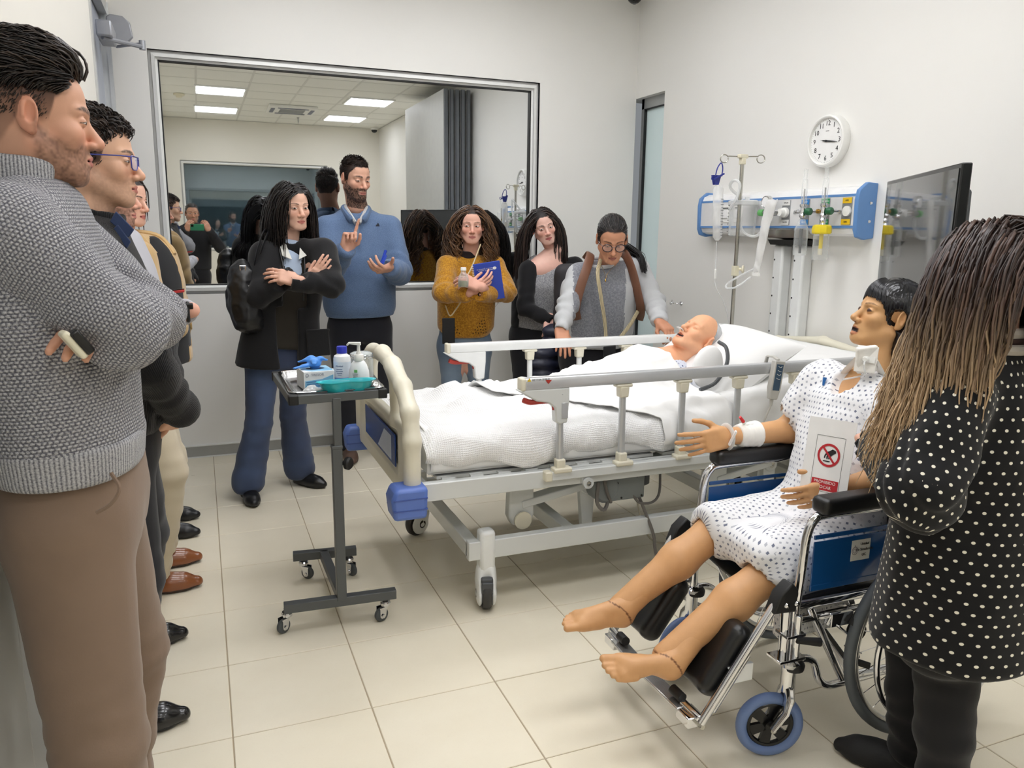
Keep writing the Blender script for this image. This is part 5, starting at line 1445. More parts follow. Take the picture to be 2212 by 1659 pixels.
# ================================================================ PEOPLE: how a figure is made
UP = V(0, 0, 1)
def lin(rgb): return np.array(srgb(*rgb)[:3])
def sstep(a, b, x):
    t = np.clip((x-a)/(b-a), 0, 1); return t*t*(3-2*t)
def skin_mat(name, rough=.48, sss=0.0, coat=0.0):
    if name in _M: return _M[name]
    t = NT(name)
    c = t.n('VertexColor', layer_name='Col').outputs[0]
    n = t.noise(t.obj(), 38.0, 3.0)
    hsv = t.n('HueSaturation', {'Value': t.math('MULTIPLY_ADD', n, .14, .93), 'Color': c}).outputs[0]
    t.put(t.b.inputs['Base Color'], hsv); t.set(Roughness=rough)
    t.b.inputs['Specular IOR Level'].default_value = .35
    if coat: t.b.inputs['Coat Weight'].default_value = coat
    t.bump(t.noise(t.obj(), 420.0, 2.0), .12, .0006)
    _M[name] = t.m; return t.m
M_skin = skin_mat('skin'); M_vinylskin = skin_mat('manikin_vinyl', .42)
def hair_mat(name, rough=.36):
    if name in _M: return _M[name]
    t = NT(name); t.put(t.b.inputs['Base Color'], t.n('VertexColor', layer_name='Col').outputs[0])
    t.set(Roughness=rough); t.b.inputs['Specular IOR Level'].default_value = .45
    _M[name] = t.m; return t.m
M_hair = hair_mat('hair')

class Head:
    """a head placed in the room: c = point between the ears at eye level, F = way the face looks, U = crown"""
    def __init__(s, c, F, U=UP, scale=1.0):
        s.c = np.asarray(c, float); s.F = unit(F); s.U = unit(np.asarray(U, float)-s.F*(np.asarray(U, float) @ s.F)); s.S = np.cross(s.F, s.U); s.s = scale
        s.B = np.array([s.S, s.F, s.U])
    def w(s, x, y, z): return s.c+s.s*(s.S*x+s.F*y+s.U*z)
    def loc(s, P): return ((P-s.c) @ s.B.T)/s.s
    def wv(s, Q): return s.c+s.s*(Q @ s.B)
HAIRLINE = ([-.12, -.060, -.034, -.020, -.006, -.001, .020, .030, .046, .060, .12], [-.066, -.058, -.020, .024, .028, -.010, -.008, .026, .052, .072, .080])

def head_shape(h, o):
    """o: jaw, chin, nose, lips, fem, open (mouth), brow, cheek, neck=(point, radius)"""
    sh = Shape(); g = o.get; s = h.s
    E = lambda x, y, z, r, k=.012, op='u', B=None: sh.add(Ell(h.w(x, y, z), np.array(r)*s, h.B if B is None else B), k*s, op)
    C = lambda a, b, ra, rb, k=.012, op='u': sh.add(Cap(h.w(*a), h.w(*b), ra*s, rb*s), k*s, op)
    jw = g('jaw', 1.0); fem = g('fem', 0); nz = g('nose', 1.0); ch = g('chin', 1.0)
    E(0, -.018, .032, (.074, .094, .086))
    E(0, .022, .034, (.062, .062, .066), .02)
    E(0, .030, -.028, (.057*(.97 if fem else 1), .054, .072), .02)
    for e in (-1, 1):
        C((e*.050*jw, -.004, -.052), (e*.020, .064, -.094), .021, .019, .02)
        E(e*.041, .056, -.024, (.021, .019, .019), .02)
        C((e*.012, .0815, .018), (e*.044, .064, .018), .0085 if not fem else .0065, .008, .014)
    E(0, .070, -.100*ch, (.019 if not fem else .016, .017, .015), .018)
    E(0, .066, -.066, (.028, .026, .026), .02)
    if g('neck'):
        p, r = g('neck'); sh.add(Cap(h.w(0, -.022, -.045), p, .054*s*(.9 if fem else 1), r), .03)
    for e in (-1, 1):
        E(e*.031, .091, .000, (.016, .017, .010), .014, 's')
        E(e*.031, .0705, .000, (.0150, .0130, .0115), .004)
        if g('lid', 0): pass
    # nose
    C((0, .080, .006), (0, .1035+.006*nz-.006, -.032), .0075, .0105*nz, .012)
    E(0, .104+.008*(nz-1), -.036, (.0110*nz, .0095, .0092), .008)
    for e in (-1, 1):
        E(e*.0125, .092, -.040, (.0085, .010, .0078), .006)
        E(e*.0070, .100, -.0475, (.0038, .0055, .0035), .003, 's')
    # lips
    lp = g('lips', 1.0); mo = g('open', 0.0)
    for e in (-1, 1):
        C((0, .0905, -.0625+mo*.15), (e*.021, .0795, -.0672), .0048*lp, .0030, .005)
        C((0, .0895, -.0735-mo*.75), (e*.020, .0790, -.0685-mo*.25), .0058*lp, .0030, .005)
    if mo: E(0, .094, -.068-mo*.3, (.020, .014, .0040+mo*.42), .003, 's')
    else: sh.add(Cap(h.w(-.021, .086, -.0683), h.w(.021, .086, -.0683), .0022*s), .003, 's'); sh.add(Cap(h.w(-.006, .0975, -.0678), h.w(.006, .0975, -.0678), .0022*s), .004, 's')
    # ears
    er = g('ear', 1.0)
    for e in (-1, 1):
        a = R(14); Bx = np.array([h.S*e*math.cos(R(22))-h.F*math.sin(R(22)), h.F*math.cos(R(22))*math.cos(a)+h.S*e*math.sin(R(22))-h.U*math.sin(a)*.0, h.U]); Bx = np.array([unit(b_) for b_ in Bx])
        E(e*.0765, -.014, -.002, (.0085*er, .019*er, .032*er), .006, 'u', Bx)
        E(e*.0875, -.011, .003, (.0105, .0112, .0215), .003, 's', Bx)
        C((e*.080, -.020, .016), (e*.081, -.021, -.006), .0032, .0028, .004)
        C((e*.0765, -.006, -.030), (e*.075, -.007, -.022), .0065, .006, .008)
    return sh

def face_colors(h, o):
    g = o.get; base = lin(g('skin', (214, 170, 146))); lipc = lin(g('lipc', (186, 112, 104))); hair = lin(g('hairc', (34, 26, 22)))
    red = np.clip(base*np.array([1.06, .80, .76]), 0, 1)
    def f(P):
        q = h.loc(P); x, y, z = q[:, 0], q[:, 1], q[:, 2]; ax = np.abs(x)
        near = (np.abs(q) < .2).all(1)
        c = np.tile(base, (len(P), 1))
        def mix(m, col): c[:] = c*(1-m[:, None])+col*m[:, None]
        n = noise3(P*90, 3)
        warm = .55*np.exp(-((ax-.040)/.022)**2-((z+.028)/.022)**2)*(y > .02)+.6*np.exp(-(x/.016)**2-((z+.034)/.014)**2)*(y > .08)+.7*np.exp(-((ax-.08)/.010)**2-((y+.012)/.03)**2)
        mix(np.clip(warm*g('flush', .8), 0, 1)*near, red)
        if g('beard', 0):
            up = np.interp(y, [-.01, .005, .03, .06, .078, .10], [.0, -.020, -.040, -.052, -.046, -.047])
            m = sstep(.012, -.006, z-up+.005*n)*sstep(-.012, .004, y)*(z > -.16)
            m = m*(1-sstep(.030, .016, ax)*sstep(-.055, -.0605, z)*sstep(-.079, -.0735, z)*(y > .07))
            m = m*(1-.75*np.exp(-(x/.004)**2)*(z > -.056)*(y > .08))
            mix(np.clip(m*g('beard')*(.85+.35*noise3(P*260, 8)), 0, 1)*near, hair)
        if g('scalp', 1):
            hl = np.interp(y, *HAIRLINE)
            if g('fade'):
                d_ = z-hl; m = sstep(-.004, .012, d_+.004*n)*np.interp(z, [-.05, .0, .03, .07], [.35, .6, .85, 1])
            else: m = sstep(-.004, .004, z-hl+.003*n)
            mix(m*near*((ax < .0775) | (z > .035) | (y < -.04)), hair)
        # lips, mouth
        mo = g('open', 0.0)
        zz = z+.0683; L = sstep(.0245, .020, ax)*(y > .070)
        top_ = .0080*(1-(ax/.027)**2)+.0012*np.exp(-((ax-.007)/.004)**2); bot = .0098*(1-(ax/.026)**2)+mo*.9
        m = L*sstep(top_+.0012, top_-.0006, zz)*sstep(-bot-.0014, -bot+.001, zz)
        mix(m*.85, lipc)
        if mo: mix(L*((zz < .0012+mo*.12) & (zz > -mo*.72) & (y < .0885)), lin((40, 14, 14)))
        else: mix(.85*np.exp(-(zz/.0013)**2)*sstep(.024, .018, ax)*(y > .07), lin((92, 44, 42)))
        mix(.9*np.exp(-((ax-.0068)/.0036)**2-((z+.0480)/.0026)**2)*(y > .09), lin((58, 28, 24)))
        # eyes
        op = g('eye', .8)*1.15; gz = g('gaze', (0, 0)); ex = ax-.031
        if op > 0:
            half = .0146; hgt = .0066*op; cz = -.0008-.0025*(1-op)
            arc_ = np.clip(1-(ex/half)**2, 0, 1)
            m = ((np.abs(ex) < half) & (z-cz < hgt*arc_) & (z-cz > -.62*hgt*arc_) & (y > .062))
            sx = np.sign(x); ix = (ex*sx-gz[0]); iz = z-cz-gz[1]; ir = np.sqrt(ix**2+iz**2)
            if g('hollow'): c[m] = lin((70, 44, 36))
            else:
                c[m] = lin((236, 232, 228))
                c[m & (ir < .0060)] = lin(g('iris', (74, 50, 34))); c[m & (ir < .0028)] = lin((12, 10, 10))
            lash = np.exp(-((z-cz-hgt*arc_)/.0011)**2)*(np.abs(ex) < half*1.05)*(y > .058)
            mix(np.clip(lash*g('lash', .9), 0, 1), lin((30, 20, 18)))
            low = np.exp(-((z-cz+.62*hgt*arc_)/.0009)**2)*(np.abs(ex) < half)*(y > .06)
            mix(low*.35, lin((92, 58, 48)))
            crease = np.exp(-((z-cz-hgt*arc_-.0045)/.0012)**2)*(np.abs(ex) < half)*(y > .058); mix(crease*.28, lin((120, 76, 62)))
        elif g('eye') is not None:
            m = np.exp(-((z+.0035+.10*ex**2/.014)/.0010)**2)*(np.abs(ex) < .0135)*(y > .06); mix(np.clip(m*g('lash', .6), 0, 1), lin((96, 58, 46)))
        # brows
        if g('brow', 1):
            bz = .0195+.0045*(1-((ax-.034)/.022)**2)+g('browlift', 0); th = np.interp(ax, [.011, .020, .040, .055], [.0036, .0042, .0034, .0012])*g('browth', 1.0)
            m = sstep(1.15, .6, np.abs(z-bz)/th)*sstep(.010, .014, ax)*sstep(.056, .050, ax)*(y > .045)
            mix(np.clip(m*g('brow', 1)*(.8+.3*noise3(P*300, 5)), 0, 1), lin(g('browc', (36, 26, 22))))
        return c
    return f

def hand_shape(w, d, n, side, curl=(.3, .35, .3), spread=.10, s=1.0, thumb='out', curls=None, arm=None):
    """w wrist, d way the fingers point, n normal of the back of the hand, side +1 right / -1 left"""
    sh = Shape(); w = np.asarray(w, float); d = unit(d); n = unit(np.asarray(n, float)-d*(np.asarray(n, float) @ d)); b = np.cross(n, d)*side
    B = np.array([d, b, n]); k = s
    sh.add(Cap(w-d*.025*k, w+d*.012*k, .027*k, .027*k, .80, n), .01)
    if arm is not None: sh.add(Cap(arm, w-d*.02*k, .030*k, .026*k), .02)
    sh.add(RBox(w+d*.050*k, np.array([.032, .027, .003])*k, .011*k, B), .018*k)
    sh.add(Ell(w+d*.032*k+b*.018*k-n*.010*k, np.array([.030, .016, .012])*k, B), .012*k)
    sh.add(Ell(w+d*.034*k-b*.024*k-n*.008*k, np.array([.028, .012, .011])*k, B), .012*k)
    L = [(.044, .026, .021), (.048, .029, .022), (.044, .027, .021), (.034, .020, .019)]; off = (.0275, .0095, -.0085, -.0260); bx = (.084, .088, .085, .078)
    rr = (.0092, .0094, .0090, .0080)
    for i in range(4):
        p = w+(d*bx[i]+b*off[i])*k; cu = curls[i] if curls else curl; th = 0; sp = spread*(1.5, .45, -.55, -1.6)[i]
        sh.add(Cap(w+(d*(bx[i]-.03)+b*off[i]*.95+n*.001)*k, p, rr[i]*1.05*k, rr[i]*k), .010*k)
        for j in range(3):
            th += cu[j]; dd = unit((d*math.cos(sp)+b*math.sin(sp))*math.cos(th)-n*math.sin(th)); q = p+dd*L[i][j]*k
            sh.add(Cap(p, q, rr[i]*(1-.07*j)*k, rr[i]*(.93-.09*j)*k), .0035*k if j == 0 else .003*k); p = q
    if thumb == 'out': ds = ((.62, .74, -.25), (.86, .45, -.22), (.95, .25, -.2))
    elif thumb == 'wide': ds = ((.45, .88, -.15), (.66, .74, -.1), (.72, .68, -.1))
    elif thumb == 'in': ds = ((.66, .45, -.60), (.88, -.05, -.47), (.90, -.30, -.32))
    else: ds = ((.78, .52, -.36), (.96, .18, -.24), (.98, .05, -.2))
    p = w+(d*.022+b*.022-n*.008)*k; ln = (.043, .031, .026); tr = (.0125, .0105, .0095)
    for j in range(3):
        dd = unit(d*ds[j][0]+b*ds[j][1]+n*ds[j][2]); q = p+dd*ln[j]*k
        sh.add(Cap(p, q, tr[j]*k, (tr[j]-.0012)*k), (.012 if j == 0 else .003)*k); p = q
    return sh

def hair_short(name, h, parent, n=1400, col=(30, 22, 19), col2=(64, 50, 42), top=.035, side=.008, lift=.5, sweep=(0, -1, .25), rad=.0015, wave=.0, front=0.0, mask=None, seed=1, rough=.36, K=6, above=-1.0, jit=.16, sleek=None):
    """cropped hair: a dense layer of short tapered locks rooted on the scalp"""
    rg = np.random.default_rng(seed); v = rg.normal(size=(n*4, 3)); v /= np.linalg.norm(v, axis=1)[:, None]
    q = v*np.array([.0745, .0945, .0865])+np.array([0, -.018, .032]); f2 = q[:, 1] > .02
    q[f2] = (q[f2]-[0, .022, .034]); nn = np.linalg.norm(q[f2]/np.array([.0625, .0625, .0665]), axis=1)[:, None]; q[f2] = q[f2]/nn+[0, .022, .034]
    hl = np.interp(q[:, 1], *HAIRLINE); ok = (q[:, 2] > hl) & (q[:, 2] > above)
    if mask is not None: ok &= mask(q)
    q = q[ok][:n]; N = (q-np.array([0, -.01, .03]))/np.array([.074, .09, .086])**2; N /= np.linalg.norm(N, axis=1)[:, None]
    tz = sstep(.045, .080, q[:, 2])[:, None]
    Ln = (side+(top-side)*tz)*(.75+.5*rg.random((len(q), 1)))*(1+front*sstep(.03, .06, q[:, 1:2])*tz)
    sw = np.array(sweep, float)[None]*tz+(1-tz)*np.array([0, -.55, -.75])
    T = sw-N*(sw*N).sum(1, keepdims=True); T /= np.maximum(np.linalg.norm(T, axis=1, keepdims=True), 1e-6)
    D = T+N*lift*(.35+.65*tz); D /= np.linalg.norm(D, axis=1, keepdims=True)
    D += rg.normal(size=D.shape)*jit; P = []
    X = np.cross(N, T); ju = rg.random((len(q), 1)); ph = rg.random((len(q), 1))*.8+q[:, :1]*120
    for k in range(K):
        t = k/(K-1); p = q+D*Ln*t-N*Ln*(lift*.55*tz)*t*t+X*wave*np.sin(ph+t*5)*t*tz
        if sleek is not None:
            c_ = np.array([0, -.018, .032]); e_ = np.array([.0745, .0945, .0865]); r = np.linalg.norm((p-c_)/e_, axis=1, keepdims=True)
            hh = (sleek[0]+(sleek[1]-sleek[0])*tz)*math.sin(math.pi*min(1, t*.85+.08))**.6*(.7+.6*ju)
            tr = 1+hh/.085; p = c_+(p-c_)/r*(tr if sleek[2] else np.minimum(r, tr))
        P.append(p)
    P = h.wv(np.stack(P, 1)); rd = rad*h.s*np.interp(np.linspace(0, 1, K), [0, .3, .6, 1], [1, 1.05, .9, .35])[None]*(.8+.5*rg.random((len(q), 1)))
    c0, c1 = lin(col), lin(col2); m = rg.random((len(q), 1, 1))**2
    cols = np.broadcast_to(c0*(1-m)+c1*m, (len(q), K, 3))
    return strands(name, P, rd, hair_mat('hair%d' % int(rough*100), rough), parent, 3, cols)

def hair_long(name, h, parent, n=420, length=.40, col=(24, 18, 16), col2=(58, 44, 38), tip=None, part=0.0, K=18, rad=.0042, curl=0.0, curlf=2.2, vol=.014, body=(), face=.060, back=False, seed=1, rough=.34, tuck=0.0, mask=None, drift=(0, 0, 0), yface=.02, lenvar=.25, tipstart=.35, clump=0):
    rg = np.random.default_rng(seed); v = rg.normal(size=(n*5, 3)); v /= np.linalg.norm(v, axis=1)[:, None]
    q = v*np.array([.0745, .0945, .0865])+np.array([0, -.018, .032]); hl = np.interp(q[:, 1], *HAIRLINE)
    ok = (q[:, 2] > np.maximum(hl, -.03))
    if mask is not None: ok &= mask(q)
    q = q[ok][:n]; N_ = len(q)
    lay = vol*(.45+.8*rg.random((N_, 1))); sd = np.sign(q[:, :1]-part+rg.normal(size=(N_, 1))*.004)
    step = length/(K-1)*(1+lenvar*(rg.random((N_, 1))-.5)*2)
    g = h.B @ np.array([0, 0, -1.0]); p = q.copy(); P = [p.copy()]
    E0, EC = np.array([.0745, .0945, .0865]), np.array([0, -.018, .032]); dr = h.B @ np.array(drift, float)
    d = None
    for k in range(1, K):
        t = k/(K-1)
        want = g[None]*(.35+1.0*min(1, t*3))+sd*np.array([[1, 0, 0]])*(1.1*max(0, 1-t*3.2))+np.array([[0, -.45, 0]])*(max(0, 1-t*2.5))+dr[None]*t
        d = want if d is None else .55*d+.45*want
        d /= np.linalg.norm(d, axis=1, keepdims=True)
        p = p+d*step
        r = np.linalg.norm((p-EC)/(E0+lay), axis=1, keepdims=True)
        p = np.where(r < 1, EC+(p-EC)/np.maximum(r, 1e-3), p)
        fz = (p[:, 1] > yface) & (p[:, 2] < .070) & (p[:, 2] > -.125)
        fx = face*np.interp(p[:, 2], [-.125, -.06, .0, .05, .07], [.80, .90, 1.0, .9, .55])
        push = fz & (np.abs(p[:, 0]) < fx)
        p[:, 0] = np.where(push, np.where(p[:, 0]*sd[:, 0] >= -.02, sd[:, 0]*fx, np.sign(p[:, 0])*fx), p[:, 0])
        nk = (p[:, 2] < -.05); rn = np.hypot(p[:, 0], p[:, 1]+.03); ins = nk & (rn < .062+lay[:, 0])
        sc_ = (.062+lay[:, 0])/np.maximum(rn, 1e-3); p[:, 0] = np.where(ins, p[:, 0]*sc_, p[:, 0]); p[:, 1] = np.where(ins, (p[:, 1]+.03)*sc_-.03, p[:, 1])
        for (bc_, br_) in body:
            bl_ = h.loc(np.asarray(bc_, float)[None])[0]; rb = np.array(br_)
            wv = h.wv(p); r = np.linalg.norm((wv-bc_)/(rb+lay), axis=1, keepdims=True)
            p = np.where(r < 1, h.loc(bc_+(wv-bc_)/np.maximum(r, 1e-3)), p)
        P.append(p.copy())
    P = np.stack(P, 1); tt = np.linspace(0, 1, K)[None, :, None]
    ph = rg.random((N_, 1, 1))*6.28
    if clump: ph = (6.28*np.modf(np.abs(np.sin(np.round(q/clump) @ np.array([12.9, 78.2, 37.7]))*43758.5))[0]+rg.normal(size=N_)*.35)[:, None, None]
    am = curl*np.clip(tt*2.2-.25, 0, 1)*(.6+.8*rg.random((N_, 1, 1)))
    fr = curlf*((.8+.4*rg.random((N_, 1, 1))) if not clump else 1.0+.08*np.sin(ph*3))*6.28*tt
    P = P+am*np.concatenate([np.cos(ph+fr), np.sin(ph+fr)*.8, .35*np.sin(ph*2+fr)], -1)
    P = P+rg.normal(size=(N_, 1, 3))*.003*tt
    W_ = h.wv(P); rd = rad*h.s*(np.array(1-.72*np.linspace(0, 1, K)**2.2)[None])*(.6+.7*rg.random((N_, 1)))
    c0, c1 = lin(col), lin(col2); m = (rg.random((N_, 1, 1))**2.2)*np.ones((1, K, 1)); cols = c0*(1-m)+c1*m
    if tip is not None:
        tm = np.clip(sstep(tipstart, 1.0, tt)*(.55+.7*rg.random((N_, 1, 1))), 0, 1); cols = cols*(1-tm)+lin(tip)*tm
    return strands(name, W_, rd, hair_mat('hair%d' % int(rough*100), rough), parent, 3, cols)
def scalp_cap(name, h, parent, col, th=.006, mask=True, extra=(), res=.005, rough=.4):
    """the closed mass of hair under the locks"""
    s = Shape(); s.add(Ell(h.w(0, -.018, .032), np.array([.0745+th, .0945+th, .0865+th])*h.s, h.B), .01)
    s.add(Ell(h.w(0, .020, .036), np.array([.064+th*.6, .058+th*.5, .064+th])*h.s, h.B), .015)
    for e in extra: s.add(e, .02)
    # cut the face, forehead and ears free
    s.add(Ell(h.w(0, .085, -.020), np.array([.070, .062, .092])*h.s, h.B), .008, 's')
    s.add(RBox(h.w(0, .02, -.12), np.array([.10, .10, .082])*h.s, .03*h.s, h.B), .01, 's')
    for e in (-1, 1): s.add(Ell(h.w(e*.085, .012, -.022), np.array([.022, .034, .045])*h.s, h.B), .01, 's')
    cc = lin(col)
    return sdf_obj(name, s, res, hair_mat('hair60', .6), parent, False, lambda P: np.tile(cc*.8, (len(P), 1))*(.8+.35*noise3(P*np.array([160, 160, 40]), 2))[:, None])

# ---- cloth
def cloth_mat(name, rgb, rough=.85, kind='weave', scale=1.0, rgb2=None, amt=.06, strength=.35, sheen=.15):
    if name in _M: return _M[name]
    t = NT(name); c = srgb(*rgb); t.set(Roughness=rough); t.b.inputs['Sheen Weight'].default_value = sheen; t.b.inputs['Specular IOR Level'].default_value = .25
    uv = t.uv(); u, v = t.sep(uv)[0], t.sep(uv)[1]; ob = t.obj()
    n = t.noise(ob, 9.0, 4.0); lo = tuple(x*(1-2*amt) for x in c[:3])+(1,); hi = tuple(min(1, x*(1+2*amt)) for x in c[:3])+(1,)
    colr = t.mix(n, lo, hi)
    def sin_(x, per): return t.math('SINE', t.math('MULTIPLY', x, 2*math.pi/per))
    if kind == 'knit':
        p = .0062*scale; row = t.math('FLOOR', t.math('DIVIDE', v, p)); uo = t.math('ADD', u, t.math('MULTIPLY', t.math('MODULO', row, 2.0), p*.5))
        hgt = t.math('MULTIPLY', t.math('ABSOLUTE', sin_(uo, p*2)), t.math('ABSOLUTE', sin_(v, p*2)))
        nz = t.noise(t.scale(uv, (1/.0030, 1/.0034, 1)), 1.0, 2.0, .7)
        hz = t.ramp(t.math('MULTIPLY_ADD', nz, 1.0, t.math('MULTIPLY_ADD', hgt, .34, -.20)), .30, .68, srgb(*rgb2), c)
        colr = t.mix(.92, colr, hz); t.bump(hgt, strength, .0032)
    elif kind == 'rib':
        hgt = t.math('ABSOLUTE', sin_(u, .012*scale)); 
        nz = t.noise(t.scale(uv, (1/.0030, 1/.0034, 1)), 1.0, 2.0, .7)
        if rgb2: colr = t.mix(t.ramp(t.math('MULTIPLY_ADD', hgt, .30, nz), .40, .85), srgb(*rgb2), c)
        t.bump(hgt, strength, .003)
    elif kind == 'fine':
        t.bump(t.noise(ob, 420*scale, 3.0, .7), strength, .0015)
        if rgb2: colr = t.mix(t.ramp(t.noise(ob, 300*scale, 2.0, .8), .42, .60), srgb(*rgb2), c)
    elif kind == 'denim':
        f = t.noise(ob, 5.0, 3.0); w_ = sin_(t.math('ADD', u, t.math('MULTIPLY', v, .6)), .0022)
        colr = t.mix(t.ramp(f, .35, .75), c, srgb(*rgb2)); colr = t.mix(t.math('MULTIPLY_ADD', w_, .05, .05), colr, srgb(200, 205, 215)); t.bump(w_, .2, .0006)
    elif kind in ('dots', 'gown'):
        p = .0225*scale if kind == 'dots' else .0165*scale
        qv = t.math('DIVIDE', v, p); row = t.math('FLOOR', qv); fu = t.math('ADD', t.math('DIVIDE', u, p), t.math('MULTIPLY', t.math('MODULO', row, 2.0), .5))
        du = t.math('SUBTRACT', t.math('FRACT', fu), .5); dv_ = t.math('SUBTRACT', t.math('FRACT', qv), .5)
        if kind == 'dots': dist = t.math('SQRT', t.math('ADD', t.math('MULTIPLY', du, du), t.math('MULTIPLY', dv_, dv_))); m_ = t.ramp(dist, .135, .160, (1, 1, 1, 1), (0, 0, 0, 1))
        else:
            dist = t.math('ADD', t.math('ABSOLUTE', du), t.math('ABSOLUTE', t.math('MULTIPLY', dv_, .85))); alt = t.math('MODULO', t.math('ADD', t.math('FLOOR', fu), row), 2.0)
            m_ = t.math('MULTIPLY', t.ramp(dist, .22, .27, (1, 1, 1, 1), (0, 0, 0, 1)), t.math('MULTIPLY_ADD', alt, .45, .55))
        colr = t.mix(m_, colr, srgb(*rgb2)); t.bump(t.noise(ob, 70, 3), .12, .002)
    elif kind == 'quilt':
        t.bump(t.noise(ob, 30, 3), .4, .004)
    else: t.bump(t.noise(ob, 260*scale, 3.0), strength*.5, .001)
    t.put(t.b.inputs['Base Color'], colr)
    _M[name] = t.m; return t.m

def wrinkle(amp, f, seed=0, an=(1, 1, 1)):
    an = np.array(an)
    return lambda P: -amp*np.clip(1-np.abs(noise3(P*f*an, seed))*1.6, 0, 1)+amp*.5*noise3(P*f*2.3*an, seed+3)

def figure(label, pose, loc, group=None, name='person', cat='person'):
    return thing(name, label, cat, group=group)

def shoe(parent, heel, d, L=.27, wd=.045, hgt=.075, m_=None, sole=None, side=0, tilt=0.0, laces=None, name='shoe', toe=1.0, ankle=.045):
    """heel: ground point under the heel; d: way the toe points"""
    d = unit(V(d[0], d[1], 0)); b = np.cross(UP, d); heel = np.asarray(heel, float); s = Shape(); o = heel*[1, 1, 0]+UP*heel[2]
    s.add(Ell(o+d*.055*L/.27+UP*(hgt*.48), (wd*1.0, wd*.82, hgt*.62), None), .02)
    s.add(Cap(o+d*.05+UP*.030, o+d*(L*.70)+UP*.026, wd*.72, wd*.92*toe, 1.0), .02)
    s.add(Cap(o+d*(L*.55)+UP*.026, o+d*(L-.030)+UP*.022, wd*.88*toe, wd*.50*toe), .02)
    s.add(Cap(o+d*.055+UP*(hgt*.6), o+d*(L*.55)+UP*.036, wd*.70, wd*.62), .03)
    s.add(Cap(o+d*.045+UP*.05, o+d*.045+UP*(hgt+.02), ankle*.80, ankle*.9), .02)
    s.add(Half(o+UP*.012, -UP), .004); s.add(Half(o+d*.045+UP*(hgt+.022), unit(UP*1.0-d*.15)), .003)
    up = sdf_obj(name, s, .0048, m_, parent, False)
    s2 = Shape()
    s2.add(Cap(o+d*.045+UP*.03, o+d*(L*.70)+UP*.03, wd*.74, wd*.95*toe), .02); s2.add(Cap(o+d*(L*.55)+UP*.03, o+d*(L-.028)+UP*.03, wd*.90*toe, wd*.54*toe), .02)
    s2.add(Half(o+UP*.002, -UP), .003); s2.add(Half(o+UP*.017, UP), .002)
    sdf_obj('sole', s2, .0048, sole or M_black, up, False)
    if laces is not None:
        t = MB()
        for k in range(4):
            c_ = o+d*(L*(.34+.065*k))+UP*(hgt*.86-.0085*k*1.2+.004)
            t.tube(curve([c_-b*wd*.55-UP*.012, c_+UP*.004, c_+b*wd*.55-UP*.012+d*.008], 9), .0023, 6)
        c_ = o+d*(L*.34)+UP*(hgt*.93)
        for e in (-1, 1): t.tube(curve([c_, c_+b*e*.016+UP*.028+d*.008, c_+b*e*.030+UP*.012+d*.012, c_+b*e*.014+UP*.0, c_], 16), .0021, 6)
        t.build('lace', laces, up)['kind'] = 'stuff'
    return up
def legs(parent, hipC, lat, fwd, kn, an, m_, r=(.098, .064, .052), hemr=None, hw=(.175, .125), top=None, name='trousers', wr=.004, res=.0118, seedz=0, hem=.03):
    """trousers: pelvis and two legs. kn, an: [(right),(left)]"""
    s = Shape(); hipC = np.asarray(hipC, float); lat, fwd = unit(lat), unit(fwd)
    s.add(Loft([(hipC+UP*-.10, hw[0]*.92, hw[1]*.9), (hipC, hw[0], hw[1]), (hipC+UP*.12, hw[0]*.9, hw[1]*.92), (top if top is not None else hipC+UP*.20, hw[0]*.88, hw[1]*.9)], lat, .03), .03)
    for e, k_, a_ in ((1, kn[0], an[0]), (-1, kn[1], an[1])):
        hp_ = hipC+lat*e*hw[0]*.50+UP*-.04; k_, a_ = np.asarray(k_, float), np.asarray(a_, float)
        s.add(Cap(hp_, k_, r[0], r[1]), .035); md = k_*.45+a_*.55
        s.add(Cap(k_, md, r[1], (r[1]+(hemr or r[2]))/2*.98), .02); s.add(Cap(md, a_, (r[1]+(hemr or r[2]))/2*.98, hemr or r[2]), .02)
        dn = unit(a_-md); s.disp.append((lambda k__, A_: (lambda P: A_*np.sin(((P-k__)[..., 2])*95+3*noise3(P*9, 4))*np.exp(-(((P-k__)**2).sum(-1))/.014)))(k_, wr*.7))
        s.disp.append((lambda k__, A_: (lambda P: A_*np.sin(((P-k__)[..., 2])*80+4*noise3(P*8, 7))*np.exp(-(((P-k__)**2).sum(-1))/.018)))(a_+UP*.06, wr*.9))
        s.cutz = None
    zc = min(np.asarray(an[0])[2], np.asarray(an[1])[2])-hem
    s.disp.append(wrinkle(wr, 7.0, seedz, (1, 1, .55)))
    s.add(Half(V(0, 0, zc), -UP), .004)
    return sdf_obj(name, s, res, m_, parent)
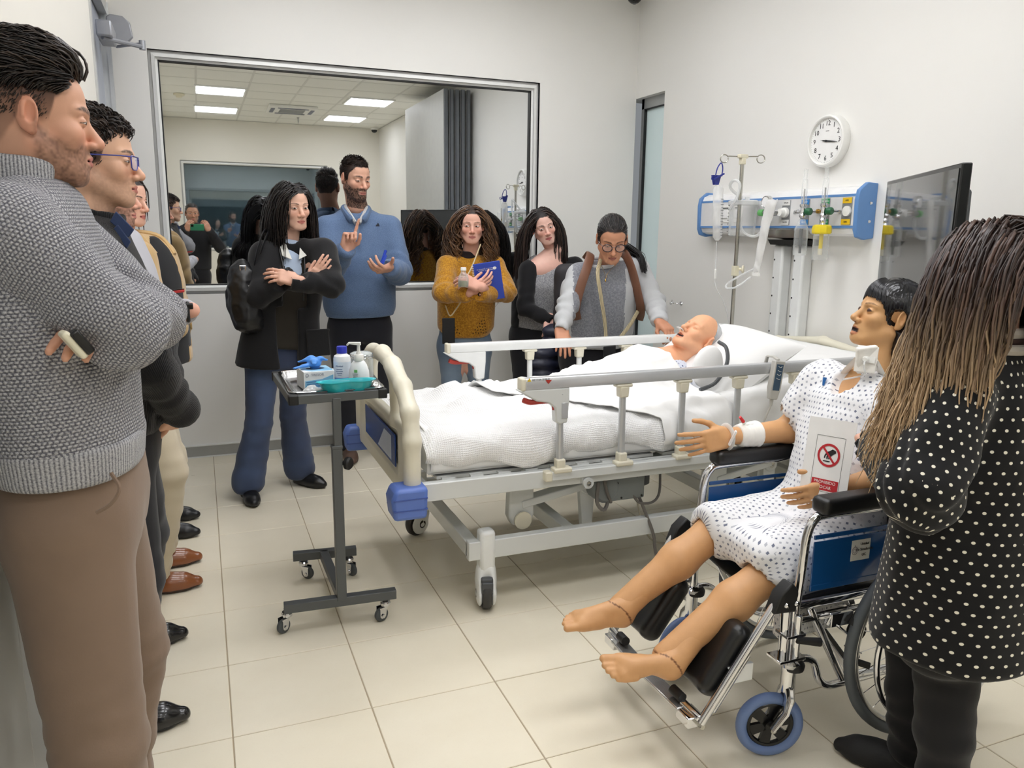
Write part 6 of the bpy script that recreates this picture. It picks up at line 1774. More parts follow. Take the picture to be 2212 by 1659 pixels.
def top(parent, rows, lat, arms, m_, name='sweater', res=.0118, wr=.005, pw=2.2, k=.04, hemcut=None, neck=None, seedz=0, extra=(), elbow=.006, cuts=(), end=.015, armk=None):
    """upper garment: torso rows (bottom to top) and arms [(shoulder, elbow, wrist, r0, r1, r2)]"""
    s = Shape(); s.add(Loft(rows, lat, end, pw), .01)
    for c_ in cuts: s.add(*c_)
    for a_ in arms:
        sh_, el, wr_, r0, r1, r2 = a_; sh_, el, wr_ = (np.asarray(q, float) for q in (sh_, el, wr_)); nk_ = np.asarray(rows[-1][0], float)
        sh_ = sh_*.94+nk_*.06-UP*.022
        s.add(Cap(nk_-UP*.045, sh_+UP*(r0*.30), .052, r0*.62), .05)
        s.add(Cap(sh_, el, r0*.94, r1), armk or k); s.add(Cap(el, wr_, r1, r2), .02)
        s.disp.append((lambda e_, A_, ax_: (lambda P: A_*np.sin(((P-e_) @ ax_)*85+3.5*noise3(P*10, 5))*np.exp(-(((P-e_)**2).sum(-1))/.014)))(el, elbow, unit(wr_-sh_)))
        s.disp.append((lambda e_, A_, ax_: (lambda P: A_*np.sin(((P-e_) @ ax_)*75+3.5*noise3(P*11, 9))*np.exp(-(((P-e_)**2).sum(-1))/.010)))(wr_*.75+el*.25, elbow*.7, unit(wr_-el)))
    for e in extra: s.add(*e)
    for a_ in arms:
        wr_, el = np.asarray(a_[2], float), np.asarray(a_[1], float); d_ = unit(wr_-el)
        s.add(Ell(wr_+d_*(a_[5]+.02), np.array([a_[5]*1.15, a_[5]*1.15, .028+a_[5]*.6]), np.array(frame(d_))), .003, 's')
    if neck is not None: s.add(Ell(neck[0], neck[1]), .006, 's')
    s.disp.append(wrinkle(wr, 6.0, seedz, (1, 1, .6)))
    if hemcut is not None: s.add(Half(*hemcut), .004)
    return sdf_obj(name, s, res, m_, parent)
def cuff(parent, wr_, el, r, m_, L=.05, name='cuff'):
    d_ = unit(np.asarray(wr_, float)-np.asarray(el, float)); s = Shape(); a = np.asarray(wr_, float)-d_*L
    s.add(Cap(a, np.asarray(wr_, float)+d_*.008, r, r*.94), .01); s.add(Half(np.asarray(wr_, float)+d_*.004, d_), .004); s.add(Half(a, -d_), .004)
    return sdf_obj(name, s, .005, m_, parent)

def skin_body(parent, h, o, hands, bones=(), res=.0030, extra=(), colf=None, hres=.0047, m_=None, name='body'):
    """head, neck, hands and the body inside the clothes, as one mesh object"""
    parts = [head_shape(h, o).mesh(res*h.s)]
    if o.get('eye') != 0:
        for e in (-1, 1):
            X, Z = np.meshgrid(np.linspace(-.0140, .0140, 44), np.linspace(-.0088, .0088, 32), indexing='ij')
            rr = (X/.0150)**2+(Z/.0115)**2; yv = .0705+.0131*np.sqrt(np.clip(1-rr, 0, 1))+.0004-.0012*sstep(.7, 1.1, rr)*3
            idx = np.arange(44*32).reshape(44, 32); q4 = np.stack([idx[:-1, :-1], idx[1:, :-1], idx[1:, 1:], idx[:-1, 1:]], -1).reshape(-1, 4)
            parts.append((h.wv(np.stack([e*.031+X, yv, Z], -1).reshape(-1, 3)), q4))
    for hs in hands: parts.append(hs.mesh(hres))
    if bones:
        s = Shape()
        for a, b, ra, rb in bones: s.add(Cap(a, b, ra, rb), .02)
        parts.append(s.mesh(.020))
    for e in extra: parts.append(e)
    fc = face_colors(h, o); base = lin(o.get('skin', (214, 170, 146)))
    def col(P):
        c = np.tile(base, (len(P), 1)); q = h.loc(P); nr = (np.abs(q[:, 0]) < .11) & (np.abs(q[:, 1]) < .15) & (q[:, 2] > -.22) & (q[:, 2] < .14)
        c[nr] = fc(P[nr]); c[~nr] = c[~nr]*np.array([1.0, .955, .95])
        return c if colf is None else colf(P, c)
    return mesh_obj(name, parts, m_ or M_skin, parent, None, col)
def inner(hip, chest, neck, sh, el, wr, kn, an, k=1.0):
    """bones of the covered body"""
    b = [(hip, chest, .085*k, .085*k), (chest, neck, .085*k, .045*k)]
    for a, e, w_ in zip(sh, el, wr): b += [(a-UP*.02, e, .030*k, .027*k), (e, w_, .027*k, .02*k), (chest, a-UP*.02, .055*k, .030*k)]
    for kk, aa in zip(kn, an): b += [(hip, kk, .055*k, .036*k), (kk, aa, .036*k, .028*k)]
    return b
# ================================================================ PEOPLE ALONG THE LEFT WALL
M_shoe_blk = mat('shoe_black', (22, 21, 21), .22, coat=.25, bump=(60, .1)); M_shoe_brn = mat('shoe_tan', (138, 82, 46), .3, coat=.25, bump=(50, .12), var=(8, .08)); M_shoe_olv = mat('shoe_olive', (96, 84, 66), .6)
M_sole = mat('sole_brown', (58, 40, 30), .6); M_lace = mat('lace_dark', (60, 48, 40), .7); M_boot = mat('boot_black', (24, 24, 26), .35, bump=(60, .15)); M_bootb = mat('boot_brown', (92, 70, 58), .6)
X_, Y_ = V(1, 0, 0), V(0, 1, 0)

# ---- 1. tall man in the grey knit pullover, in the foreground
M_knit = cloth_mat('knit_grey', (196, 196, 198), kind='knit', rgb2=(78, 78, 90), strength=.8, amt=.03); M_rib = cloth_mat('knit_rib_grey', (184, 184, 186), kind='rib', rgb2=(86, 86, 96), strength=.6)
M_khaki = cloth_mat('twill_taupe', (128, 108, 92), kind='plain', amt=.05)
p1 = figure('tall dark haired man in a grey knit pullover and taupe trousers, arms folded', None, None)
h1 = Head(at(74, 256, Y=1.62), V(.97, .20, -.06), scale=.93)
o1 = dict(skin=(204, 156, 130), beard=.64, hairc=(66, 42, 32), fade=1, nose=1.12, eye=.5, jaw=1.0, browth=1.5, neck=((-.285, 1.625, 1.43), .066), ear=.97, gaze=(.004, -.003), flush=1.0, chin=1.02, lips=.9, browc=(50, 36, 28))
el1R, sh1R = at(266, 708, Y=1.43), at(22, 480, Y=1.45); el1L, sh1L = V(-.105, 1.86, 1.235), V(-.275, 1.82, 1.44)
w1R, w1L = V(-.150, 1.70, 1.225), at(222, 700, Y=1.54)
hd1 = hand_shape(w1L, at(170, 728, Y=1.36)-w1L, V(.2, -.2, .9), -1, curl=(.25, .2, .15), thumb='in', arm=el1L*.35+w1L*.65)
hd2 = hand_shape(w1R, V(-.05, .95, .15), V(.95, .1, .1), 1, curl=(.2, .3, .2), arm=el1R*.3+w1R*.7)
skin_body(p1, h1, o1, [hd1, hd2], inner(V(-.25, 1.62, .95), V(-.255, 1.62, 1.30), V(-.27, 1.62, 1.45), (sh1R, sh1L), (el1R, el1L), (w1R, w1L), (V(-.235, 1.47, .52), V(-.22, 1.78, .52)), (V(-.26, 1.46, .1), V(-.27, 1.84, .1))), res=.0021)
rows = [(V(-.250, 1.62, 1.005), .192, .122), (V(-.250, 1.62, 1.05), .200, .130), (V(-.255, 1.62, 1.15), .200, .132), (V(-.265, 1.62, 1.30), .205, .124), (V(-.275, 1.62, 1.41), .195, .104), (V(-.278, 1.62, 1.465), .145, .090), (V(-.278, 1.62, 1.50), .078, .076)]
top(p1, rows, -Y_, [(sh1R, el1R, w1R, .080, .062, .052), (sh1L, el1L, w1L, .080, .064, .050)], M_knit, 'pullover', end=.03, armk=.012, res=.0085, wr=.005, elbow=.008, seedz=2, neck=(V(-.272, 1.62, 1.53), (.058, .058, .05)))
s = Shape(); s.add(Loft([(V(-.250, 1.62, .992), .196, .127), (V(-.250, 1.62, 1.062), .205, .135)], -Y_, .012, 2.2), .01); s.add(Loft([(V(-.250, 1.62, .97), .178, .110), (V(-.250, 1.62, 1.08), .178, .110)], -Y_, .01, 2.2), .002, 's')
sdf_obj('hem_band', s, .006, M_rib, p1)
s = Shape(); cb_, ct = V(-.286, 1.62, 1.44), V(-.285, 1.622, 1.545)
s.add(Loft([(cb_, .090, .088), (cb_*.6+ct*.4, .074, .076), (ct, .072, .080)], -Y_, .010), .01); s.add(Loft([(cb_-UP*.02, .066, .066), (cb_*.6+ct*.4, .061, .062), (ct+UP*.03, .063, .071)], -Y_, .005), .004, 's')
s.add(Cap(V(-.19, 1.60, 1.60), V(-.205, 1.585, 1.50), .022), .01, 's'); s.disp.append(wrinkle(.004, 14, 5))
sdf_obj('collar', s, .005, M_rib, p1)
legs(p1, V(-.25, 1.62, .93), -Y_, X_, (V(-.228, 1.47, .50), V(-.205, 1.80, .50)), (V(-.25, 1.46, .08), V(-.262, 1.86, .11)), M_khaki, r=(.102, .078, .070), hw=(.178, .128), wr=.006, hem=.02, seedz=4)
t = MB(); t.tube(curve([at(240, 1022, Y=1.44), at(258, 1055, Y=1.425), at(240, 1088, Y=1.42), at(208, 1108, Y=1.42)], 16), .0035, 6); t.build('pocket_edge', cloth_mat('twill_taupe', (128, 108, 92)), p1)
shoe(p1, V(-.37, 1.46, 0), X_, .285, .047, .08, M_shoe_olv, M_sole, laces=M_lace); shoe(p1, V(-.385, 1.90, 0), X_, .285, .047, .085, M_shoe_olv, M_sole, laces=M_lace)
m1 = lambda q: (q[:, 2] > .052) | (q[:, 1] > .035)
hair_short('hair', h1, p1, 3000, (20, 16, 14), (64, 52, 44), .075, .007, .42, (0, -1, .1), .0019, .005, front=.3, seed=3, K=7, jit=.06, sleek=(.006, .034, True), mask=lambda q: (q[:, 2] > .048))
hair_short('side_hair', h1, p1, 1500, (30, 23, 19), (70, 54, 45), .012, .007, .35, (0, -.9, -.3), .0009, 0, seed=5, K=4, mask=lambda q: (q[:, 2] <= .055) & (q[:, 2] > .0+.0*q[:, 1]))
seat(p1, (-.25, 1.65, 0))
ph = thing('phone', 'dark phone in a cream case tucked under the folded arm of grey pullover man', 'phone')
c = at(158, 744, Y=1.355); t = MB(); t.box(c, (.030, .012, .05), frame(V(.5, .2, -.8))); t.build('case', M_cream, ph, bevel=.004); t = MB(); t.box(c+V(.012, -.004, .004), (.022, .014, .042), frame(V(.5, .2, -.8))); t.build('body', M_blackg, ph, bevel=.003); seat(ph, c)

# ---- 2. man with blue glasses in the black cardigan
M_blkk = cloth_mat('knit_black', (26, 26, 29), kind='rib', rgb2=(14, 14, 16), strength=.5, scale=.8); M_blkt = cloth_mat('trouser_black', (30, 30, 34), kind='plain')
M_navyc = cloth_mat('polo_navy', (52, 66, 100), kind='fine')
p2 = figure('man with blue framed glasses, black knit jacket and black trousers, hands clasped', None, None)
h2 = Head(at(206, 346, Y=2.32), V(.99, -.06, -.03))
o2 = dict(skin=(214, 170, 142), beard=.30, hairc=(92, 70, 58), eye=.55, nose=1.05, browth=1.3, neck=((-.265, 2.32, 1.41), .064), gaze=(.003, -.002))
sh2R, el2R, w2R = V(-.245, 2.13, 1.37), at(322, 790, Y=2.10), at(392, 888, Y=2.26)
sh2L, el2L, w2L = V(-.245, 2.51, 1.37), V(-.14, 2.53, 1.10), V(-.10, 2.40, .915)
ha = hand_shape(w2R, at(352, 930, Y=2.33)-w2R, V(.55, -.75, .15), 1, curl=(.5, .7, .5), thumb='rest', arm=w2R*.6+el2R*.4)
hb = hand_shape(w2L, at(340, 915, Y=2.27)-w2L, V(.7, .2, .6), -1, curl=(.6, .8, .5), thumb='in', arm=w2L*.6+el2L*.4)
skin_body(p2, h2, o2, [ha, hb], inner(V(-.25, 2.32, .88), V(-.255, 2.32, 1.22), V(-.262, 2.32, 1.40), (sh2R, sh2L), (el2R, el2L), (w2R, w2L), (V(-.22, 2.24, .48), V(-.22, 2.62, .48)), (V(-.29, 2.26, .1), V(-.29, 2.72, .1))), res=.0027)
rows = [(V(-.245, 2.32, .885), .185, .122), (V(-.245, 2.32, 1.02), .195, .128), (V(-.25, 2.32, 1.22), .205, .130), (V(-.255, 2.32, 1.33), .198, .112), (V(-.260, 2.32, 1.40), .14, .092), (V(-.264, 2.32, 1.45), .080, .080)]
top(p2, rows, -Y_, [(sh2R, el2R, w2R, .074, .058, .046), (sh2L, el2L, w2L, .074, .058, .046)], M_blkk, 'knit_jacket', wr=.004, neck=(V(-.258, 2.32, 1.47), (.06, .06, .05)))
cuff(p2, w2R, el2R, .048, M_blkk, .06)
s = Shape(); s.add(Loft([(V(-.262, 2.32, 1.40), .088, .088), (V(-.25, 2.32, 1.475), .074, .078)], -Y_, .008), .01); s.add(Loft([(V(-.262, 2.32, 1.38), .068, .068), (V(-.25, 2.32, 1.50), .064, .066)], -Y_, .004), .003, 's'); sdf_obj('stand_collar', s, .006, M_blkk, p2)
t = MB(); q = at(242, 470, Y=2.24)
t.prism([(0, 0), (.052, -.022), (.060, .002), (.008, .03)], q+V(-.005, 0, -.01), unit(V(.9, -.2, -.35)), unit(V(.3, 0, .95)), .006); t.prism([(.01, -.02), (.055, -.05), (.060, -.03), (.02, .0)], q+V(-.005, -.004, -.01), unit(V(.9, -.2, -.35)), unit(V(.3, 0, .95)), .006); t.build('shirt_collar', M_navyc, p2, bevel=.002)
legs(p2, V(-.25, 2.34, .87), -Y_, X_, (V(-.225, 2.24, .48), V(-.225, 2.60, .48)), (V(-.285, 2.26, .10), V(-.30, 2.74, .10)), M_blkt, r=(.096, .076, .072), hw=(.17, .12), wr=.005, seedz=8)
shoe(p2, V(-.385, 2.265, 0), X_, .285, .048, .078, M_shoe_blk, M_black); shoe(p2, V(-.385, 2.76, 0), unit(V(1, .05, 0)), .275, .047, .078, M_shoe_blk, M_black)
hair_short('hair', h2, p2, 1600, (26, 20, 18), (66, 54, 48), .030, .009, .30, (.1, .5, .1), .0018, .006, seed=8, jit=.10, sleek=(.004, .022, True))
gl = MB()
for e in (-1, 1):
    ring = [(-.024, .014), (.020, .015), (.025, .008), (.021, -.014), (.012, -.019), (-.012, -.019), (-.021, -.012)]
    gl.tube([h2.w(e*.033+a, .095-abs(e*.033+a)*.18+.006, b_-.002) for a, b_ in ring], .0019, 6, closed=True)
    gl.tube([h2.w(e*.058, .090, .010), h2.w(e*.076, .070, .010), h2.w(e*.080, -.005, .008), h2.w(e*.080, -.02, -.01)], .0019, 6)
gl.tube([h2.w(-.012, .098, .006), h2.w(0, .101, .009), h2.w(.012, .098, .006)], .0018, 6)
g2 = gl.build('glasses', mat('frame_blue', (52, 58, 140), .25, coat=.3), p2)
t = MB()
for e in (-1, 1): t.add([h2.w(e*.033+a, .0955-abs(e*.033+a)*.18+.006, b_-.002) for a, b_ in ring], [list(range(7))])
t.build('lens', glass_mat('lens_tint', (226, 222, 240), .10), g2, False)
seat(p2, (-.25, 2.4, 0))

# ---- 3. man mostly hidden: grey sweater, beige chinos, scarf, tan shoes
M_grys = cloth_mat('jersey_pale', (178, 178, 184), kind='fine', amt=.03); M_beige = cloth_mat('chino_beige', (206, 194, 170), kind='plain', amt=.03)
p3 = figure('half hidden man in beige chinos and tan laced shoes behind the black knit jacket', None, None)
h3 = Head(at(204, 419, Y=3.14)+V(.035, 0, 0), V(.99, -.08, -.04))
o3 = dict(skin=(220, 170, 148), beard=.8, hairc=(86, 58, 44), eye=.6, neck=((-.325, 3.14, 1.35), .062))
w3 = at(398, 674, Y=2.90); el3 = V(-.20, 2.90, 1.06); sh3R, sh3L = V(-.26, 2.95, 1.32), V(-.26, 3.33, 1.32); el3L = V(-.16, 3.32, 1.08); w3b = V(-.16, 3.02, 1.10)
ha = hand_shape(w3, V(-.97, .0, -.22), V(.10, -.95, .25), -1, curl=(.55, .9, .5), thumb='rest', spread=.04)
hb = hand_shape(w3b, V(-.5, .8, .2), V(.6, .3, .6), 1, curl=(.4, .5, .3))
skin_body(p3, h3, o3, [ha, hb], inner(V(-.25, 3.14, .84), V(-.26, 3.14, 1.2), V(-.27, 3.14, 1.35), (sh3R, sh3L), (el3, el3L), (w3b, w3), (V(-.17, 3.04, .54), V(-.17, 3.3, .5)), (V(-.25, 3.16, .1), V(-.24, 3.42, .1))), res=.003)
rows = [(V(-.24, 3.14, .84), .18, .115), (V(-.245, 3.14, .98), .19, .12), (V(-.25, 3.14, 1.18), .195, .12), (V(-.258, 3.14, 1.28), .185, .105), (V(-.268, 3.14, 1.355), .13, .088), (V(-.276, 3.14, 1.41), .075, .072)]
top(p3, rows, -Y_, [(sh3R, el3, w3b, .070, .055, .044), (sh3L, el3L, w3+V(.0, .03, 0), .070, .055, .042)], M_grys, 'sweater', wr=.004, res=.010)
legs(p3, V(-.25, 3.14, .83), -Y_, X_, (V(-.165, 3.04, .545), V(-.175, 3.30, .52)), (V(-.245, 3.165, .10), V(-.225, 3.42, .11)), M_beige, r=(.098, .074, .064), hw=(.168, .12), wr=.005, seedz=15)
for y_ in (3.19, 3.44): shoe(p3, V(-.345, y_, 0), unit(V(1, .04 if y_ > 3.3 else .02, 0)), .285, .047, .078, M_shoe_brn, M_sole, laces=M_lace)
t = MB(); sc1 = [at(262, 520, Y=2.98), at(282, 560, Y=2.94), at(305, 600, Y=2.90), at(330, 640, Y=2.88), at(338, 662, Y=2.90)]
scm = NT('scarf_plaid'); z_ = scm.sep(scm.obj())[2]; b3 = scm.math('FRACT', scm.math('MULTIPLY', z_, 8.2)); scm.put(scm.b.inputs['Base Color'], scm.mix(scm.ramp(b3, .45, .52), srgb(226, 222, 212), srgb(138, 138, 140))); scm.set(Roughness=.95); scm.b.inputs['Sheen Weight'].default_value = .4; scm.bump(scm.noise(scm.obj(), 200, 3), .5, .003)
t.tube(curve(sc1, 22), [.03]*22, 14, flat=.35, ref=(0, -1, 0)); t.tube(curve([at(245, 505, Y=3.0), at(262, 530, Y=2.98), at(278, 560, Y=2.95)], 12), .026, 12, flat=.5); t.build('scarf', scm.m, p3)
hair_short('hair', h3, p3, 700, (40, 30, 24), (76, 58, 46), .020, .008, .2, seed=12, jit=.08)
wt = MB(); wt.tube(arc(w3+V(.012, 0, 0), .030, 0, 345, 24, (0, .9, .1), (0, 0, 1)), .007, 8, closed=True); wt.box(w3+V(.014, -.020, .018), (.032, .010, .034), (X_, unit(V(0, .75, .66)), unit(V(0, -.66, .75)))); wt.build('wristwatch', M_black, p3, bevel=.003)
seat(p3, (-.25, 3.2, 0))
ph = thing('phone', 'thin red phone in the crossed arms of the man in beige chinos', 'phone')
c = at(374, 631, Y=2.88); t = MB(); t.box(c, (.075, .012, .010), (unit(V(.9, -.2, .12)), Y_, UP)); t.build('case', mat('phone_red', (196, 60, 62), .4), ph, bevel=.003); t = MB(); t.box(c+V(.002, 0, .006), (.07, .010, .003), (unit(V(.9, -.2, .12)), Y_, UP)); t.build('screen', M_blackg, ph); seat(ph, c)

# ---- 4. woman in the tan fleece jacket
M_tan = cloth_mat('fleece_tan', (196, 164, 114), kind='fine', strength=.9, scale=.4, amt=.05, sheen=.4); M_blkf = cloth_mat('top_black', (28, 29, 32), kind='fine')
p4 = figure('woman in a tan fleece jacket over a black zip top at the far left', None, None)
h4 = Head(at(262, 432, Y=3.92)+V(.02, 0, 0), V(.86, -.50, -.10), scale=.94)
o4 = dict(skin=(226, 178, 156), fem=1, eye=.7, jaw=.95, lips=1.0, lipc=(186, 96, 92), neck=((-.315, 3.93, 1.38), .052), gaze=(.002, -.001))
sh4R, sh4L = V(-.245, 3.75, 1.31), V(-.17, 4.06, 1.31)
skin_body(p4, h4, o4, [hand_shape(V(-.12, 3.86, .98), V(-.5, .5, -.2), V(.5, -.5, .6), 1)], inner(V(-.25, 3.92, .82), V(-.25, 3.92, 1.18), V(-.27, 3.92, 1.34), (sh4R, sh4L), (V(-.20, 3.70, 1.05), V(-.13, 4.08, 1.05)), (V(-.12, 3.86, .98), V(-.10, 4.0, .98)), (V(-.22, 3.83, .46), V(-.22, 4.0, .46)), (V(-.25, 3.83, .08), V(-.25, 4.02, .08))), res=.0027)
lat4 = unit(V(-.42, -.9, 0))
rows = [(V(-.20, 3.92, .80), .18, .125), (V(-.20, 3.92, 1.0), .175, .12), (V(-.205, 3.92, 1.18), .178, .115), (V(-.212, 3.92, 1.27), .168, .10), (V(-.225, 3.92, 1.33), .12, .085), (V(-.245, 3.92, 1.385), .065, .065)]
top(p4, rows, lat4, [], M_blkf, 'zip_top', wr=.003, res=.010)
f4 = np.cross(UP, lat4)
rows2 = [(r_[0]-f4*.012, r_[1]+.016, r_[2]+.012) for r_ in rows[:-1]]+[(V(-.248, 3.92, 1.375), .080, .078)]
top(p4, rows2, lat4, [(sh4R, V(-.20, 3.70, 1.05), V(-.12, 3.86, .98), .074, .062, .05), (sh4L, V(-.13, 4.08, 1.05), V(-.10, 4.0, .98), .074, .062, .05)], M_tan, 'fleece_jacket', wr=.004, res=.010, cuts=[(RBox(V(-.205, 3.92, 1.1)+f4*.15+lat4*.05, (.075, .12, .5), .01, (lat4, f4, UP)), .01, 's')])
t = MB(); c4 = V(-.238, 3.92, 1.355)
t.tube(curve([c4+f4*.07+lat4*.075+UP*-.06, c4+lat4*.085+f4*.02+UP*.01, c4-f4*.06+UP*.03, c4-lat4*.085+f4*.02+UP*.012, c4-lat4*.085+f4*.085+UP*-.065], 26), .024, 10, flat=1.8, ref=UP); t.build('collar', M_tan, p4)
text('chest_lettering', 'wear', .016, at(304, 540, Y=3.775), unit(V(.95, -.3, -.05)), UP, M_white, p4, .002)
legs(p4, V(-.25, 3.92, .80), lat4, f4, (V(-.22, 3.83, .44), V(-.22, 4.0, .44)), (V(-.25, 3.83, .08), V(-.25, 4.02, .08)), M_blkt, res=.014, hw=(.16, .115))
for y_ in (3.80, 4.04): shoe(p4, V(-.31, y_, 0), V(1, -.2, 0), .25, .042, .07, M_boot)
scalp_cap('hair', h4, p4, (44, 32, 26), .003); hair_long('hair_lock', h4, p4, 200, .16, (36, 26, 22), (80, 60, 48), seed=4, face=.066, K=12, back=True, drift=(0, .4, 0))
seat(p4, (-.25, 3.92, 0))
# ================================================================ PEOPLE BY THE WINDOW
def face_dir(px, turn, depthless=None):
    """horizontal way a face looks: towards the camera, then turned by `turn` degrees to the picture's right"""
    a = YAW+math.atan((px-1106)/FPX); v = V(math.sin(a), math.cos(a), 0); r = V(v[1], -v[0], 0); t = R(turn)
    return -v*math.cos(t)+r*math.sin(t)
M_jean = cloth_mat('denim_dark', (30, 44, 76), kind='denim', rgb2=(58, 78, 116)); M_jeanl = cloth_mat('denim_faded', (88, 108, 132), kind='denim', rgb2=(132, 150, 168))
M_coat = cloth_mat('coat_black', (24, 24, 26), kind='fine', strength=.5, scale=.6, amt=.08); M_leath = mat('leather_black', (20, 20, 22), .38, bump=(45, .25, .004))
M_shirt = cloth_mat('shirt_blue', (176, 192, 214), kind='plain', amt=.03); M_shirtw = cloth_mat('shirt_white', (226, 226, 220), kind='plain', amt=.02); M_vest = cloth_mat('vest_brown', (44, 40, 34), kind='fine')
def knees_from(hip, lat, fwd, an, hw=.09, kz=.46, bend=.035):
    kn = []
    for e, a in ((1, an[0]), (-1, an[1])):
        h_ = hip+lat*e*hw; k = h_*.5+np.asarray(a)*.5; k[2] = kz; kn.append(k+fwd*bend)
    return kn

# ---- 5. woman in the long black jacket, arms crossed, with a shoulder bag
p5 = figure('woman in a long black jacket and dark flared jeans, arms crossed, bag on shoulder', None, None)
F5 = face_dir(632, 27); B5 = face_dir(632, 12); L5 = np.cross(B5, UP)
h5 = Head(at(633, 447, Y=4.2), V(F5[0], F5[1], -.10), UP-.04*L5*-1, scale=.97)
o5 = dict(skin=(222, 178, 156), fem=1, eye=.75, jaw=.98, lips=.9, lipc=(176, 92, 88), neck=(at(625, 512, Y=4.23), .050), gaze=(.003, -.001), browth=.8, cheek=1)
sh5R, el5R, w5R = at(566, 545, Y=4.17), at(558, 640, Y=4.06), at(622, 600, Y=3.97)
sh5L, el5L, w5L = at(704, 538, Y=4.10), at(716, 615, Y=3.98), at(640, 608, Y=3.95)
wR_hand, wL_hand = at(672, 590, Y=3.955), at(640, 594, Y=3.925)
ha = hand_shape(at(670, 614, Y=4.00), at(708, 560, Y=3.95)-at(670, 614, Y=4.00), V(-.1, -.95, .2), 1, curl=(.12, .15, .1), thumb='rest', spread=.05, s=.92)
hb = hand_shape(at(640, 604, Y=3.945), at(590, 592, Y=3.945)-at(640, 604, Y=3.945), V(0, -.9, .45), -1, curl=(.35, .5, .3), thumb='in', s=.92)
hip5, an5 = at(612, 780, Y=4.22), (at(537, 1040, Y=4.18), at(648, 1010, Y=4.36))
an5 = (V(.170, 4.22, .10), V(.455, 4.38, .10)); hip5 = V(.36, 4.24, .80)
kn5 = (V(.24, 4.19, .43), V(.425, 4.31, .43))
skin_body(p5, h5, o5, [ha, hb], inner(hip5, V(.41, 4.22, 1.14), V(.43, 4.23, 1.34), (sh5R, sh5L), (el5R, el5L), (w5R, w5L), kn5, an5), res=.0029)
rows = [(V(.355, 4.22, .70), .225, .15), (V(.365, 4.22, .82), .205, .14), (V(.39, 4.21, 1.0), .182, .128), (V(.415, 4.205, 1.17), .192, .13), (V(.43, 4.21, 1.28), .178, .10), (V(.437, 4.22, 1.335), .12, .08), (V(.44, 4.225, 1.37), .07, .065)]
cutx = [(RBox(V(.43, 4.205, 1.2)+B5*.16, (.050, .10, .16), .012, (L5, B5, UP)), .012, 's'), (RBox(V(.385, 4.21, .86)+B5*.14, (.045, .08, .17), .01, (L5, B5, UP)), .01, 's')]
inn = [(r_[0], r_[1]*.90, r_[2]*.90) for r_ in rows[1:]]
top(p5, inn, L5, [], M_vest, 'vest', wr=.003, cuts=[(RBox(V(.43, 4.20, 1.30)+B5*.12, (.028, .06, .10), .01, (L5, B5, UP)), .008, 's')])
top(p5, [(r_[0], r_[1]*.86, r_[2]*.86) for r_ in rows[3:]], L5, [], M_shirt, 'shirt', wr=.003)
top(p5, rows, L5, [(sh5R, el5R, w5R, .070, .058, .047), (sh5L, el5L, w5L, .070, .058, .047)], M_coat, 'jacket', wr=.005, cuts=cutx, seedz=21, hemcut=(V(0, 0, .725), -UP), neck=(V(.44, 4.22, 1.40)+B5*.03, (.06, .06, .07)))
t = MB()
for e in (-1, 1):
    b_ = V(.437, 4.222, 1.352)+B5*.045
    t.prism([(e*.016, -.072), (e*.062, -.05), (e*.066, .0), (e*.045, .024), (e*.034, .012)], b_+B5*.048+UP*-.012, L5, unit(UP-B5*.5), .005*e)
t.build('shirt_collar', M_shirtw, p5, bevel=.002, smooth=False)
t = MB()
for e in (-1, 1): t.tube(curve([V(.43, 4.205, 1.33)+B5*.075+L5*e*.062, V(.425, 4.205, 1.2)+B5*.137+L5*e*.052, V(.41, 4.205, 1.07)+B5*.132+L5*e*.055], 12), .0035, 6)
t.build('jacket_piping', M_leath, p5)
t = MB(); t.prism([(-.06, -.12), (.06, -.12), (.055, .0), (.06, .02), (-.06, .02)], V(.40, 4.21, .90)+B5*.128-L5*.135, L5*-1, UP, .014); t.build('patch_pocket', M_coat, p5, bevel=.006)
legs(p5, hip5, L5, B5, kn5, an5, M_jean, r=(.092, .066, .080), hemr=.086, hw=(.17, .12), wr=.003, hem=.06, seedz=23)
shoe(p5, an5[0]*[1, 1, 0]-V(B5[0], B5[1], 0)*.05, B5, .235, .043, .075, M_boot, M_black, ankle=.042); shoe(p5, an5[1]*[1, 1, 0]-V(.75, -.65, 0)*.04, V(.70, -.72, 0), .235, .043, .075, M_boot, M_black, ankle=.042)
scalp_cap('hair', h5, p5, (20, 16, 15), .003)
hair_long('hair_locks', h5, p5, 1250, .34, (16, 13, 13), (44, 36, 33), part=-.012, K=12, rad=.0034, curl=.006, curlf=.8, vol=.020, face=.061, yface=.028, seed=5, body=[(V(.43, 4.22, 1.24), (.18, .115, .10))], rough=.26)
t = MB(); e_ = h5.w(-.079, -.004, -.040)
for k in range(2): t.tube(arc(e_+UP*(-.012-.018*k), .007, 0, 340, 12, L5, UP), .0016, 5, closed=True)
t.build('earring', M_chrome, p5)
seat(p5, (.33, 4.26, 0))
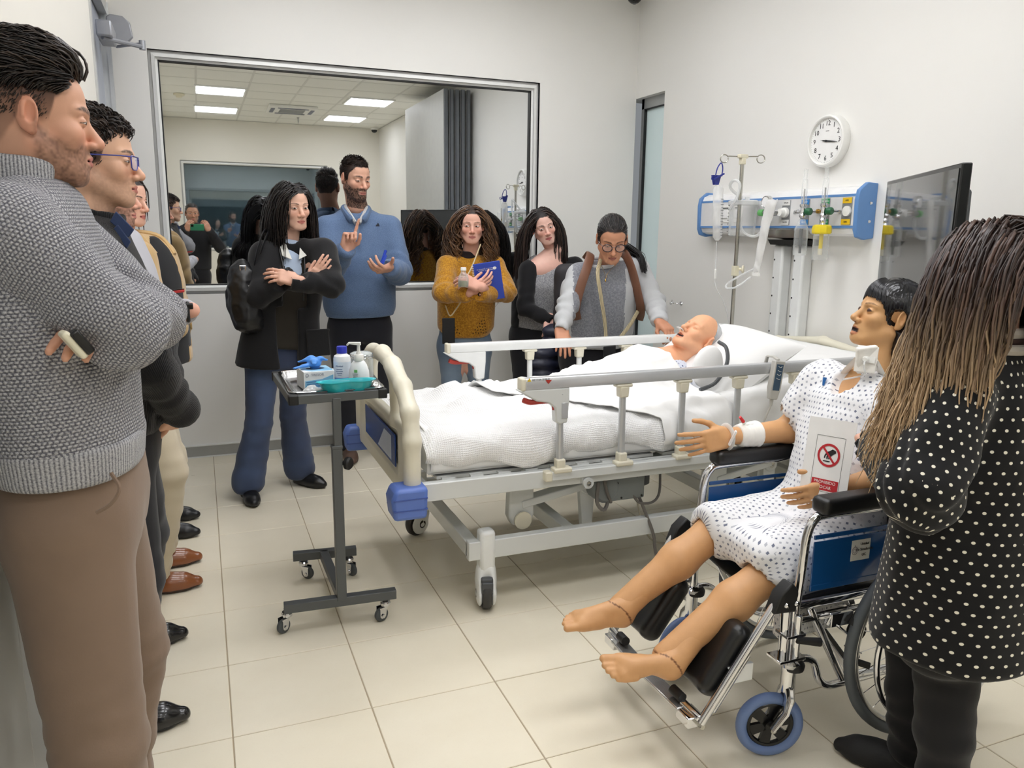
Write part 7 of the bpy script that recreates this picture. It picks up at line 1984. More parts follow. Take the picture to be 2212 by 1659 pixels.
# shoulder bag
bag = thing('shoulder_bag', 'slouchy black leather shoulder bag hanging on the woman in the long black jacket', 'bag')
bc = at(527, 652, Y=4.12); s = Shape()
s.add(Ell(bc+UP*.02, (.075, .085, .15)), .02); s.add(Ell(bc+V(.02, 0, -.07), (.072, .085, .085)), .03); s.add(Ell(bc+V(.0, 0, .13), (.05, .05, .07)), .03)
s.disp.append(wrinkle(.010, 11, 33)); s.disp.append(wrinkle(.004, 26, 35))
sdf_obj('body', s, .006, M_leath, bag, False)
t = MB(); t.tube(curve([bc+V(-.01, -.02, .17), at(545, 585, Y=4.10), at(556, 540, Y=4.08), at(572, 498, Y=4.14), at(590, 515, Y=4.26)], 18), .011, 8, flat=.4); t.tube(curve([bc+V(.03, .03, .17), at(552, 585, Y=4.14), at(566, 535, Y=4.10), at(580, 500, Y=4.15)], 16), .009, 8, flat=.4); t.build('strap', M_leath, bag)
t = MB(); q = bc+V(.0, -.06, .165); t.tube([q+V(-.012, 0, -.016), q+V(.012, 0, -.016), q+V(.012, 0, .016), q+V(-.012, 0, .016)], .0028, 6, closed=True); t.build('buckle', M_chrome, bag)
t = MB(); t.box(bc+V(.035, -.078, .085), (.03, .006, .016), frame(V(.2, .95, .2))); t.build('tag', M_alu, bag)
seat(bag, bc)

# ---- 6. man in the blue pullover, explaining
M_blues = cloth_mat('pullover_blue', (104, 126, 158), kind='fine', strength=.45, rgb2=(86, 107, 140), amt=.05); M_navyt = cloth_mat('trouser_navyblack', (32, 33, 40), kind='plain')
p6 = figure('bearded man in a blue quarter zip pullover, one finger raised, before the window', None, None)
F6 = face_dir(765, 33); B6 = face_dir(780, 4); L6 = np.cross(B6, UP)
h6 = Head(at(768, 386, Y=4.66), V(F6[0], F6[1], -.20), UP, scale=1.0)
o6 = dict(skin=(214, 166, 142), beard=1.0, hairc=(46, 32, 26), eye=.5, nose=1.1, browth=1.5, neck=(at(772, 448, Y=4.69), .062), gaze=(.004, -.003), ear=1.0)
sh6R, el6R, w6R = at(703, 492, Y=4.66), at(712, 590, Y=4.50), at(748, 540, Y=4.28)
sh6L, el6L, w6L = at(846, 490, Y=4.66), at(864, 588, Y=4.56), at(842, 580, Y=4.34)
hr = hand_shape(w6R, V(.22, -.10, .97), V(-.25, .92, .1), 1, curls=[(.05, .05, .05), (1.25, 1.4, .9), (1.35, 1.45, .9), (1.4, 1.4, .9)], thumb='in', spread=.03, s=1.0, arm=w6R*.5+el6R*.5)
hl = hand_shape(w6L, V(-.62, -.55, -.02), V(.15, -.45, -.88), -1, curls=[(.55, .8, .4), (.35, .6, .4), (.35, .55, .4), (.4, .6, .4)], thumb='wide', spread=.07, s=1.0, arm=w6L*.5+el6L*.5)
hip6 = V(.885, 4.74, .86); an6 = (V(.80, 4.83, .10), V(1.02, 4.83, .10)); kn6 = (V(.80, 4.75, .46), V(1.01, 4.75, .46))
skin_body(p6, h6, o6, [hr, hl], inner(hip6, V(.875, 4.70, 1.2), V(.872, 4.70, 1.42), (sh6R, sh6L), (el6R, el6L), (w6R, w6L), kn6, an6), res=.0029)
rows = [(V(.887, 4.72, .925), .200, .135), (V(.885, 4.715, .965), .212, .145), (V(.88, 4.71, 1.10), .215, .148), (V(.875, 4.70, 1.27), .225, .145), (V(.872, 4.70, 1.40), .205, .118), (V(.872, 4.70, 1.485), .145, .095), (V(.872, 4.70, 1.545), .078, .075)]
top(p6, rows, L6, [(sh6R, el6R, w6R, .078, .064, .048), (sh6L, el6L, w6L, .080, .066, .050)], M_blues, 'pullover', wr=.006, elbow=.010, seedz=31, neck=(V(.872, 4.69, 1.58)+B6*.035, (.058, .06, .085)))
s = Shape(); s.add(Loft([(V(.888, 4.72, .915), .202, .138), (V(.886, 4.718, .985), .210, .145)], L6, .012, 2.2), .01); s.add(Loft([(V(.888, 4.72, .89), .185, .12), (V(.886, 4.718, 1.0), .185, .12)], L6, .01), .002, 's'); sdf_obj('hem_band', s, .008, M_blues, p6)
t = MB(); nb = V(.872, 4.695, 1.525)
for e in (-1, 1): t.tube(curve([nb-B6*.065+UP*.025, nb+L6*e*.066+UP*.018+B6*.0, nb+L6*e*.060+B6*.06-UP*.01, nb+L6*e*.030+B6*.105-UP*.05], 14), [.020]*13+[.012], 10, flat=1.5, ref=UP)
t.build('collar', M_blues, p6)
t = MB()
for e in (-1, 1): t.tube(curve([nb-B6*.055+UP*.04, nb+L6*e*.056+UP*.032+B6*.01, nb+L6*e*.045+B6*.07-UP*.0, nb+L6*e*.010+B6*.108-UP*.06], 14), .011, 8, flat=1.7, ref=UP)
t.build('shirt_collar', cloth_mat('shirt_check', (214, 212, 206), kind='fine', rgb2=(170, 172, 178)), p6)
t = MB(); zz_ = nb+B6*.132-UP*.10; t.box(zz_, (.010, .006, .13), (L6, B6, UP)); t.box(zz_-UP*.075+B6*.012, (.02, .01, .01), (L6, B6, UP)); t.build('zip', mat('zip_grey', (120, 136, 158), .4, .3), p6)
t = MB(); em = at(816, 486, Y=4.562); t.prism([(-.010, -.008), (.012, -.008), (.010, .002), (.004, .003), (.002, .011), (-.004, .010), (-.008, .003)], em, L6*-1*-1, UP, -.004); t.build('chest_emblem', mat('emblem_navy', (24, 30, 46), .6), p6)
legs(p6, hip6, L6, B6, kn6, an6, M_navyt, r=(.100, .078, .064), hw=(.185, .13), wr=.005, seedz=33, hem=.04)
shoe(p6, V(.815, 4.90, 0), V(-.05, -1, 0), .28, .047, .085, M_bootb, M_sole, laces=M_lace); shoe(p6, V(1.03, 4.90, 0), V(.1, -1, 0), .28, .047, .085, M_bootb, M_sole, laces=M_lace)
hair_short('hair', h6, p6, 1700, (26, 19, 16), (64, 48, 40), .036, .010, .55, (.3, .5, .5), .0018, .004, seed=35, jit=.08)
seat(p6, (.9, 4.8, 0))
mk = MB(); q0 = w6L+V(-.045, -.075, .055); mk.tube([q0+V(-.02, 0, -.03), q0+V(.008, .0, .048)], .008, 10); mk.box(q0+V(-.005, -.006, .0), (.02, .014, .05), frame(V(.4, 0, .9)))
tag(mk.build('marker', mat('marker_blue', (40, 72, 190), .35), None), 'blue marker held in the open hand of the man in the blue pullover', 'marker')

# ---- 7. woman with long curls in the mustard jumper
M_must = cloth_mat('knit_mustard', (196, 142, 36), kind='fine', rgb2=(158, 106, 22), strength=.7, scale=.35, amt=.06, sheen=.35); M_choc = cloth_mat('roll_neck_dark', (34, 24, 26), kind='rib', rgb2=(24, 16, 18))
p7 = figure('woman with long curly hair in a mustard jumper and faded jeans, holding a notebook', None, None)
F7 = face_dir(1016, 4); B7 = face_dir(1016, 2); L7 = np.cross(B7, UP)
h7 = Head(at(1018, 487, Y=4.58), V(F7[0], F7[1], -.06), UP, scale=.95)
o7 = dict(skin=(222, 172, 152), fem=1, eye=.7, lips=.85, lipc=(186, 108, 104), gaze=(.004, .0), browth=.7, browc=(96, 66, 48), neck=(at(1017, 545, Y=4.62), .05), flush=1.2, jaw=1.02)
sh7R, el7R, w7R = at(962, 570, Y=4.60), at(958, 632, Y=4.44), at(1008, 636, Y=4.27)
sh7L, el7L, w7L = at(1074, 570, Y=4.60), at(1094, 630, Y=4.44), at(1038, 636, Y=4.25)
ha = hand_shape(at(1018, 628, Y=4.26), at(1048, 610, Y=4.235)-at(1018, 628, Y=4.26), V(.1, -.95, -.2), 1, curl=(.25, .45, .3), thumb='rest', s=.93, arm=w7R*.7+el7R*.3)
hb = hand_shape(at(1034, 618, Y=4.225), at(1000, 606, Y=4.225)-at(1034, 618, Y=4.225), V(.1, -.8, .55), -1, curl=(.45, .8, .5), thumb='out', s=.93, arm=w7L*.7+el7L*.3)
hip7 = V(1.535, 4.66, .74); an7 = (V(1.455, 4.74, .1), V(1.63, 4.74, .1)); kn7 = (V(1.445, 4.66, .40), V(1.625, 4.66, .40))
skin_body(p7, h7, o7, [ha, hb], inner(hip7, V(1.535, 4.63, 1.0), V(1.535, 4.63, 1.22), (sh7R, sh7L), (el7R, el7L), (w7R, w7L), kn7, an7), res=.0029)
rows = [(V(1.535, 4.64, .775), .135, .12), (V(1.535, 4.64, .83), .178, .135), (V(1.535, 4.635, .93), .18, .135), (V(1.535, 4.63, 1.06), .182, .135), (V(1.535, 4.63, 1.17), .175, .11), (V(1.535, 4.635, 1.235), .12, .085), (V(1.537, 4.64, 1.27), .066, .062)]
top(p7, rows, L7, [(sh7R, el7R, w7R, .066, .060, .044), (sh7L, el7L, w7L, .066, .060, .044)], M_must, 'jumper', wr=.004, seedz=41)
for w_, e_ in ((w7R, el7R), (w7L, el7L)): cuff(p7, w_*1.0+unit(w_-e_)*.008, e_, .040, M_choc, .022)
s = Shape(); nb = V(1.537, 4.63, 1.26); s.add(Loft([(nb-UP*.02, .074, .072), (nb+UP*.045, .060, .060)], L7, .010), .01); sdf_obj('roll_neck', s, .005, M_choc, p7)
t = MB()
for e in (-1, 1):
    for i in range(6):
        for j in range(i+1):
            q = V(1.535, 4.64, .82)+L7*e*(.042+.0165*i-.0035*j)+UP*(.0185*j+.004*(i % 2)-.01)
            a_ = (q-V(1.535, 4.64, .82)) @ L7; dpt = .138*math.sqrt(max(.05, 1-(a_/.19)**2))
            t.lathe(q+B7*(dpt+.0005), [(0, .0012), (.0042, .0012), (.0042, 0)], 8, B7)
hp_ = t.build('eyelet', mat('eyelet_dark', (84, 54, 14), .9), p7); hp_['kind'] = 'stuff'
legs(p7, hip7, L7, B7, kn7, an7, M_jeanl, r=(.088, .058, .044), hw=(.165, .12), wr=.005, seedz=43, top=V(1.535, 4.66, .86))
for a_ in an7: shoe(p7, a_*[1, 1, 0]+V(0, .06, 0), V(-.1, -1, 0), .235, .042, .07, M_boot)
scalp_cap('hair', h7, p7, (62, 42, 30), .003)
hair_long('curls', h7, p7, 620, .46, (54, 36, 26), (134, 98, 68), part=0, K=26, rad=.0040, curl=.018, curlf=4.6, clump=.011, vol=.012, face=.063, seed=44, yface=.03, tip=(140, 102, 68), tipstart=.3, body=[(V(1.535, 4.63, 1.13), (.165, .125, .11))], rough=.4, lenvar=.3)
seat(p7, (1.54, 4.7, 0))
nbk = thing('notebook', 'royal blue spiral notebook with white lettering held by the curly haired woman', 'notebook')
c = at(1056, 608, Y=4.29); ax_n, ay_n = unit(V(L7[0], L7[1], -.16)), None; ay_n = unit(UP-ax_n*(UP @ ax_n)-B7*.12*-1); zn = np.cross(ax_n, ay_n)
M_nb = mat('notebook_blue', (38, 66, 170), .35)
if zn @ B7 < 0: zn = -zn
t = MB(); t.box(c+zn*-.004, (.150, .215, .012), (ax_n, ay_n, zn)); pg = t.build('pages', M_shirtw, nbk, False)
t = MB(); t.box(c+zn*.003, (.158, .222, .0025), (ax_n, ay_n, zn)); t.box(c-zn*.011, (.158, .222, .0025), (ax_n, ay_n, zn)); cv = t.build('cover', M_nb, nbk, bevel=.001)
t = MB()
for i in range(20): t.tube(arc(c+ax_n*.080+ay_n*(-.10+.0105*i)-zn*.004, .009, 0, 330, 10, ax_n, zn), .0011, 5)
t.build('spiral', M_white, nbk)['kind'] = 'stuff'
for i, wd_ in enumerate(('PONTIFICIA', 'UNIVERSIDAD')): text('cover_lettering', wd_, .0075, c+zn*.0048+ax_n*-.012+ay_n*(.077-.009*i), ax_n, ay_n, M_white, cv)
for i, wd_ in enumerate(('FACULTAD DE', 'MEDICINA')): text('cover_lettering', wd_, .0075, c+zn*.0048+ax_n*.036+ay_n*(.077-.009*i), ax_n, ay_n, M_white, cv)
t = MB(); q = c+zn*.0048+ax_n*-.044+ay_n*.074; t.lathe(q, [(0, .0006), (.008, .0006), (.0085, 0)], 16, zn, flat=1.3, ref=ax_n); t.box(c+zn*.0048+ax_n*.012+ay_n*.073, (.0008, .024, .0006), (ax_n, ay_n, zn)); t.build('crest', M_white, cv)
seat(nbk, c)
jb = thing('juice_bottle', 'small glass bottle of green juice with a white cap in curly haired woman hands', 'bottle')
c = at(1001, 612, Y=4.215)-UP*.02
t = MB(); t.lathe(c, [(0, 0), (.028, 0), (.030, .004), (.030, .045), (.026, .062), (.014, .082), (.013, .095)], 24); t.build('glass', M_gl, jb)
t = MB(); t.lathe(c, [(0, .002), (.0275, .003), (.0275, .034), (0, .034)], 20); t.build('juice', mat('juice_green', (128, 128, 82), .3), jb)
t = MB(); t.lathe(c+UP*.092, [(0, 0), (.0165, 0), (.0165, .014), (.014, .018), (0, .018)], 22); cp_ = t.build('cap', M_white, jb)
t = MB(); t.lathe(c+UP*.1105, [(0, .0004), (.010, .0004), (.010, 0)], 16); t.build('cap_print', mat('cap_pink', (216, 120, 130), .5), cp_)
seat(jb, c)
M_phone = mat('phone_glass', (10, 10, 12), .32)
def phone_on_strap(name_lab, c, lat, nrm, strap, m_strap, rad, w_=.075, h_=.155):
    o = thing('phone', name_lab, 'phone')
    t = MB(); t.box(c, (w_, h_, .010), (lat, UP, nrm)); b_ = t.build('case', M_black, o, bevel=.004)
    t = MB(); t.box(c+nrm*.0058, (w_-.008, h_-.008, .001), (lat, UP, nrm)); t.build('screen', M_phone, b_)
    t = MB()
    for st_ in strap: t.tube(curve(st_, 30), rad[0], 8, flat=rad[1], ref=nrm)
    t.build('strap', m_strap, o)
    seat(o, c); return o
M_cordg = mat('cord_gold', (206, 188, 150), .5, bump=(200, .6))
c = at(969, 715, Y=4.40)
phone_on_strap('black phone on a gold neck cord hanging before the mustard jumper', c, L7, B7, [[at(1038, 528, Y=4.53), at(1020, 575, Y=4.40), at(1008, 598, Y=4.36)], [at(1000, 645, Y=4.32), at(985, 668, Y=4.38), at(972, 682, Y=4.40), at(962, 660, Y=4.46)]], M_cordg, (.0042, 1.0))

# ---- 8. young woman with long dark hair
M_grytop = cloth_mat('top_grey_melange', (168, 168, 170), kind='fine', rgb2=(120, 120, 126), amt=.05, strength=.25, scale=.6); M_card = cloth_mat('cardigan_black', (22, 22, 25), kind='fine')
p8 = figure('young woman with long dark hair, tilted head, black cardigan over a grey top', None, None)
F8 = face_dir(1176, 14); B8 = face_dir(1190, -4); L8 = np.cross(B8, UP)
h8 = Head(at(1174, 489, Y=4.62), V(F8[0], F8[1], -.16), UP+L8*.30, scale=.95)
o8 = dict(skin=(232, 188, 172), fem=1, eye=.7, lips=1.0, lipc=(190, 92, 96), jaw=.98, neck=(at(1200, 548, Y=4.64), .049), gaze=(.003, -.002), flush=1.3, browth=.9)
sh8R, el8R, w8R = at(1140, 578, Y=4.62), at(1134, 665, Y=4.56), at(1188, 692, Y=4.42)
sh8L, el8L = at(1246, 570, Y=4.66), at(1262, 650, Y=4.60); w8L = at(1215, 690, Y=4.42)
ha = hand_shape(w8R, at(1178, 716, Y=4.38)-w8R+V(.02, 0, 0), V(-.3, -.9, .3), 1, curl=(.5, .8, .5), s=.9, arm=w8R*.6+el8R*.4)
hip8 = V(2.03, 4.68, .78); an8 = (V(1.96, 4.76, .1), V(2.13, 4.76, .1)); kn8 = (V(1.95, 4.68, .42), V(2.12, 4.68, .42))
neck8 = Shape(); neck8.add(Cap(at(1198, 540, Y=4.63), V(2.075, 4.66, 1.20), .052, .09), .03); neck8.add(Ell(V(2.07, 4.62, 1.19), (.13, .07, .08)), .05)
skin_body(p8, h8, o8, [ha], inner(hip8, V(2.05, 4.66, 1.05), V(2.075, 4.66, 1.26), (sh8R, sh8L), (el8R, el8L), (w8R, w8L), kn8, an8), res=.0022, extra=[neck8.mesh(.010)])
rows = [(V(2.035, 4.67, .80), .158, .12), (V(2.04, 4.67, .93), .160, .118), (V(2.055, 4.66, 1.08), .172, .132), (V(2.07, 4.66, 1.18), .165, .105), (V(2.075, 4.665, 1.24), .11, .08), (V(2.08, 4.67, 1.275), .066, .06)]
top(p8, rows, L8, [], M_grytop, 'grey_top', wr=.003, cuts=[(Ell(V(2.078, 4.66, 1.27)+B8*.085, (.085, .085, .10)), .01, 's'), (Cap(V(2.076, 4.655, 1.25)+B8*.10, V(2.065, 4.655, 1.13)+B8*.16, .05, .012), .02, 's')])
rows2 = [(r_[0]-B8*.010, r_[1]+.012, r_[2]+.008) for r_ in rows[:-1]]
top(p8, rows2, L8, [(sh8R, el8R, w8R, .062, .050, .038), (sh8L, el8L, w8L, .062, .050, .038)], M_card, 'cardigan', wr=.004, cuts=[(RBox(V(2.05, 4.66, 1.04)+B8*.15, (.105, .12, .27), .01, (L8, B8, UP)), .02, 's')], neck=(V(2.08, 4.655, 1.28)+B8*.05, (.10, .09, .10)))
legs(p8, hip8, L8, B8, kn8, an8, M_blkt, r=(.090, .062, .048), hw=(.162, .12), seedz=51, res=.010)
for a_ in an8: shoe(p8, a_*[1, 1, 0]+V(0, .06, 0), V(-.1, -1, 0), .235, .042, .07, M_boot)
scalp_cap('hair', h8, p8, (34, 26, 24), .003)
hair_long('hair_locks', h8, p8, 900, .46, (26, 20, 19), (66, 50, 43), part=.006, K=13, rad=.0034, curl=.007, curlf=1.0, vol=.014, face=.058, yface=.022, seed=55, body=[(V(2.07, 4.66, 1.14), (.165, .115, .12))], drift=(0, .12, 0))
seat(p8, (2.04, 4.72, 0))
pj = thing('puffer_jacket', 'folded navy puffer jacket with a fur trim held low by the young woman', 'jacket')
s = Shape(); a_, b_ = at(1200, 715, Y=4.30), at(1170, 830, Y=4.28)
for i in range(6):
    f_ = i/5; s.add(Ell(a_*(1-f_)+b_*f_+V(.03*math.sin(i*2), 0, 0), (.085+.05*f_, .075, .042)), .012)
s.disp.append(wrinkle(.006, 12, 58)); sdf_obj('quilted_body', s, .007, mat('puffer_navy', (28, 32, 52), .45, bump=(40, .3)), pj, False)
q = at(1232, 775, Y=4.22); rg_ = np.random.default_rng(4); vv = rg_.normal(size=(420, 3)); vv /= np.linalg.norm(vv, axis=1)[:, None]; base_ = q+vv*np.array([.032, .03, .06]); ks = np.linspace(0, 1, 4)[None, :, None]
strands('fur_trim', base_[:, None]+(vv[:, None]*.030+V(0, 0, -.012)*ks+rg_.normal(size=(420, 1, 3))*.010)*ks, np.full((420, 4), .0016)*np.array([1, 1, .8, .3]), M_hair, pj, 3, np.tile((lin((116, 96, 82))*(.5+.8*rg_.random((420, 1))))[:, None], (1, 4, 1)))
seat(pj, a_)

# ---- 9. woman with glasses leaning over the far rail
M_swgl = cloth_mat('sweat_light_grey', (186, 188, 190), kind='fine', amt=.03, strength=.2); M_swgm = cloth_mat('fleece_mid_grey', (138, 140, 146), kind='fine', rgb2=(116, 118, 126), strength=.8, scale=.35, sheen=.3); M_tanl = mat('strap_brown', (112, 74, 54), .5, bump=(60, .3))
p9 = figure('woman with glasses and a grey sweatshirt leaning over the far bed rail', None, None)
F9 = face_dir(1322, 8); B9 = face_dir(1322, 6); L9 = np.cross(B9, UP)
h9 = Head(at(1322, 516, Y=3.80), V(F9[0], F9[1], -.52), UP, scale=1.02)
o9 = dict(skin=(196, 142, 112), fem=1, eye=.35, lips=1.0, lipc=(154, 88, 80), neck=(at(1310, 578, Y=3.93), .055), flush=.5, gaze=(.002, -.003), jaw=1.02, nose=1.05)
sh9R, el9R, w9R = at(1248, 590, Y=3.93), at(1226, 660, Y=3.86), at(1213, 708, Y=3.74)
sh9L, el9L, w9L = at(1384, 578, Y=3.90), at(1414, 655, Y=3.82), at(1424, 693, Y=3.60)
ha = hand_shape(w9R, at(1216, 745, Y=3.66)-w9R, V(-.25, -.9, .2), 1, curl=(.15, .25, .2), spread=.09, thumb='rest', s=.98, arm=w9R*.5+el9R*.5)
hb = hand_shape(at(1425, 695, Y=3.585), V(.12, -.80, -.40), V(.05, -.30, .95), -1, curl=(.55, .95, .6), thumb='in', spread=.05, s=.98, arm=w9L*.6+el9L*.4)
hip9 = V(2.13, 4.06, .74); an9 = (V(2.03, 4.10, .1), V(2.22, 4.10, .1)); kn9 = (V(2.03, 4.04, .40), V(2.22, 4.04, .40))
skin_body(p9, h9, o9, [ha, hb], inner(hip9, V(2.11, 3.98, 1.02), V(2.09, 3.94, 1.20), (sh9R, sh9L), (el9R, el9L), (w9R, w9L), kn9, an9, .9), res=.0029)
rows = [(V(2.13, 4.04, .80), .205, .145), (V(2.13, 4.03, .88), .222, .155), (V(2.12, 4.00, 1.02), .215, .155), (V(2.105, 3.96, 1.14), .205, .125), (V(2.098, 3.945, 1.20), .150, .095), (V(2.09, 3.93, 1.255), .085, .075)]
def sw_mi(P):
    q = (P-V(2.12, 4.0, 1.0)); return ((np.abs(q @ L9) < .150) & (P[:, 2] > .845) & (q @ B9 > -.02)).astype(int)
s_ = None
ob9 = top(p9, rows, L9, [(sh9R, el9R, w9R, .070, .056, .040), (sh9L, el9L, w9L, .070, .058, .042)], M_swgl, 'sweatshirt', wr=.004, elbow=.009, seedz=61, neck=(V(2.09, 3.92, 1.29)+B9*.02, (.07, .07, .06)))
ob9.data.materials.append(M_swgm); co = np.zeros(len(ob9.data.polygons)*3); ob9.data.polygons.foreach_get('center', co); ob9.data.polygons.foreach_set('material_index', sw_mi(co.reshape(-1, 3)).astype(np.int32))
t = MB(); nb = V(2.09, 3.925, 1.262); t.tube([nb+L9*math.cos(a)*.080+(B9*.072-UP*.022)*math.sin(a) for a in np.linspace(0, 2*math.pi, 33)[:-1]], .011, 8, closed=True); t.build('neck_band', M_swgl, p9)
legs(p9, hip9, L9, B9, kn9, an9, M_blkt, r=(.098, .07, .052), hw=(.19, .13), seedz=63, res=.011)
for a_ in an9: shoe(p9, a_*[1, 1, 0]+V(0, .06, 0), V(-.1, -1, 0), .24, .042, .07, M_boot)
hair_short('hair', h9, p9, 1800, (20, 17, 17), (62, 56, 54), .085, .060, .06, (0, -1, .02), .0021, .0, seed=66, jit=.03, K=6, rough=.3, sleek=(.004, .008, True))
tl = [h9.w(.01, -.112, .02), at(1372, 548, Y=3.93), at(1388, 560, Y=3.88), at(1394, 590, Y=3.86)]
rg_ = np.random.default_rng(9); tc = np.array(curve([h9.w(.0, -.10, .03), h9.w(.03, -.13, -.02), at(1368, 545, Y=3.93), at(1384, 556, Y=3.86), at(1392, 585, Y=3.80)], 16)); offs = rg_.normal(size=(140, 1, 3))*np.array([.011, .011, .011])*np.interp(np.linspace(0, 1, 16), [0, .3, 1], [.6, 1, .7])[None, :, None]
strands('ponytail', tc[None]+offs+rg_.normal(size=(140, 16, 3))*.0012, np.full((140, 16), .0028)*np.linspace(1, .35, 16), hair_mat('hair30', .3), p9, 4, np.tile(lin((24, 20, 20)), (140, 16, 1)))
gl = MB()
for e in (-1, 1):
    gl.tube([h9.w(e*.034+.025*math.cos(a), .096-abs(e*.034+.025*math.cos(a))*.16+.006, -.004+.0215*math.sin(a)) for a in np.linspace(0, 2*math.pi, 21)[:-1]], .0026, 6, closed=True)
    gl.tube([h9.w(e*.058, .092, .006), h9.w(e*.077, .066, .010), h9.w(e*.080, -.01, .008)], .0017, 6)
gl.tube([h9.w(-.010, .102, .002), h9.w(0, .105, .004), h9.w(.010, .102, .002)], .0018, 6)
gg = gl.build('glasses', mat('frame_dark', (52, 36, 38), .25), p9)
t = MB()
for e in (-1, 1): t.add([h9.w(e*.034+.024*math.cos(a), .0965-abs(e*.034+.024*math.cos(a))*.16+.006, -.004+.0205*math.sin(a)) for a in np.linspace(0, 2*math.pi, 21)[:-1]], [list(range(20))])
t.build('lens', glass_mat('lens_clear', (232, 232, 236), .08), gg, False)
t = MB(); t.ball(h9.w(-.0815, -.006, -.036), .004); t.build('earring', M_brass, p9)
t = MB(); t.tube(curve([at(1300, 574, Y=3.83), at(1306, 590, Y=3.815), at(1309, 602, Y=3.81), at(1313, 590, Y=3.815), at(1338, 562, Y=3.84)], 18), .0009, 5); t.lathe(at(1308, 606, Y=3.808), [(0, .010), (.004, .006), (.005, -.003), (0, -.010)], 10, UP); t.build('necklace', M_brass, p9)
t = MB(); t.tube(arc(w9L+V(0, -.015, .0), .031, 0, 345, 22, X_, UP), .0022, 6, closed=True); t.build('bracelet', M_brass, p9)
seat(p9, (2.12, 4.05, 0))
bp = thing('backpack', 'dark backpack with brown straps on the woman leaning over the rail', 'backpack')
for e, pts in ((1, [(1266, 560, 4.02), (1276, 548, 3.93), (1268, 578, 3.855), (1254, 620, 3.84), (1243, 665, 3.85), (1246, 690, 3.92)]), (-1, [(1340, 545, 4.0), (1352, 552, 3.90), (1366, 585, 3.845), (1378, 635, 3.835), (1384, 670, 3.86), (1380, 690, 3.95)])):
    t = MB(); t.tube(curve([at(a, b_, Y=c_-.012) for a, b_, c_ in pts], 24), .026, 10, flat=.22, ref=B9); t.build('strap', M_tanl, bp)
s = Shape(); s.add(RBox(V(2.14, 4.22, 1.02), (.12, .035, .17), .05, (L9, B9, UP)), .01); s.disp.append(wrinkle(.006, 9, 71)); sdf_obj('pack', s, .01, mat('pack_dark', (44, 42, 46), .7), bp, False)
seat(bp, (2.14, 4.2, .82))
M_strap = NT('webbing_striped'); u_ = M_strap.sep(M_strap.obj()); M_strap.put(M_strap.b.inputs['Base Color'], M_strap.mix(M_strap.ramp(M_strap.math('FRACT', M_strap.math('MULTIPLY', u_[0], 120.0)), .35, .5), srgb(196, 182, 148), srgb(150, 138, 108))); M_strap.set(Roughness=.7)
c = at(1316, 770, Y=3.80)
phone_on_strap('black phone on striped webbing straps in front of the leaning woman', c, unit(L9+UP*-.12), B9, [[at(1298, 560, Y=3.875), at(1291, 590, Y=3.805), at(1298, 640, Y=3.79), at(1307, 700, Y=3.81), at(1309, 735, Y=3.81)], [at(1378, 672, Y=3.86), at(1362, 700, Y=3.82), at(1340, 728, Y=3.81), at(1326, 738, Y=3.81)]], M_strap.m, (.0105, .3), .07, .12)
# ================================================================ MANIKINS
M_gown = cloth_mat('gown_dots', (234, 235, 238), kind='gown', rgb2=(112, 118, 138), amt=.015); M_gown2 = cloth_mat('gown_large_dots', (214, 222, 236), kind='gown', rgb2=(70, 86, 130), amt=.02, scale=1.25)
def foot_shape(heel, d, up, side, s=1.0, shin=None, r=.038):
    """bare foot: heel point, way of the toes, up of the instep; side +1 right"""
    f = Shape(); d = unit(d); up = unit(up-d*(up @ d)); b = np.cross(d, up)*side; B = np.array([d, b, up]); k = s; o = np.asarray(heel, float)
    f.add(Ell(o+d*.005*k+up*.030*k, np.array([.036, .031, .034])*k, B), .02*k)
    f.add(Cap(o+d*.03*k+up*.062*k, o+d*.13*k+up*.034*k, .034*k, .026*k, .9, b), .03*k)
    f.add(Cap(o+d*.01*k+up*.028*k-b*.006*k, o+d*.15*k+up*.020*k-b*.018*k, .026*k, .020*k), .02*k)
    f.add(Cap(o+d*.10*k+up*.026*k-b*.012*k, o+d*.155*k+up*.020*k+b*-.020*k, .024*k, .019*k), .02*k)
    f.add(Cap(o+d*.10*k+up*.026*k, o+d*.158*k+up*.021*k+b*.020*k, .024*k, .019*k), .02*k)
    # b points to the little-toe side when side = +1
    for i, (off, l0, l1, rr) in enumerate(((-.030, .165, .212, .0135), (-.008, .170, .214, .0098), (.008, .168, .206, .0092), (.022, .160, .194, .0088), (.034, .148, .178, .0084))):
        f.add(Cap(o+d*(l0-.03)*k+b*off*k*.9+up*.022*k, o+d*l0*k+b*off*k+up*.019*k, rr*1.05*k, rr*k), .012*k); f.add(Cap(o+d*l0*k+b*off*k+up*.019*k, o+d*(l1-.006)*k+b*off*k+up*.014*k, rr*k, rr*.95*k), .004*k)
    if shin is not None: f.add(Cap(o+up*.055*k+d*.008*k, shin, r*k, r*1.2*k), .02*k)
    return f
# ---- 10. manikin sitting in the wheelchair
SK10 = (206, 160, 112)
p10 = figure('female training manikin with black wig and dotted gown seated in the wheelchair', None, None, name='manikin', cat='manikin')
h10 = Head(at(1914, 683, Y=1.76), V(-.88, .31, .27), UP, scale=.90)
o10 = dict(skin=SK10, fem=1, eye=.95, hollow=1, lash=.3, open=.014, lips=1.1, lipc=(196, 128, 96), flush=.25, browc=(70, 44, 34), brow=.8, browth=.75, scalp=0, nose=.98, neck=(V(1.865, 1.765, .995), .052), jaw=.98, ear=1.05)
pel = cw(.30, .235, .53); nck = V(1.868, 1.765, 1.005); chs = V(1.835, 1.76, .85)
shR_, elR_, wrR_ = at(1778, 822, Y=1.93), at(1702, 930, Y=1.985), at(1572, 943, Y=1.985)
shL_, elL_, wrL_ = V(1.80, 1.575, .935), cw(.31, .02, .775), at(1822, 1052, Y=1.60)
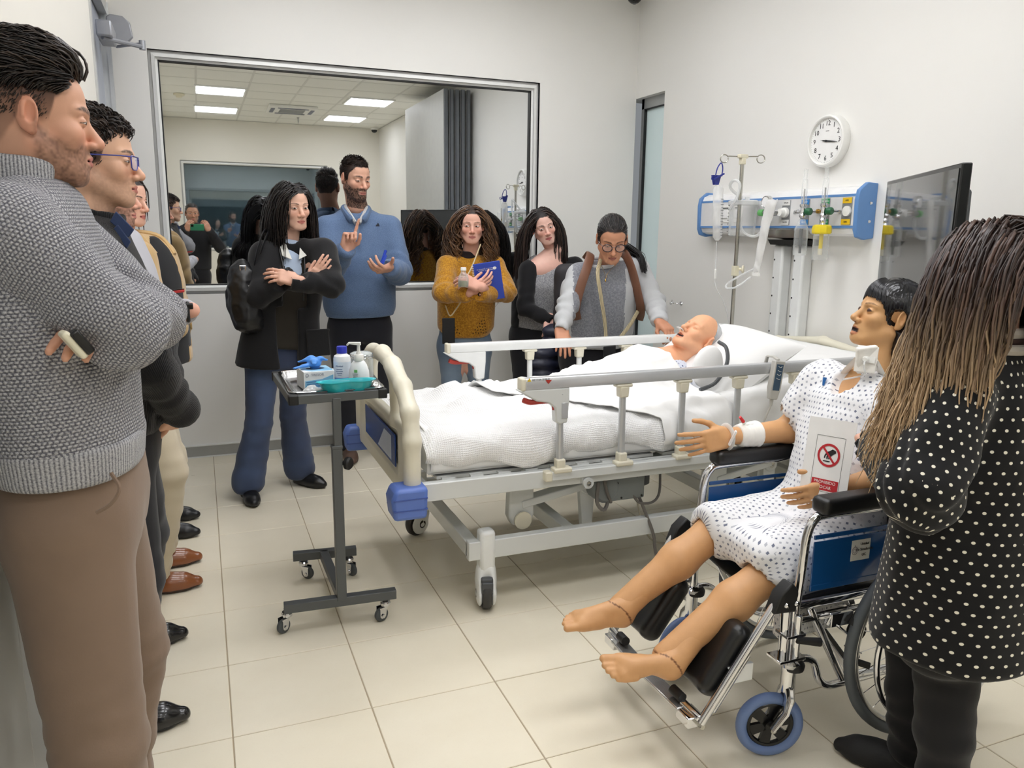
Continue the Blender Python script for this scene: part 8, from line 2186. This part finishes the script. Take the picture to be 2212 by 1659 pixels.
hR_ = hand_shape(wrR_, at(1470, 968, Y=1.985)-wrR_, V(.25, -.95, .25), -1*-1*-1, curls=[(.15, .2, .15), (.25, .3, .2), (.3, .35, .2), (.3, .35, .2)], spread=.10, thumb='out', s=.95)
hL_ = hand_shape(wrL_, at(1722, 1082, Y=1.66)-wrL_, V(.10, -.9, .30), 1*-1, curls=[(.2, .3, .2), (.3, .35, .2), (.3, .4, .2), (.35, .4, .2)], spread=.06, thumb='out', s=.95)
knR_, anR_ = atv(1540, 1150, .345), atv(1338, 1312, .345)
knL_, anL_ = atv(1672, 1228, .125), atv(1436, 1418, .125)
fR = foot_shape(anR_+(V(.012, 0, -.055)), at(1190, 1352, Y=anR_[1]+.02)-(anR_+V(.012, 0, -.055)), V(-.35, -.15, .93), 1, .92, anR_*.75+knR_*.25, .037)
fL = foot_shape(anL_+(V(.012, 0, -.055)), at(1296, 1448, Y=anL_[1]+.03)-(anL_+V(.012, 0, -.055)), V(-.30, -.45, .85), -1, .92, anL_*.75+knL_*.25, .037)
bd = Shape()
for kn_, an_, e in ((knR_, anR_, 1), (knL_, anL_, -1)):
    hp = pel+CV*e*.085; md = kn_*.62+an_*.38; cal = md+unit(np.cross(CV, unit(an_-kn_)))*.012
    bd.add(Cap(hp, kn_, .078, .052), .03); bd.add(Cap(kn_, md, .052, .053), .02); bd.add(Cap(md, an_, .053, .036), .03)
bd.add(Cap(shR_, elR_, .046, .040), .02); bd.add(Cap(elR_, wrR_*.97+elR_*.03, .041, .027), .02)
bd.add(Cap(shL_, elL_, .044, .038), .02); bd.add(Cap(elL_, wrL_*.97+elL_*.03, .040, .027), .02)
bd.add(Cap(pel, chs, .09, .09), .03); bd.add(Cap(chs, nck-UP*.02, .095, .055), .04); bd.add(Cap(nck-UP*.05, shR_, .05, .042), .03); bd.add(Cap(nck-UP*.05, shL_, .05, .042), .03)
bd.add(Cap(nck-UP*.03, h10.w(0, -.022, -.06), .050, .047), .02)
def seam(P, c):
    for f_, kn_, an_ in ((0, knR_, anR_), (1, knL_, anL_)):
        ax = unit(an_-kn_); t_ = (P-an_) @ ax; r_ = np.linalg.norm((P-an_)-t_[:, None]*ax, axis=1)
        c[(np.abs(t_-.006-.012*np.cos(2*(P-an_) @ CV/.04)) < .0022) & (r_ < .07)] = lin((120, 78, 50))
    return c
skin_body(p10, h10, o10, [hR_, hL_, fR, fL], (), res=.0026, extra=[bd.mesh(.009)], hres=.0044, colf=seam, m_=M_vinylskin)
# gown: bodice, short sleeves, lap and hanging skirt
g = Shape(); latg = CV
g.add(Loft([(pel+UP*-.02, .175, .125), (pel*.6+chs*.4, .165, .125), (chs, .178, .125), (nck*.5+chs*.5, .165, .10), (nck-UP*.035, .105, .075), (nck+UP*.0, .066, .06)], latg, .02), .01)
for e, sh_, el_ in ((1, shR_, elR_), (-1, shL_, elL_)):
    d_ = unit(el_-sh_); g.add(Cap(nck-UP*.05, sh_, .060, .062), .05); g.add(Cap(sh_, sh_+d_*.115, .064, .070), .03); g.add(Ell(sh_+d_*.150, np.array([.064, .064, .045]), np.array(frame(d_))), .004, 's')
for e, kn_ in ((1, knR_), (-1, knL_)):
    g.add(Cap(pel+CV*e*.085+UP*.015, kn_+UP*.018+CU*.01, .098, .076), .05)
g.add(RBox((pel+knR_*.5+knL_*.5)/2+UP*.02, np.array([.17, .12, .02]), .03, (unit(knL_+knR_-2*pel), CV, np.cross(unit(knL_+knR_-2*pel), CV))), .05)
dr = (knL_+CU*.09+UP*-.065-CV*.055); g.add(RBox(dr-UP*.015, np.array([.100, .008, .085]), .008, (CU, CV, UP)), .04)
g.add(Cap(knL_+CU*.03-UP*.01-CV*.05, knL_+CU*.025-UP*.165-CV*.06, .022, .010), .04)
g.add(Cap((knL_+knR_)/2+CU*.06+UP*.02, (knL_+knR_)/2+CU*.03-UP*.055, .03, .016), .05)
# leg openings, V neck
for e, kn_, an_ in ((1, knR_, anR_), (-1, knL_, anL_)):
    ax = unit(an_-kn_); g.add(Cap(kn_-ax*.005, kn_+ax*.16, .062, .064), .006, 's')
g.add(Half(knR_*.5+knL_*.5-CU*.068, -CU), .01)
Fg = unit(V(-.93, .10, 0)); g.add(Ell(nck+Fg*.075+UP*.0, (.05, .055, .06)), .006, 's'); g.add(Cap(nck+Fg*.09-UP*.02, at(1812, 828, Y=1.76)+Fg*.03, .042, .006), .008, 's')
g.disp.append(wrinkle(.006, 8, 81)); g.disp.append(wrinkle(.003, 17, 83))
sdf_obj('gown', g, .0075, M_gown, p10)
wg = Shape()
wg.add(Ell(h10.w(0, -.022, .036), np.array([.088, .108, .100])*.9, h10.B), .01); wg.add(Cap(h10.w(0, -.085, .0), h10.w(0, -.075, -.10), .05*.9, .045*.9), .03)
for e in (-1, 1): wg.add(Cap(h10.w(e*.070, -.045, .0), h10.w(e*.066, -.050, -.105), .030*.9, .022*.9), .03)
wg.add(Ell(h10.w(0, .075, -.030), np.array([.074, .075, .088])*.9, h10.B), .012, 's')
for e in (-1, 1): wg.add(Ell(h10.w(e*.082, .002, -.012), np.array([.020, .034, .040])*.9, h10.B), .008, 's')
wg.disp.append(lambda P: .0011*np.sin(np.arctan2((P-h10.c) @ h10.S, (P-h10.c) @ h10.F)*46+4*noise3(P*20, 3)))
wigc = lin((17, 17, 21)); wig = sdf_obj('wig', wg, .0036, hair_mat('hair24', .24), p10, False, lambda P: np.tile(wigc, (len(P), 1)))
fr = np.random.default_rng(6); bs = []
for i in range(170):
    x = fr.uniform(-.062, .066); st = np.array([x*.55+.012, .045-abs(x)*.2, .118-.2*abs(x)]); en = np.array([x*1.12, .088-.65*x*x/.07, .052-.010*fr.random()-.42*max(0, abs(x+.01)-.02)])
    mdp = (st+en)/2+np.array([0, .026, .016]); bs.append([st*(1-t_)**2+2*mdp*t_*(1-t_)+en*t_*t_ for t_ in np.linspace(0, 1, 9)])
strands('bangs', h10.wv(np.array(bs)), np.full((170, 9), .0034)*np.linspace(1, .3, 9), hair_mat('hair24', .24), wig, 5, np.tile(lin((20, 20, 25)), (170, 9, 1)))
M_band = mat('bandage_white', (236, 234, 228), .8, bump=(140, .4)); 
s = Shape(); a_ = wrR_*.60+elR_*.40; b_ = wrR_*.80+elR_*.20; s.add(Cap(wrR_*.52+elR_*.48, wrR_*.84+elR_*.16, .043, .036), .01); s.add(Half(wrR_*.52+elR_*.48, elR_-wrR_), .003); s.add(Half(wrR_*.84+elR_*.16, wrR_-elR_), .003)
s.disp.append(lambda P: .0012*np.sin((P @ unit(elR_-wrR_))*330)); sdf_obj('bandage', s, .004, M_band, p10)
t = MB(); dW = unit(wrR_-elR_); q = wrR_+dW*.004; xw, yw, _ = frame(dW)
t.tube([q+.0345*(xw*math.cos(a)+yw*math.sin(a)) for a in np.linspace(0, 2*math.pi, 29)[:-1]], .010, 8, closed=True, flat=.22, ref=dW); t.box(q+V(-.005, -.036, .005), (.022, .006, .05), frame(V(.3, -.2, .9))); t.build('wristband', glass_mat('band_clear', (240, 240, 240), .75, .3), p10)
t = MB(); q = wrR_*.72+elR_*.28+UP*.035; t.tube([q, q+V(-.02, -.01, .012)], .006, 8); t.box(q+V(.004, -.004, .0), (.035, .02, .01)); cn = t.build('cannula', M_white, p10, bevel=.002)
t = MB(); t.tube([q+V(-.018, -.01, .012), q+V(-.034, -.012, .030)], [.006, .0045], 8); t.build('red_cap', mat('cap_red', (214, 40, 48), .35), cn)
s = Shape(); tp_ = at(1872, 776, Y=1.705); s.add(RBox(tp_, (.026, .006, .036), .004, frame(V(-.2, -.1, .95), V(.4, .9, 0))), .01); sdf_obj('dressing', s, .004, M_band, p10, False)
t = MB(); xr_, yr_ = unit(V(-.75, -.55, .1)), unit(V(.2, .1, .97)); t.box(tp_+xr_*.008, (.058, .078, .006), (unit(np.cross(yr_, xr_)), yr_, xr_)); t.build('gauze_pad', M_band, p10, bevel=.002)
t = MB(); t.lathe(tp_+xr_*.008, [(.010, 0), (.010, .012), (.006, .022), (.006, .03), (.0, .03)], 16, xr_); t.box(tp_+xr_*.014, (.05, .018, .004), (unit(np.cross(yr_, xr_)), yr_, xr_)); t.build('trach_tube', M_white, p10)
t = MB(); ncx = V(1.872, 1.765, 1.01); t.tube(curve([tp_+V(.01, -.02, 0), ncx+V(.0, -.062, .012), ncx+V(.058, -.02, .016), ncx+V(.03, .05, .01), ncx+V(-.04, .05, .0), tp_+V(0, .03, 0)], 26), .012, 8, flat=.3, ref=UP); t.build('neck_strap', M_band, p10)
t = MB(); t.tube(curve([tp_+xr_*.03, tp_+xr_*.045+V(.0, 0, -.02), tp_+xr_*.03+V(.02, .02, -.05), tp_+xr_*.02+V(-.02, .06, -.07)], 16), .0026, 6); t.build('thin_line', M_hose, p10)
t = MB(); q = at(1779, 824, Y=1.845); t.tube([q+V(.004, 0, .012), q+V(-.004, -.004, -.012)], [.0065, .003], 8); t.build('blue_tab', mat('tab_blue', (36, 104, 176), .4), p10)
seat(p10, cw(.25, .235, .45))

# ---- sign held in front of the seated manikin
sg = thing('sign', 'white sheet with a red do not touch symbol held before the seated manikin', 'sign')
TL, TR, BL = at(1751, 898, Y=1.70), at(1853, 914, Y=1.57), at(1706, 1070, Y=1.70)
sx = unit(TR-TL); sy = unit(TL-BL-sx*((TL-BL) @ sx)); sz = np.cross(sx, sy); WS, HS = np.linalg.norm(TR-TL), (TL-BL) @ sy
if (CAM-TL) @ sz < 0: sz = -sz
sc0 = TL+sx*WS/2-sy*HS/2
t = MB(); t.box(sc0, (WS, HS, .0012), (sx, sy, sz)); sh = t.build('sheet', mat('paper_white', (236, 236, 236), .6), sg, False)
M_sr = mat('sign_red', (186, 38, 48), .5); M_sk = mat('sign_black', (24, 24, 26), .6)
bw, bh = WS*.60, HS*.66; bc_ = sc0+sz*.0009-sy*HS*.035+sx*WS*.02
t = MB()
for a, b_, w_, h_ in ((0, bh/2, bw, .0008), (0, -bh/2, bw, .0008), (-bw/2, 0, .0008, bh), (bw/2, 0, .0008, bh)): t.box(bc_+sx*a+sy*b_, (w_, h_, .0004), (sx, sy, sz))
t.build('border', M_sk, sh, False)
rc_ = bc_+sy*bh*.16; RR = bw*.40
t = MB(); n_ = 44; vs = []; fs = []
for k in range(n_):
    a = 2*math.pi*k/n_; vs += [rc_+sz*.0008+RR*(sx*math.cos(a)+sy*math.sin(a)), rc_+sz*.0008+RR*.80*(sx*math.cos(a)+sy*math.sin(a))]
for k in range(n_): j = (k+1) % n_; fs.append([2*k, 2*j, 2*j+1, 2*k+1])
t.add(vs, fs); dd_ = unit(sx*.66-sy*.75); t.box(rc_+sz*.0009, (RR*1.7, RR*.17, .0004), (dd_, np.cross(sz, dd_), sz)); t.build('prohibition_ring', M_sr, sh, False)
t = MB(); hp_ = [(.62, .48), (.30, .62), (.02, .40), (-.22, .30), (-.40, -.02), (-.44, -.28), (-.34, -.30), (-.26, -.04), (-.16, .06), (-.20, -.20), (-.16, -.38), (-.06, -.36), (-.06, -.14), (.0, -.12), (.0, -.36), (.09, -.36), (.12, -.12), (.18, -.30), (.26, -.26), (.26, .0), (.52, .22), (.66, .30)]
t.prism([(x*RR*.92, y*RR*.92) for x, y in hp_], rc_+sz*.0005, sx, np.cross(sz, sx), .0003); t.box(rc_-sy*RR*.52-sx*RR*.14+sz*.0006, (RR*.62, RR*.09, .0004), (sx, sy, sz)); t.build('hand_symbol', M_sk, sh, False)
t = MB(); rb_ = bc_-sy*bh*.375; t.box(rb_+sz*.0005, (bw*.94, bh*.20, .0004), (sx, sy, sz)); bx2 = t.build('red_band', M_sr, sh, False)
for i, wd_ in enumerate(('PROHIBIDO', 'TOCAR')): text('sign_lettering', wd_, bw*.145, rb_+sz*.0010+sy*bh*(.047-.09*i), sx, np.cross(sz, sx), M_white, bx2, .0002)
seat(sg, sc0)

# ---- 11. manikin lying in the bed
SK11 = (236, 178, 140)
p11 = figure('bald training manikin with a clear skull back lying in the bed', None, None, name='manikin', cat='manikin')
h11 = Head(at(1508, 728, Y=3.02), V(-.66, -.16, .73), V(.75, .0, .60), scale=.99)
nk11 = at(1452, 780, Y=3.06)
o11 = dict(skin=SK11, eye=0, brow=0, scalp=0, open=.010, lips=1.0, lipc=(222, 140, 112), flush=.35, neck=(nk11, .058), lash=.35, ear=1.05, chin=1.0)
bd = Shape(); bd.add(Cap(nk11, nk11+V(-.10, 0, -.045), .075, .12), .04)
for e in (-1, 1): bd.add(Cap(nk11+V(-.03, 0, -.03), nk11+V(-.10, e*.15, -.075), .06, .058), .04)
bd.add(Cap(nk11+V(-.16, 0, -.09), V(1.45, 3.03, .72), .08, .07), .04)
bd.add(Cap(V(1.45, 2.94, .72), V(1.0, 2.93, .655), .05, .035), .03); bd.add(Cap(V(1.45, 3.13, .72), V(1.0, 3.14, .655), .05, .035), .03)
# cut away the back of the skull, closed by a clear shell
def body11():
    s = head_shape(h11, o11); cutp = h11.w(0, -.038, .03); s.add(Half(cutp, -(h11.F*.80+h11.U*-.12)*1.0), .003); 
    return s
_hs = head_shape
head_shape = lambda h, o: (_hs(h, o) if h is not h11 else _cut11())
def _cut11():
    s = _hs(h11, dict(o11, neck=None)); s.add(Half(h11.w(0, -.022, .0), unit(-h11.F+h11.U*.30)), .003); s.add(Cap(h11.w(0, -.010, -.050), nk11, .052, .060), .02); return s
skin_body(p11, h11, o11, [], (), res=.0027, extra=[bd.mesh(.014)], m_=M_vinylskin)
head_shape = _hs
s = Shape(); s.add(Ell(h11.w(0, -.018, .032), (.0738*.99, .0935*.99, .0858*.99), h11.B), .01); s.add(Half(h11.w(0, -.019, .0), unit(h11.F-h11.U*.30)), .003)
s.disp.append(lambda P: .0015*noise3(P*70, 4)); sdf_obj('clear_skull', s, .004, glass_mat('skull_clear', (206, 214, 220), .30, .06), p11, False)
s = Shape(); s.add(Ell(h11.w(0, -.045, .03), (.05, .05, .06), h11.B), .01); s.add(Cap(h11.w(0, -.05, .0), h11.w(0, -.05, -.06), .03, .035), .02); s.add(Half(h11.w(0, -.030, .0), unit(h11.F-h11.U*.30)), .003); sdf_obj('skull_core', s, .005, mat('core_grey', (176, 180, 184), .25, .3), p11, False)
s = Shape(); c_ = nk11+V(-.10, 0, -.055)
s.add(Cap(nk11+V(-.035, 0, -.045), c_+V(-.10, 0, -.03), .105, .13), .03)
for e in (-1, 1): s.add(Cap(nk11+V(-.045, e*.03, -.045), nk11+V(-.085, e*.165, -.085), .068, .066), .03); s.add(Cap(nk11+V(-.085, e*.165, -.085), nk11+V(-.22, e*.20, -.13), .066, .06), .02)
s.add(Cap(nk11+V(.03, 0, .03), nk11+V(-.035, 0, -.01), .066, .075), .02, 's'); s.disp.append(wrinkle(.004, 13, 91)); s.disp.append(wrinkle(.002, 30, 93)); sdf_obj('gown', s, .0075, M_gown2, p11)
t = MB(); t.tube(curve([h11.w(-.012, .100, -.052), h11.w(-.02, .118, -.056), h11.w(0, .124, -.056), h11.w(.02, .116, -.054), h11.w(.012, .098, -.05)], 16), .0028, 6); t.tube(curve([h11.w(.02, .09, -.056), h11.w(.062, .04, -.03), h11.w(.078, .0, .03), h11.w(.06, -.07, .08), at(1560, 700, Y=3.1), at(1590, 705, Y=3.15)], 24), .0022, 6); t.build('nasal_cannula', M_hose, p11)
seat(p11, nk11+V(-.1, 0, -.1))

# ================================================================ WOMAN IN THE DOTTED BLOUSE, FROM BEHIND
M_dots = cloth_mat('blouse_dots', (17, 17, 19), kind='dots', rgb2=(226, 222, 206), amt=.03); M_lace_w = cloth_mat('collar_cream', (222, 216, 206), kind='rib', rgb2=(180, 172, 160)); M_blkj = cloth_mat('jean_black', (24, 24, 27), kind='plain')
p12 = figure('woman with long ombre hair in a black dotted blouse, seen from behind at right', None, None)
F12 = V(-.35, .93, 0); L12 = unit(np.cross(F12, UP)); B12 = unit(F12)
h12 = Head(at(2132, 612, Y=1.22), V(.10, .98, -.16), UP, scale=.98)
o12 = dict(skin=(224, 178, 156), fem=1, eye=.8, neck=(at(2140, 735, Y=1.215), .052))
cN = at(2143, 738, Y=1.215); cH = at(2075, 1270, Y=1.22)
shL12, elL12, wrL12 = at(2062, 850, Y=1.14), at(1988, 1060, Y=1.12), at(1912, 972, Y=1.37)
shR12 = cN+L12*.165-UP*.075; elR12 = shR12-UP*.27+B12*.05; wrR12 = elR12+B12*.2-UP*.02
hl12 = hand_shape(at(1903, 962, Y=1.40), at(1868, 935, Y=1.49)-at(1903, 962, Y=1.40), V(-.45, -.75, .3), -1, curls=[(.9, 1.2, .8), (1.0, 1.3, .8), (1.1, 1.3, .8), (1.2, 1.3, .8)], thumb='rest', spread=.03, s=.92, arm=wrL12*.6+elL12*.4)
hip12 = cH+UP*.0; an12 = (at(2045, 1690, Y=1.42)*[1, 1, 0]+UP*.09, at(2075, 1760, Y=1.26)*[1, 1, 0]+UP*.09)
an12 = (V(hip12[0]+.03, hip12[1]+.10, .09), V(hip12[0]-.03, hip12[1]-.045, .09)); kn12 = (an12[0]+UP*.36+B12*.03, an12[1]+UP*.36+B12*.03)
skin_body(p12, h12, o12, [hl12], inner(hip12, (cN+cH)/2+UP*.08, cN-UP*.03, (shR12, shL12), (elR12, elL12), (wrR12, wrL12), kn12, an12, .9), res=.005)
def rowz(f): return cN*(1-f)+cH*f
rows = [(cH-UP*.115-L12*-.0, .225, .185), (cH-UP*.02, .210, .175), (rowz(.70), .195, .158), (rowz(.42), .185, .138), (rowz(.22), .176, .112), (rowz(.10), .128, .088), (rowz(.02), .070, .065)]
ob12 = top(p12, rows, L12, [(shL12, elL12, wrL12, .075, .075, .058), (shR12, elR12, wrR12, .075, .07, .055)], M_dots, 'blouse', wr=.008, elbow=.010, seedz=101, res=.008, end=.012)
t = MB(); q = wrL12+unit(wrL12-elL12)*.02; dq = unit(wrL12-elL12); xq, yq, _ = frame(dq)
t.tube([q+(.056+.004*math.sin(14*a))*(xq*math.cos(a)+yq*math.sin(a))+dq*.004*math.sin(10*a) for a in np.linspace(0, 2*math.pi, 61)[:-1]], .007, 6, closed=True); t.build('cuff_frill', M_dots, p12)
for k_, (zz, rr_, m_) in enumerate(((.012, .078, M_lace_w), (.030, .070, mat('trim_brown', (62, 44, 40), .7)), (.046, .064, M_lace_w))):
    t = MB(); t.tube([rowz(.035)+UP*zz+rr_*(L12*1.05*math.cos(a)+B12*.95*math.sin(a)) for a in np.linspace(0, 2*math.pi, 41)[:-1]], .0125 if k_ != 1 else .008, 8, closed=True); t.build('collar_trim', m_, p12)
legs(p12, hip12+UP*-.06, L12, B12, kn12, an12, M_blkj, r=(.098, .074, .056), hw=(.172, .135), seedz=105, wr=.005, hem=.05)
for a_, d_ in ((an12[0], V(-.55, .8, 0)), (an12[1], V(-.75, .6, 0))): shoe(p12, a_*[1, 1, 0]-unit(d_)*.05, d_, .25, .045, .08, mat('sneaker_black', (24, 24, 25), .7, bump=(90, .4)), M_black, laces=M_black, name='sneaker')
scalp_cap('hair', h12, p12, (48, 36, 31), .004)
hb12 = [(rowz(.36), (.165, .13, .15))]
hair_long('hair_locks', h12, p12, 1400, .44, (40, 29, 26), (84, 62, 52), tip=(200, 170, 132), part=.05, K=14, rad=.0030, curl=.012, curlf=1.7, vol=.030, face=.062, yface=.03, seed=106, body=hb12, drift=(-.60, .16, 0), rough=.4, tipstart=.25, lenvar=.22, mask=lambda q: q[:, 0] < .0)
hair_long('hair_locks', h12, p12, 900, .185, (36, 27, 24), (70, 52, 44), part=-.05, K=10, rad=.0032, curl=.008, curlf=1.2, vol=.026, face=.062, yface=.03, seed=107, body=hb12, drift=(-.10, 0, 0), rough=.4, lenvar=.2, mask=lambda q: q[:, 0] > -.012)
seat(p12, (hip12[0], hip12[1], 0))

# ================================================================ THE PHOTOGRAPHER (mirrored in the observation window)
p13 = figure('man in a dark pullover taking the picture, seen only mirrored in the window', None, None)
h13 = Head(V(-.055, -.36, 1.60), V(.12, .99, -.05), UP)
o13 = dict(skin=(198, 150, 124), beard=.4, neck=(V(-.055, -.40, 1.43), .062))
elA, elB = V(.25, -.22, 1.18), V(-.32, -.22, 1.18); wA, wB = V(.135, -.05, 1.385), V(-.135, -.05, 1.385); sA, sB = V(.14, -.42, 1.37), V(-.26, -.42, 1.37)
ha = hand_shape(wA, V(-.45, .05, .9), V(.5, .85, 0), 1, curl=(.5, .7, .5), thumb='rest', arm=wA*.5+elA*.5); hb = hand_shape(wB, V(.45, .05, .9), V(-.5, .85, 0), -1, curl=(.5, .7, .5), thumb='rest', arm=wB*.5+elB*.5)
skin_body(p13, h13, o13, [ha, hb], inner(V(-.06, -.42, .88), V(-.06, -.42, 1.2), V(-.057, -.41, 1.42), (sA, sB), (elA, elB), (wA, wB), (V(.03, -.40, .48), V(-.15, -.40, .48)), (V(.04, -.44, .1), V(-.16, -.44, .1))), res=.005)
rows = [(V(-.06, -.42, .90), .19, .13), (V(-.06, -.42, 1.05), .20, .135), (V(-.06, -.42, 1.25), .21, .13), (V(-.058, -.415, 1.38), .19, .105), (V(-.057, -.41, 1.44), .12, .085), (V(-.056, -.405, 1.48), .075, .07)]
top(p13, rows, X_, [(sA, elA, wA, .074, .062, .05), (sB, elB, wB, .074, .062, .05)], mat('pullover_black', (26, 27, 32), .85), 'pullover', res=.013, wr=.004)
legs(p13, V(-.06, -.42, .86), X_, Y_, (V(.03, -.40, .48), V(-.15, -.40, .48)), (V(.04, -.44, .1), V(-.16, -.44, .1)), M_blkt, res=.014)
for x_ in (.05, -.17): shoe(p13, V(x_, -.50, 0), Y_, .27, .045, .078, M_shoe_blk)
hair_short('hair', h13, p13, 700, seed=110)
seat(p13, (-.06, -.42, 0))
ph = thing('phone', 'phone in a green case held up by the photographer, seen mirrored', 'phone')
t = MB(); t.box((-.005, -.022, CAM_H-.004), (.158, .010, .078)); t.build('case', mat('phone_green', (36, 120, 84), .4), ph, bevel=.004)
t = MB(); t.box((-.06, -.0155, CAM_H+.015), (.03, .003, .03)); t.build('lens_plate', M_blackg, ph, bevel=.001); seat(ph, (0, -.022, CAM_H))
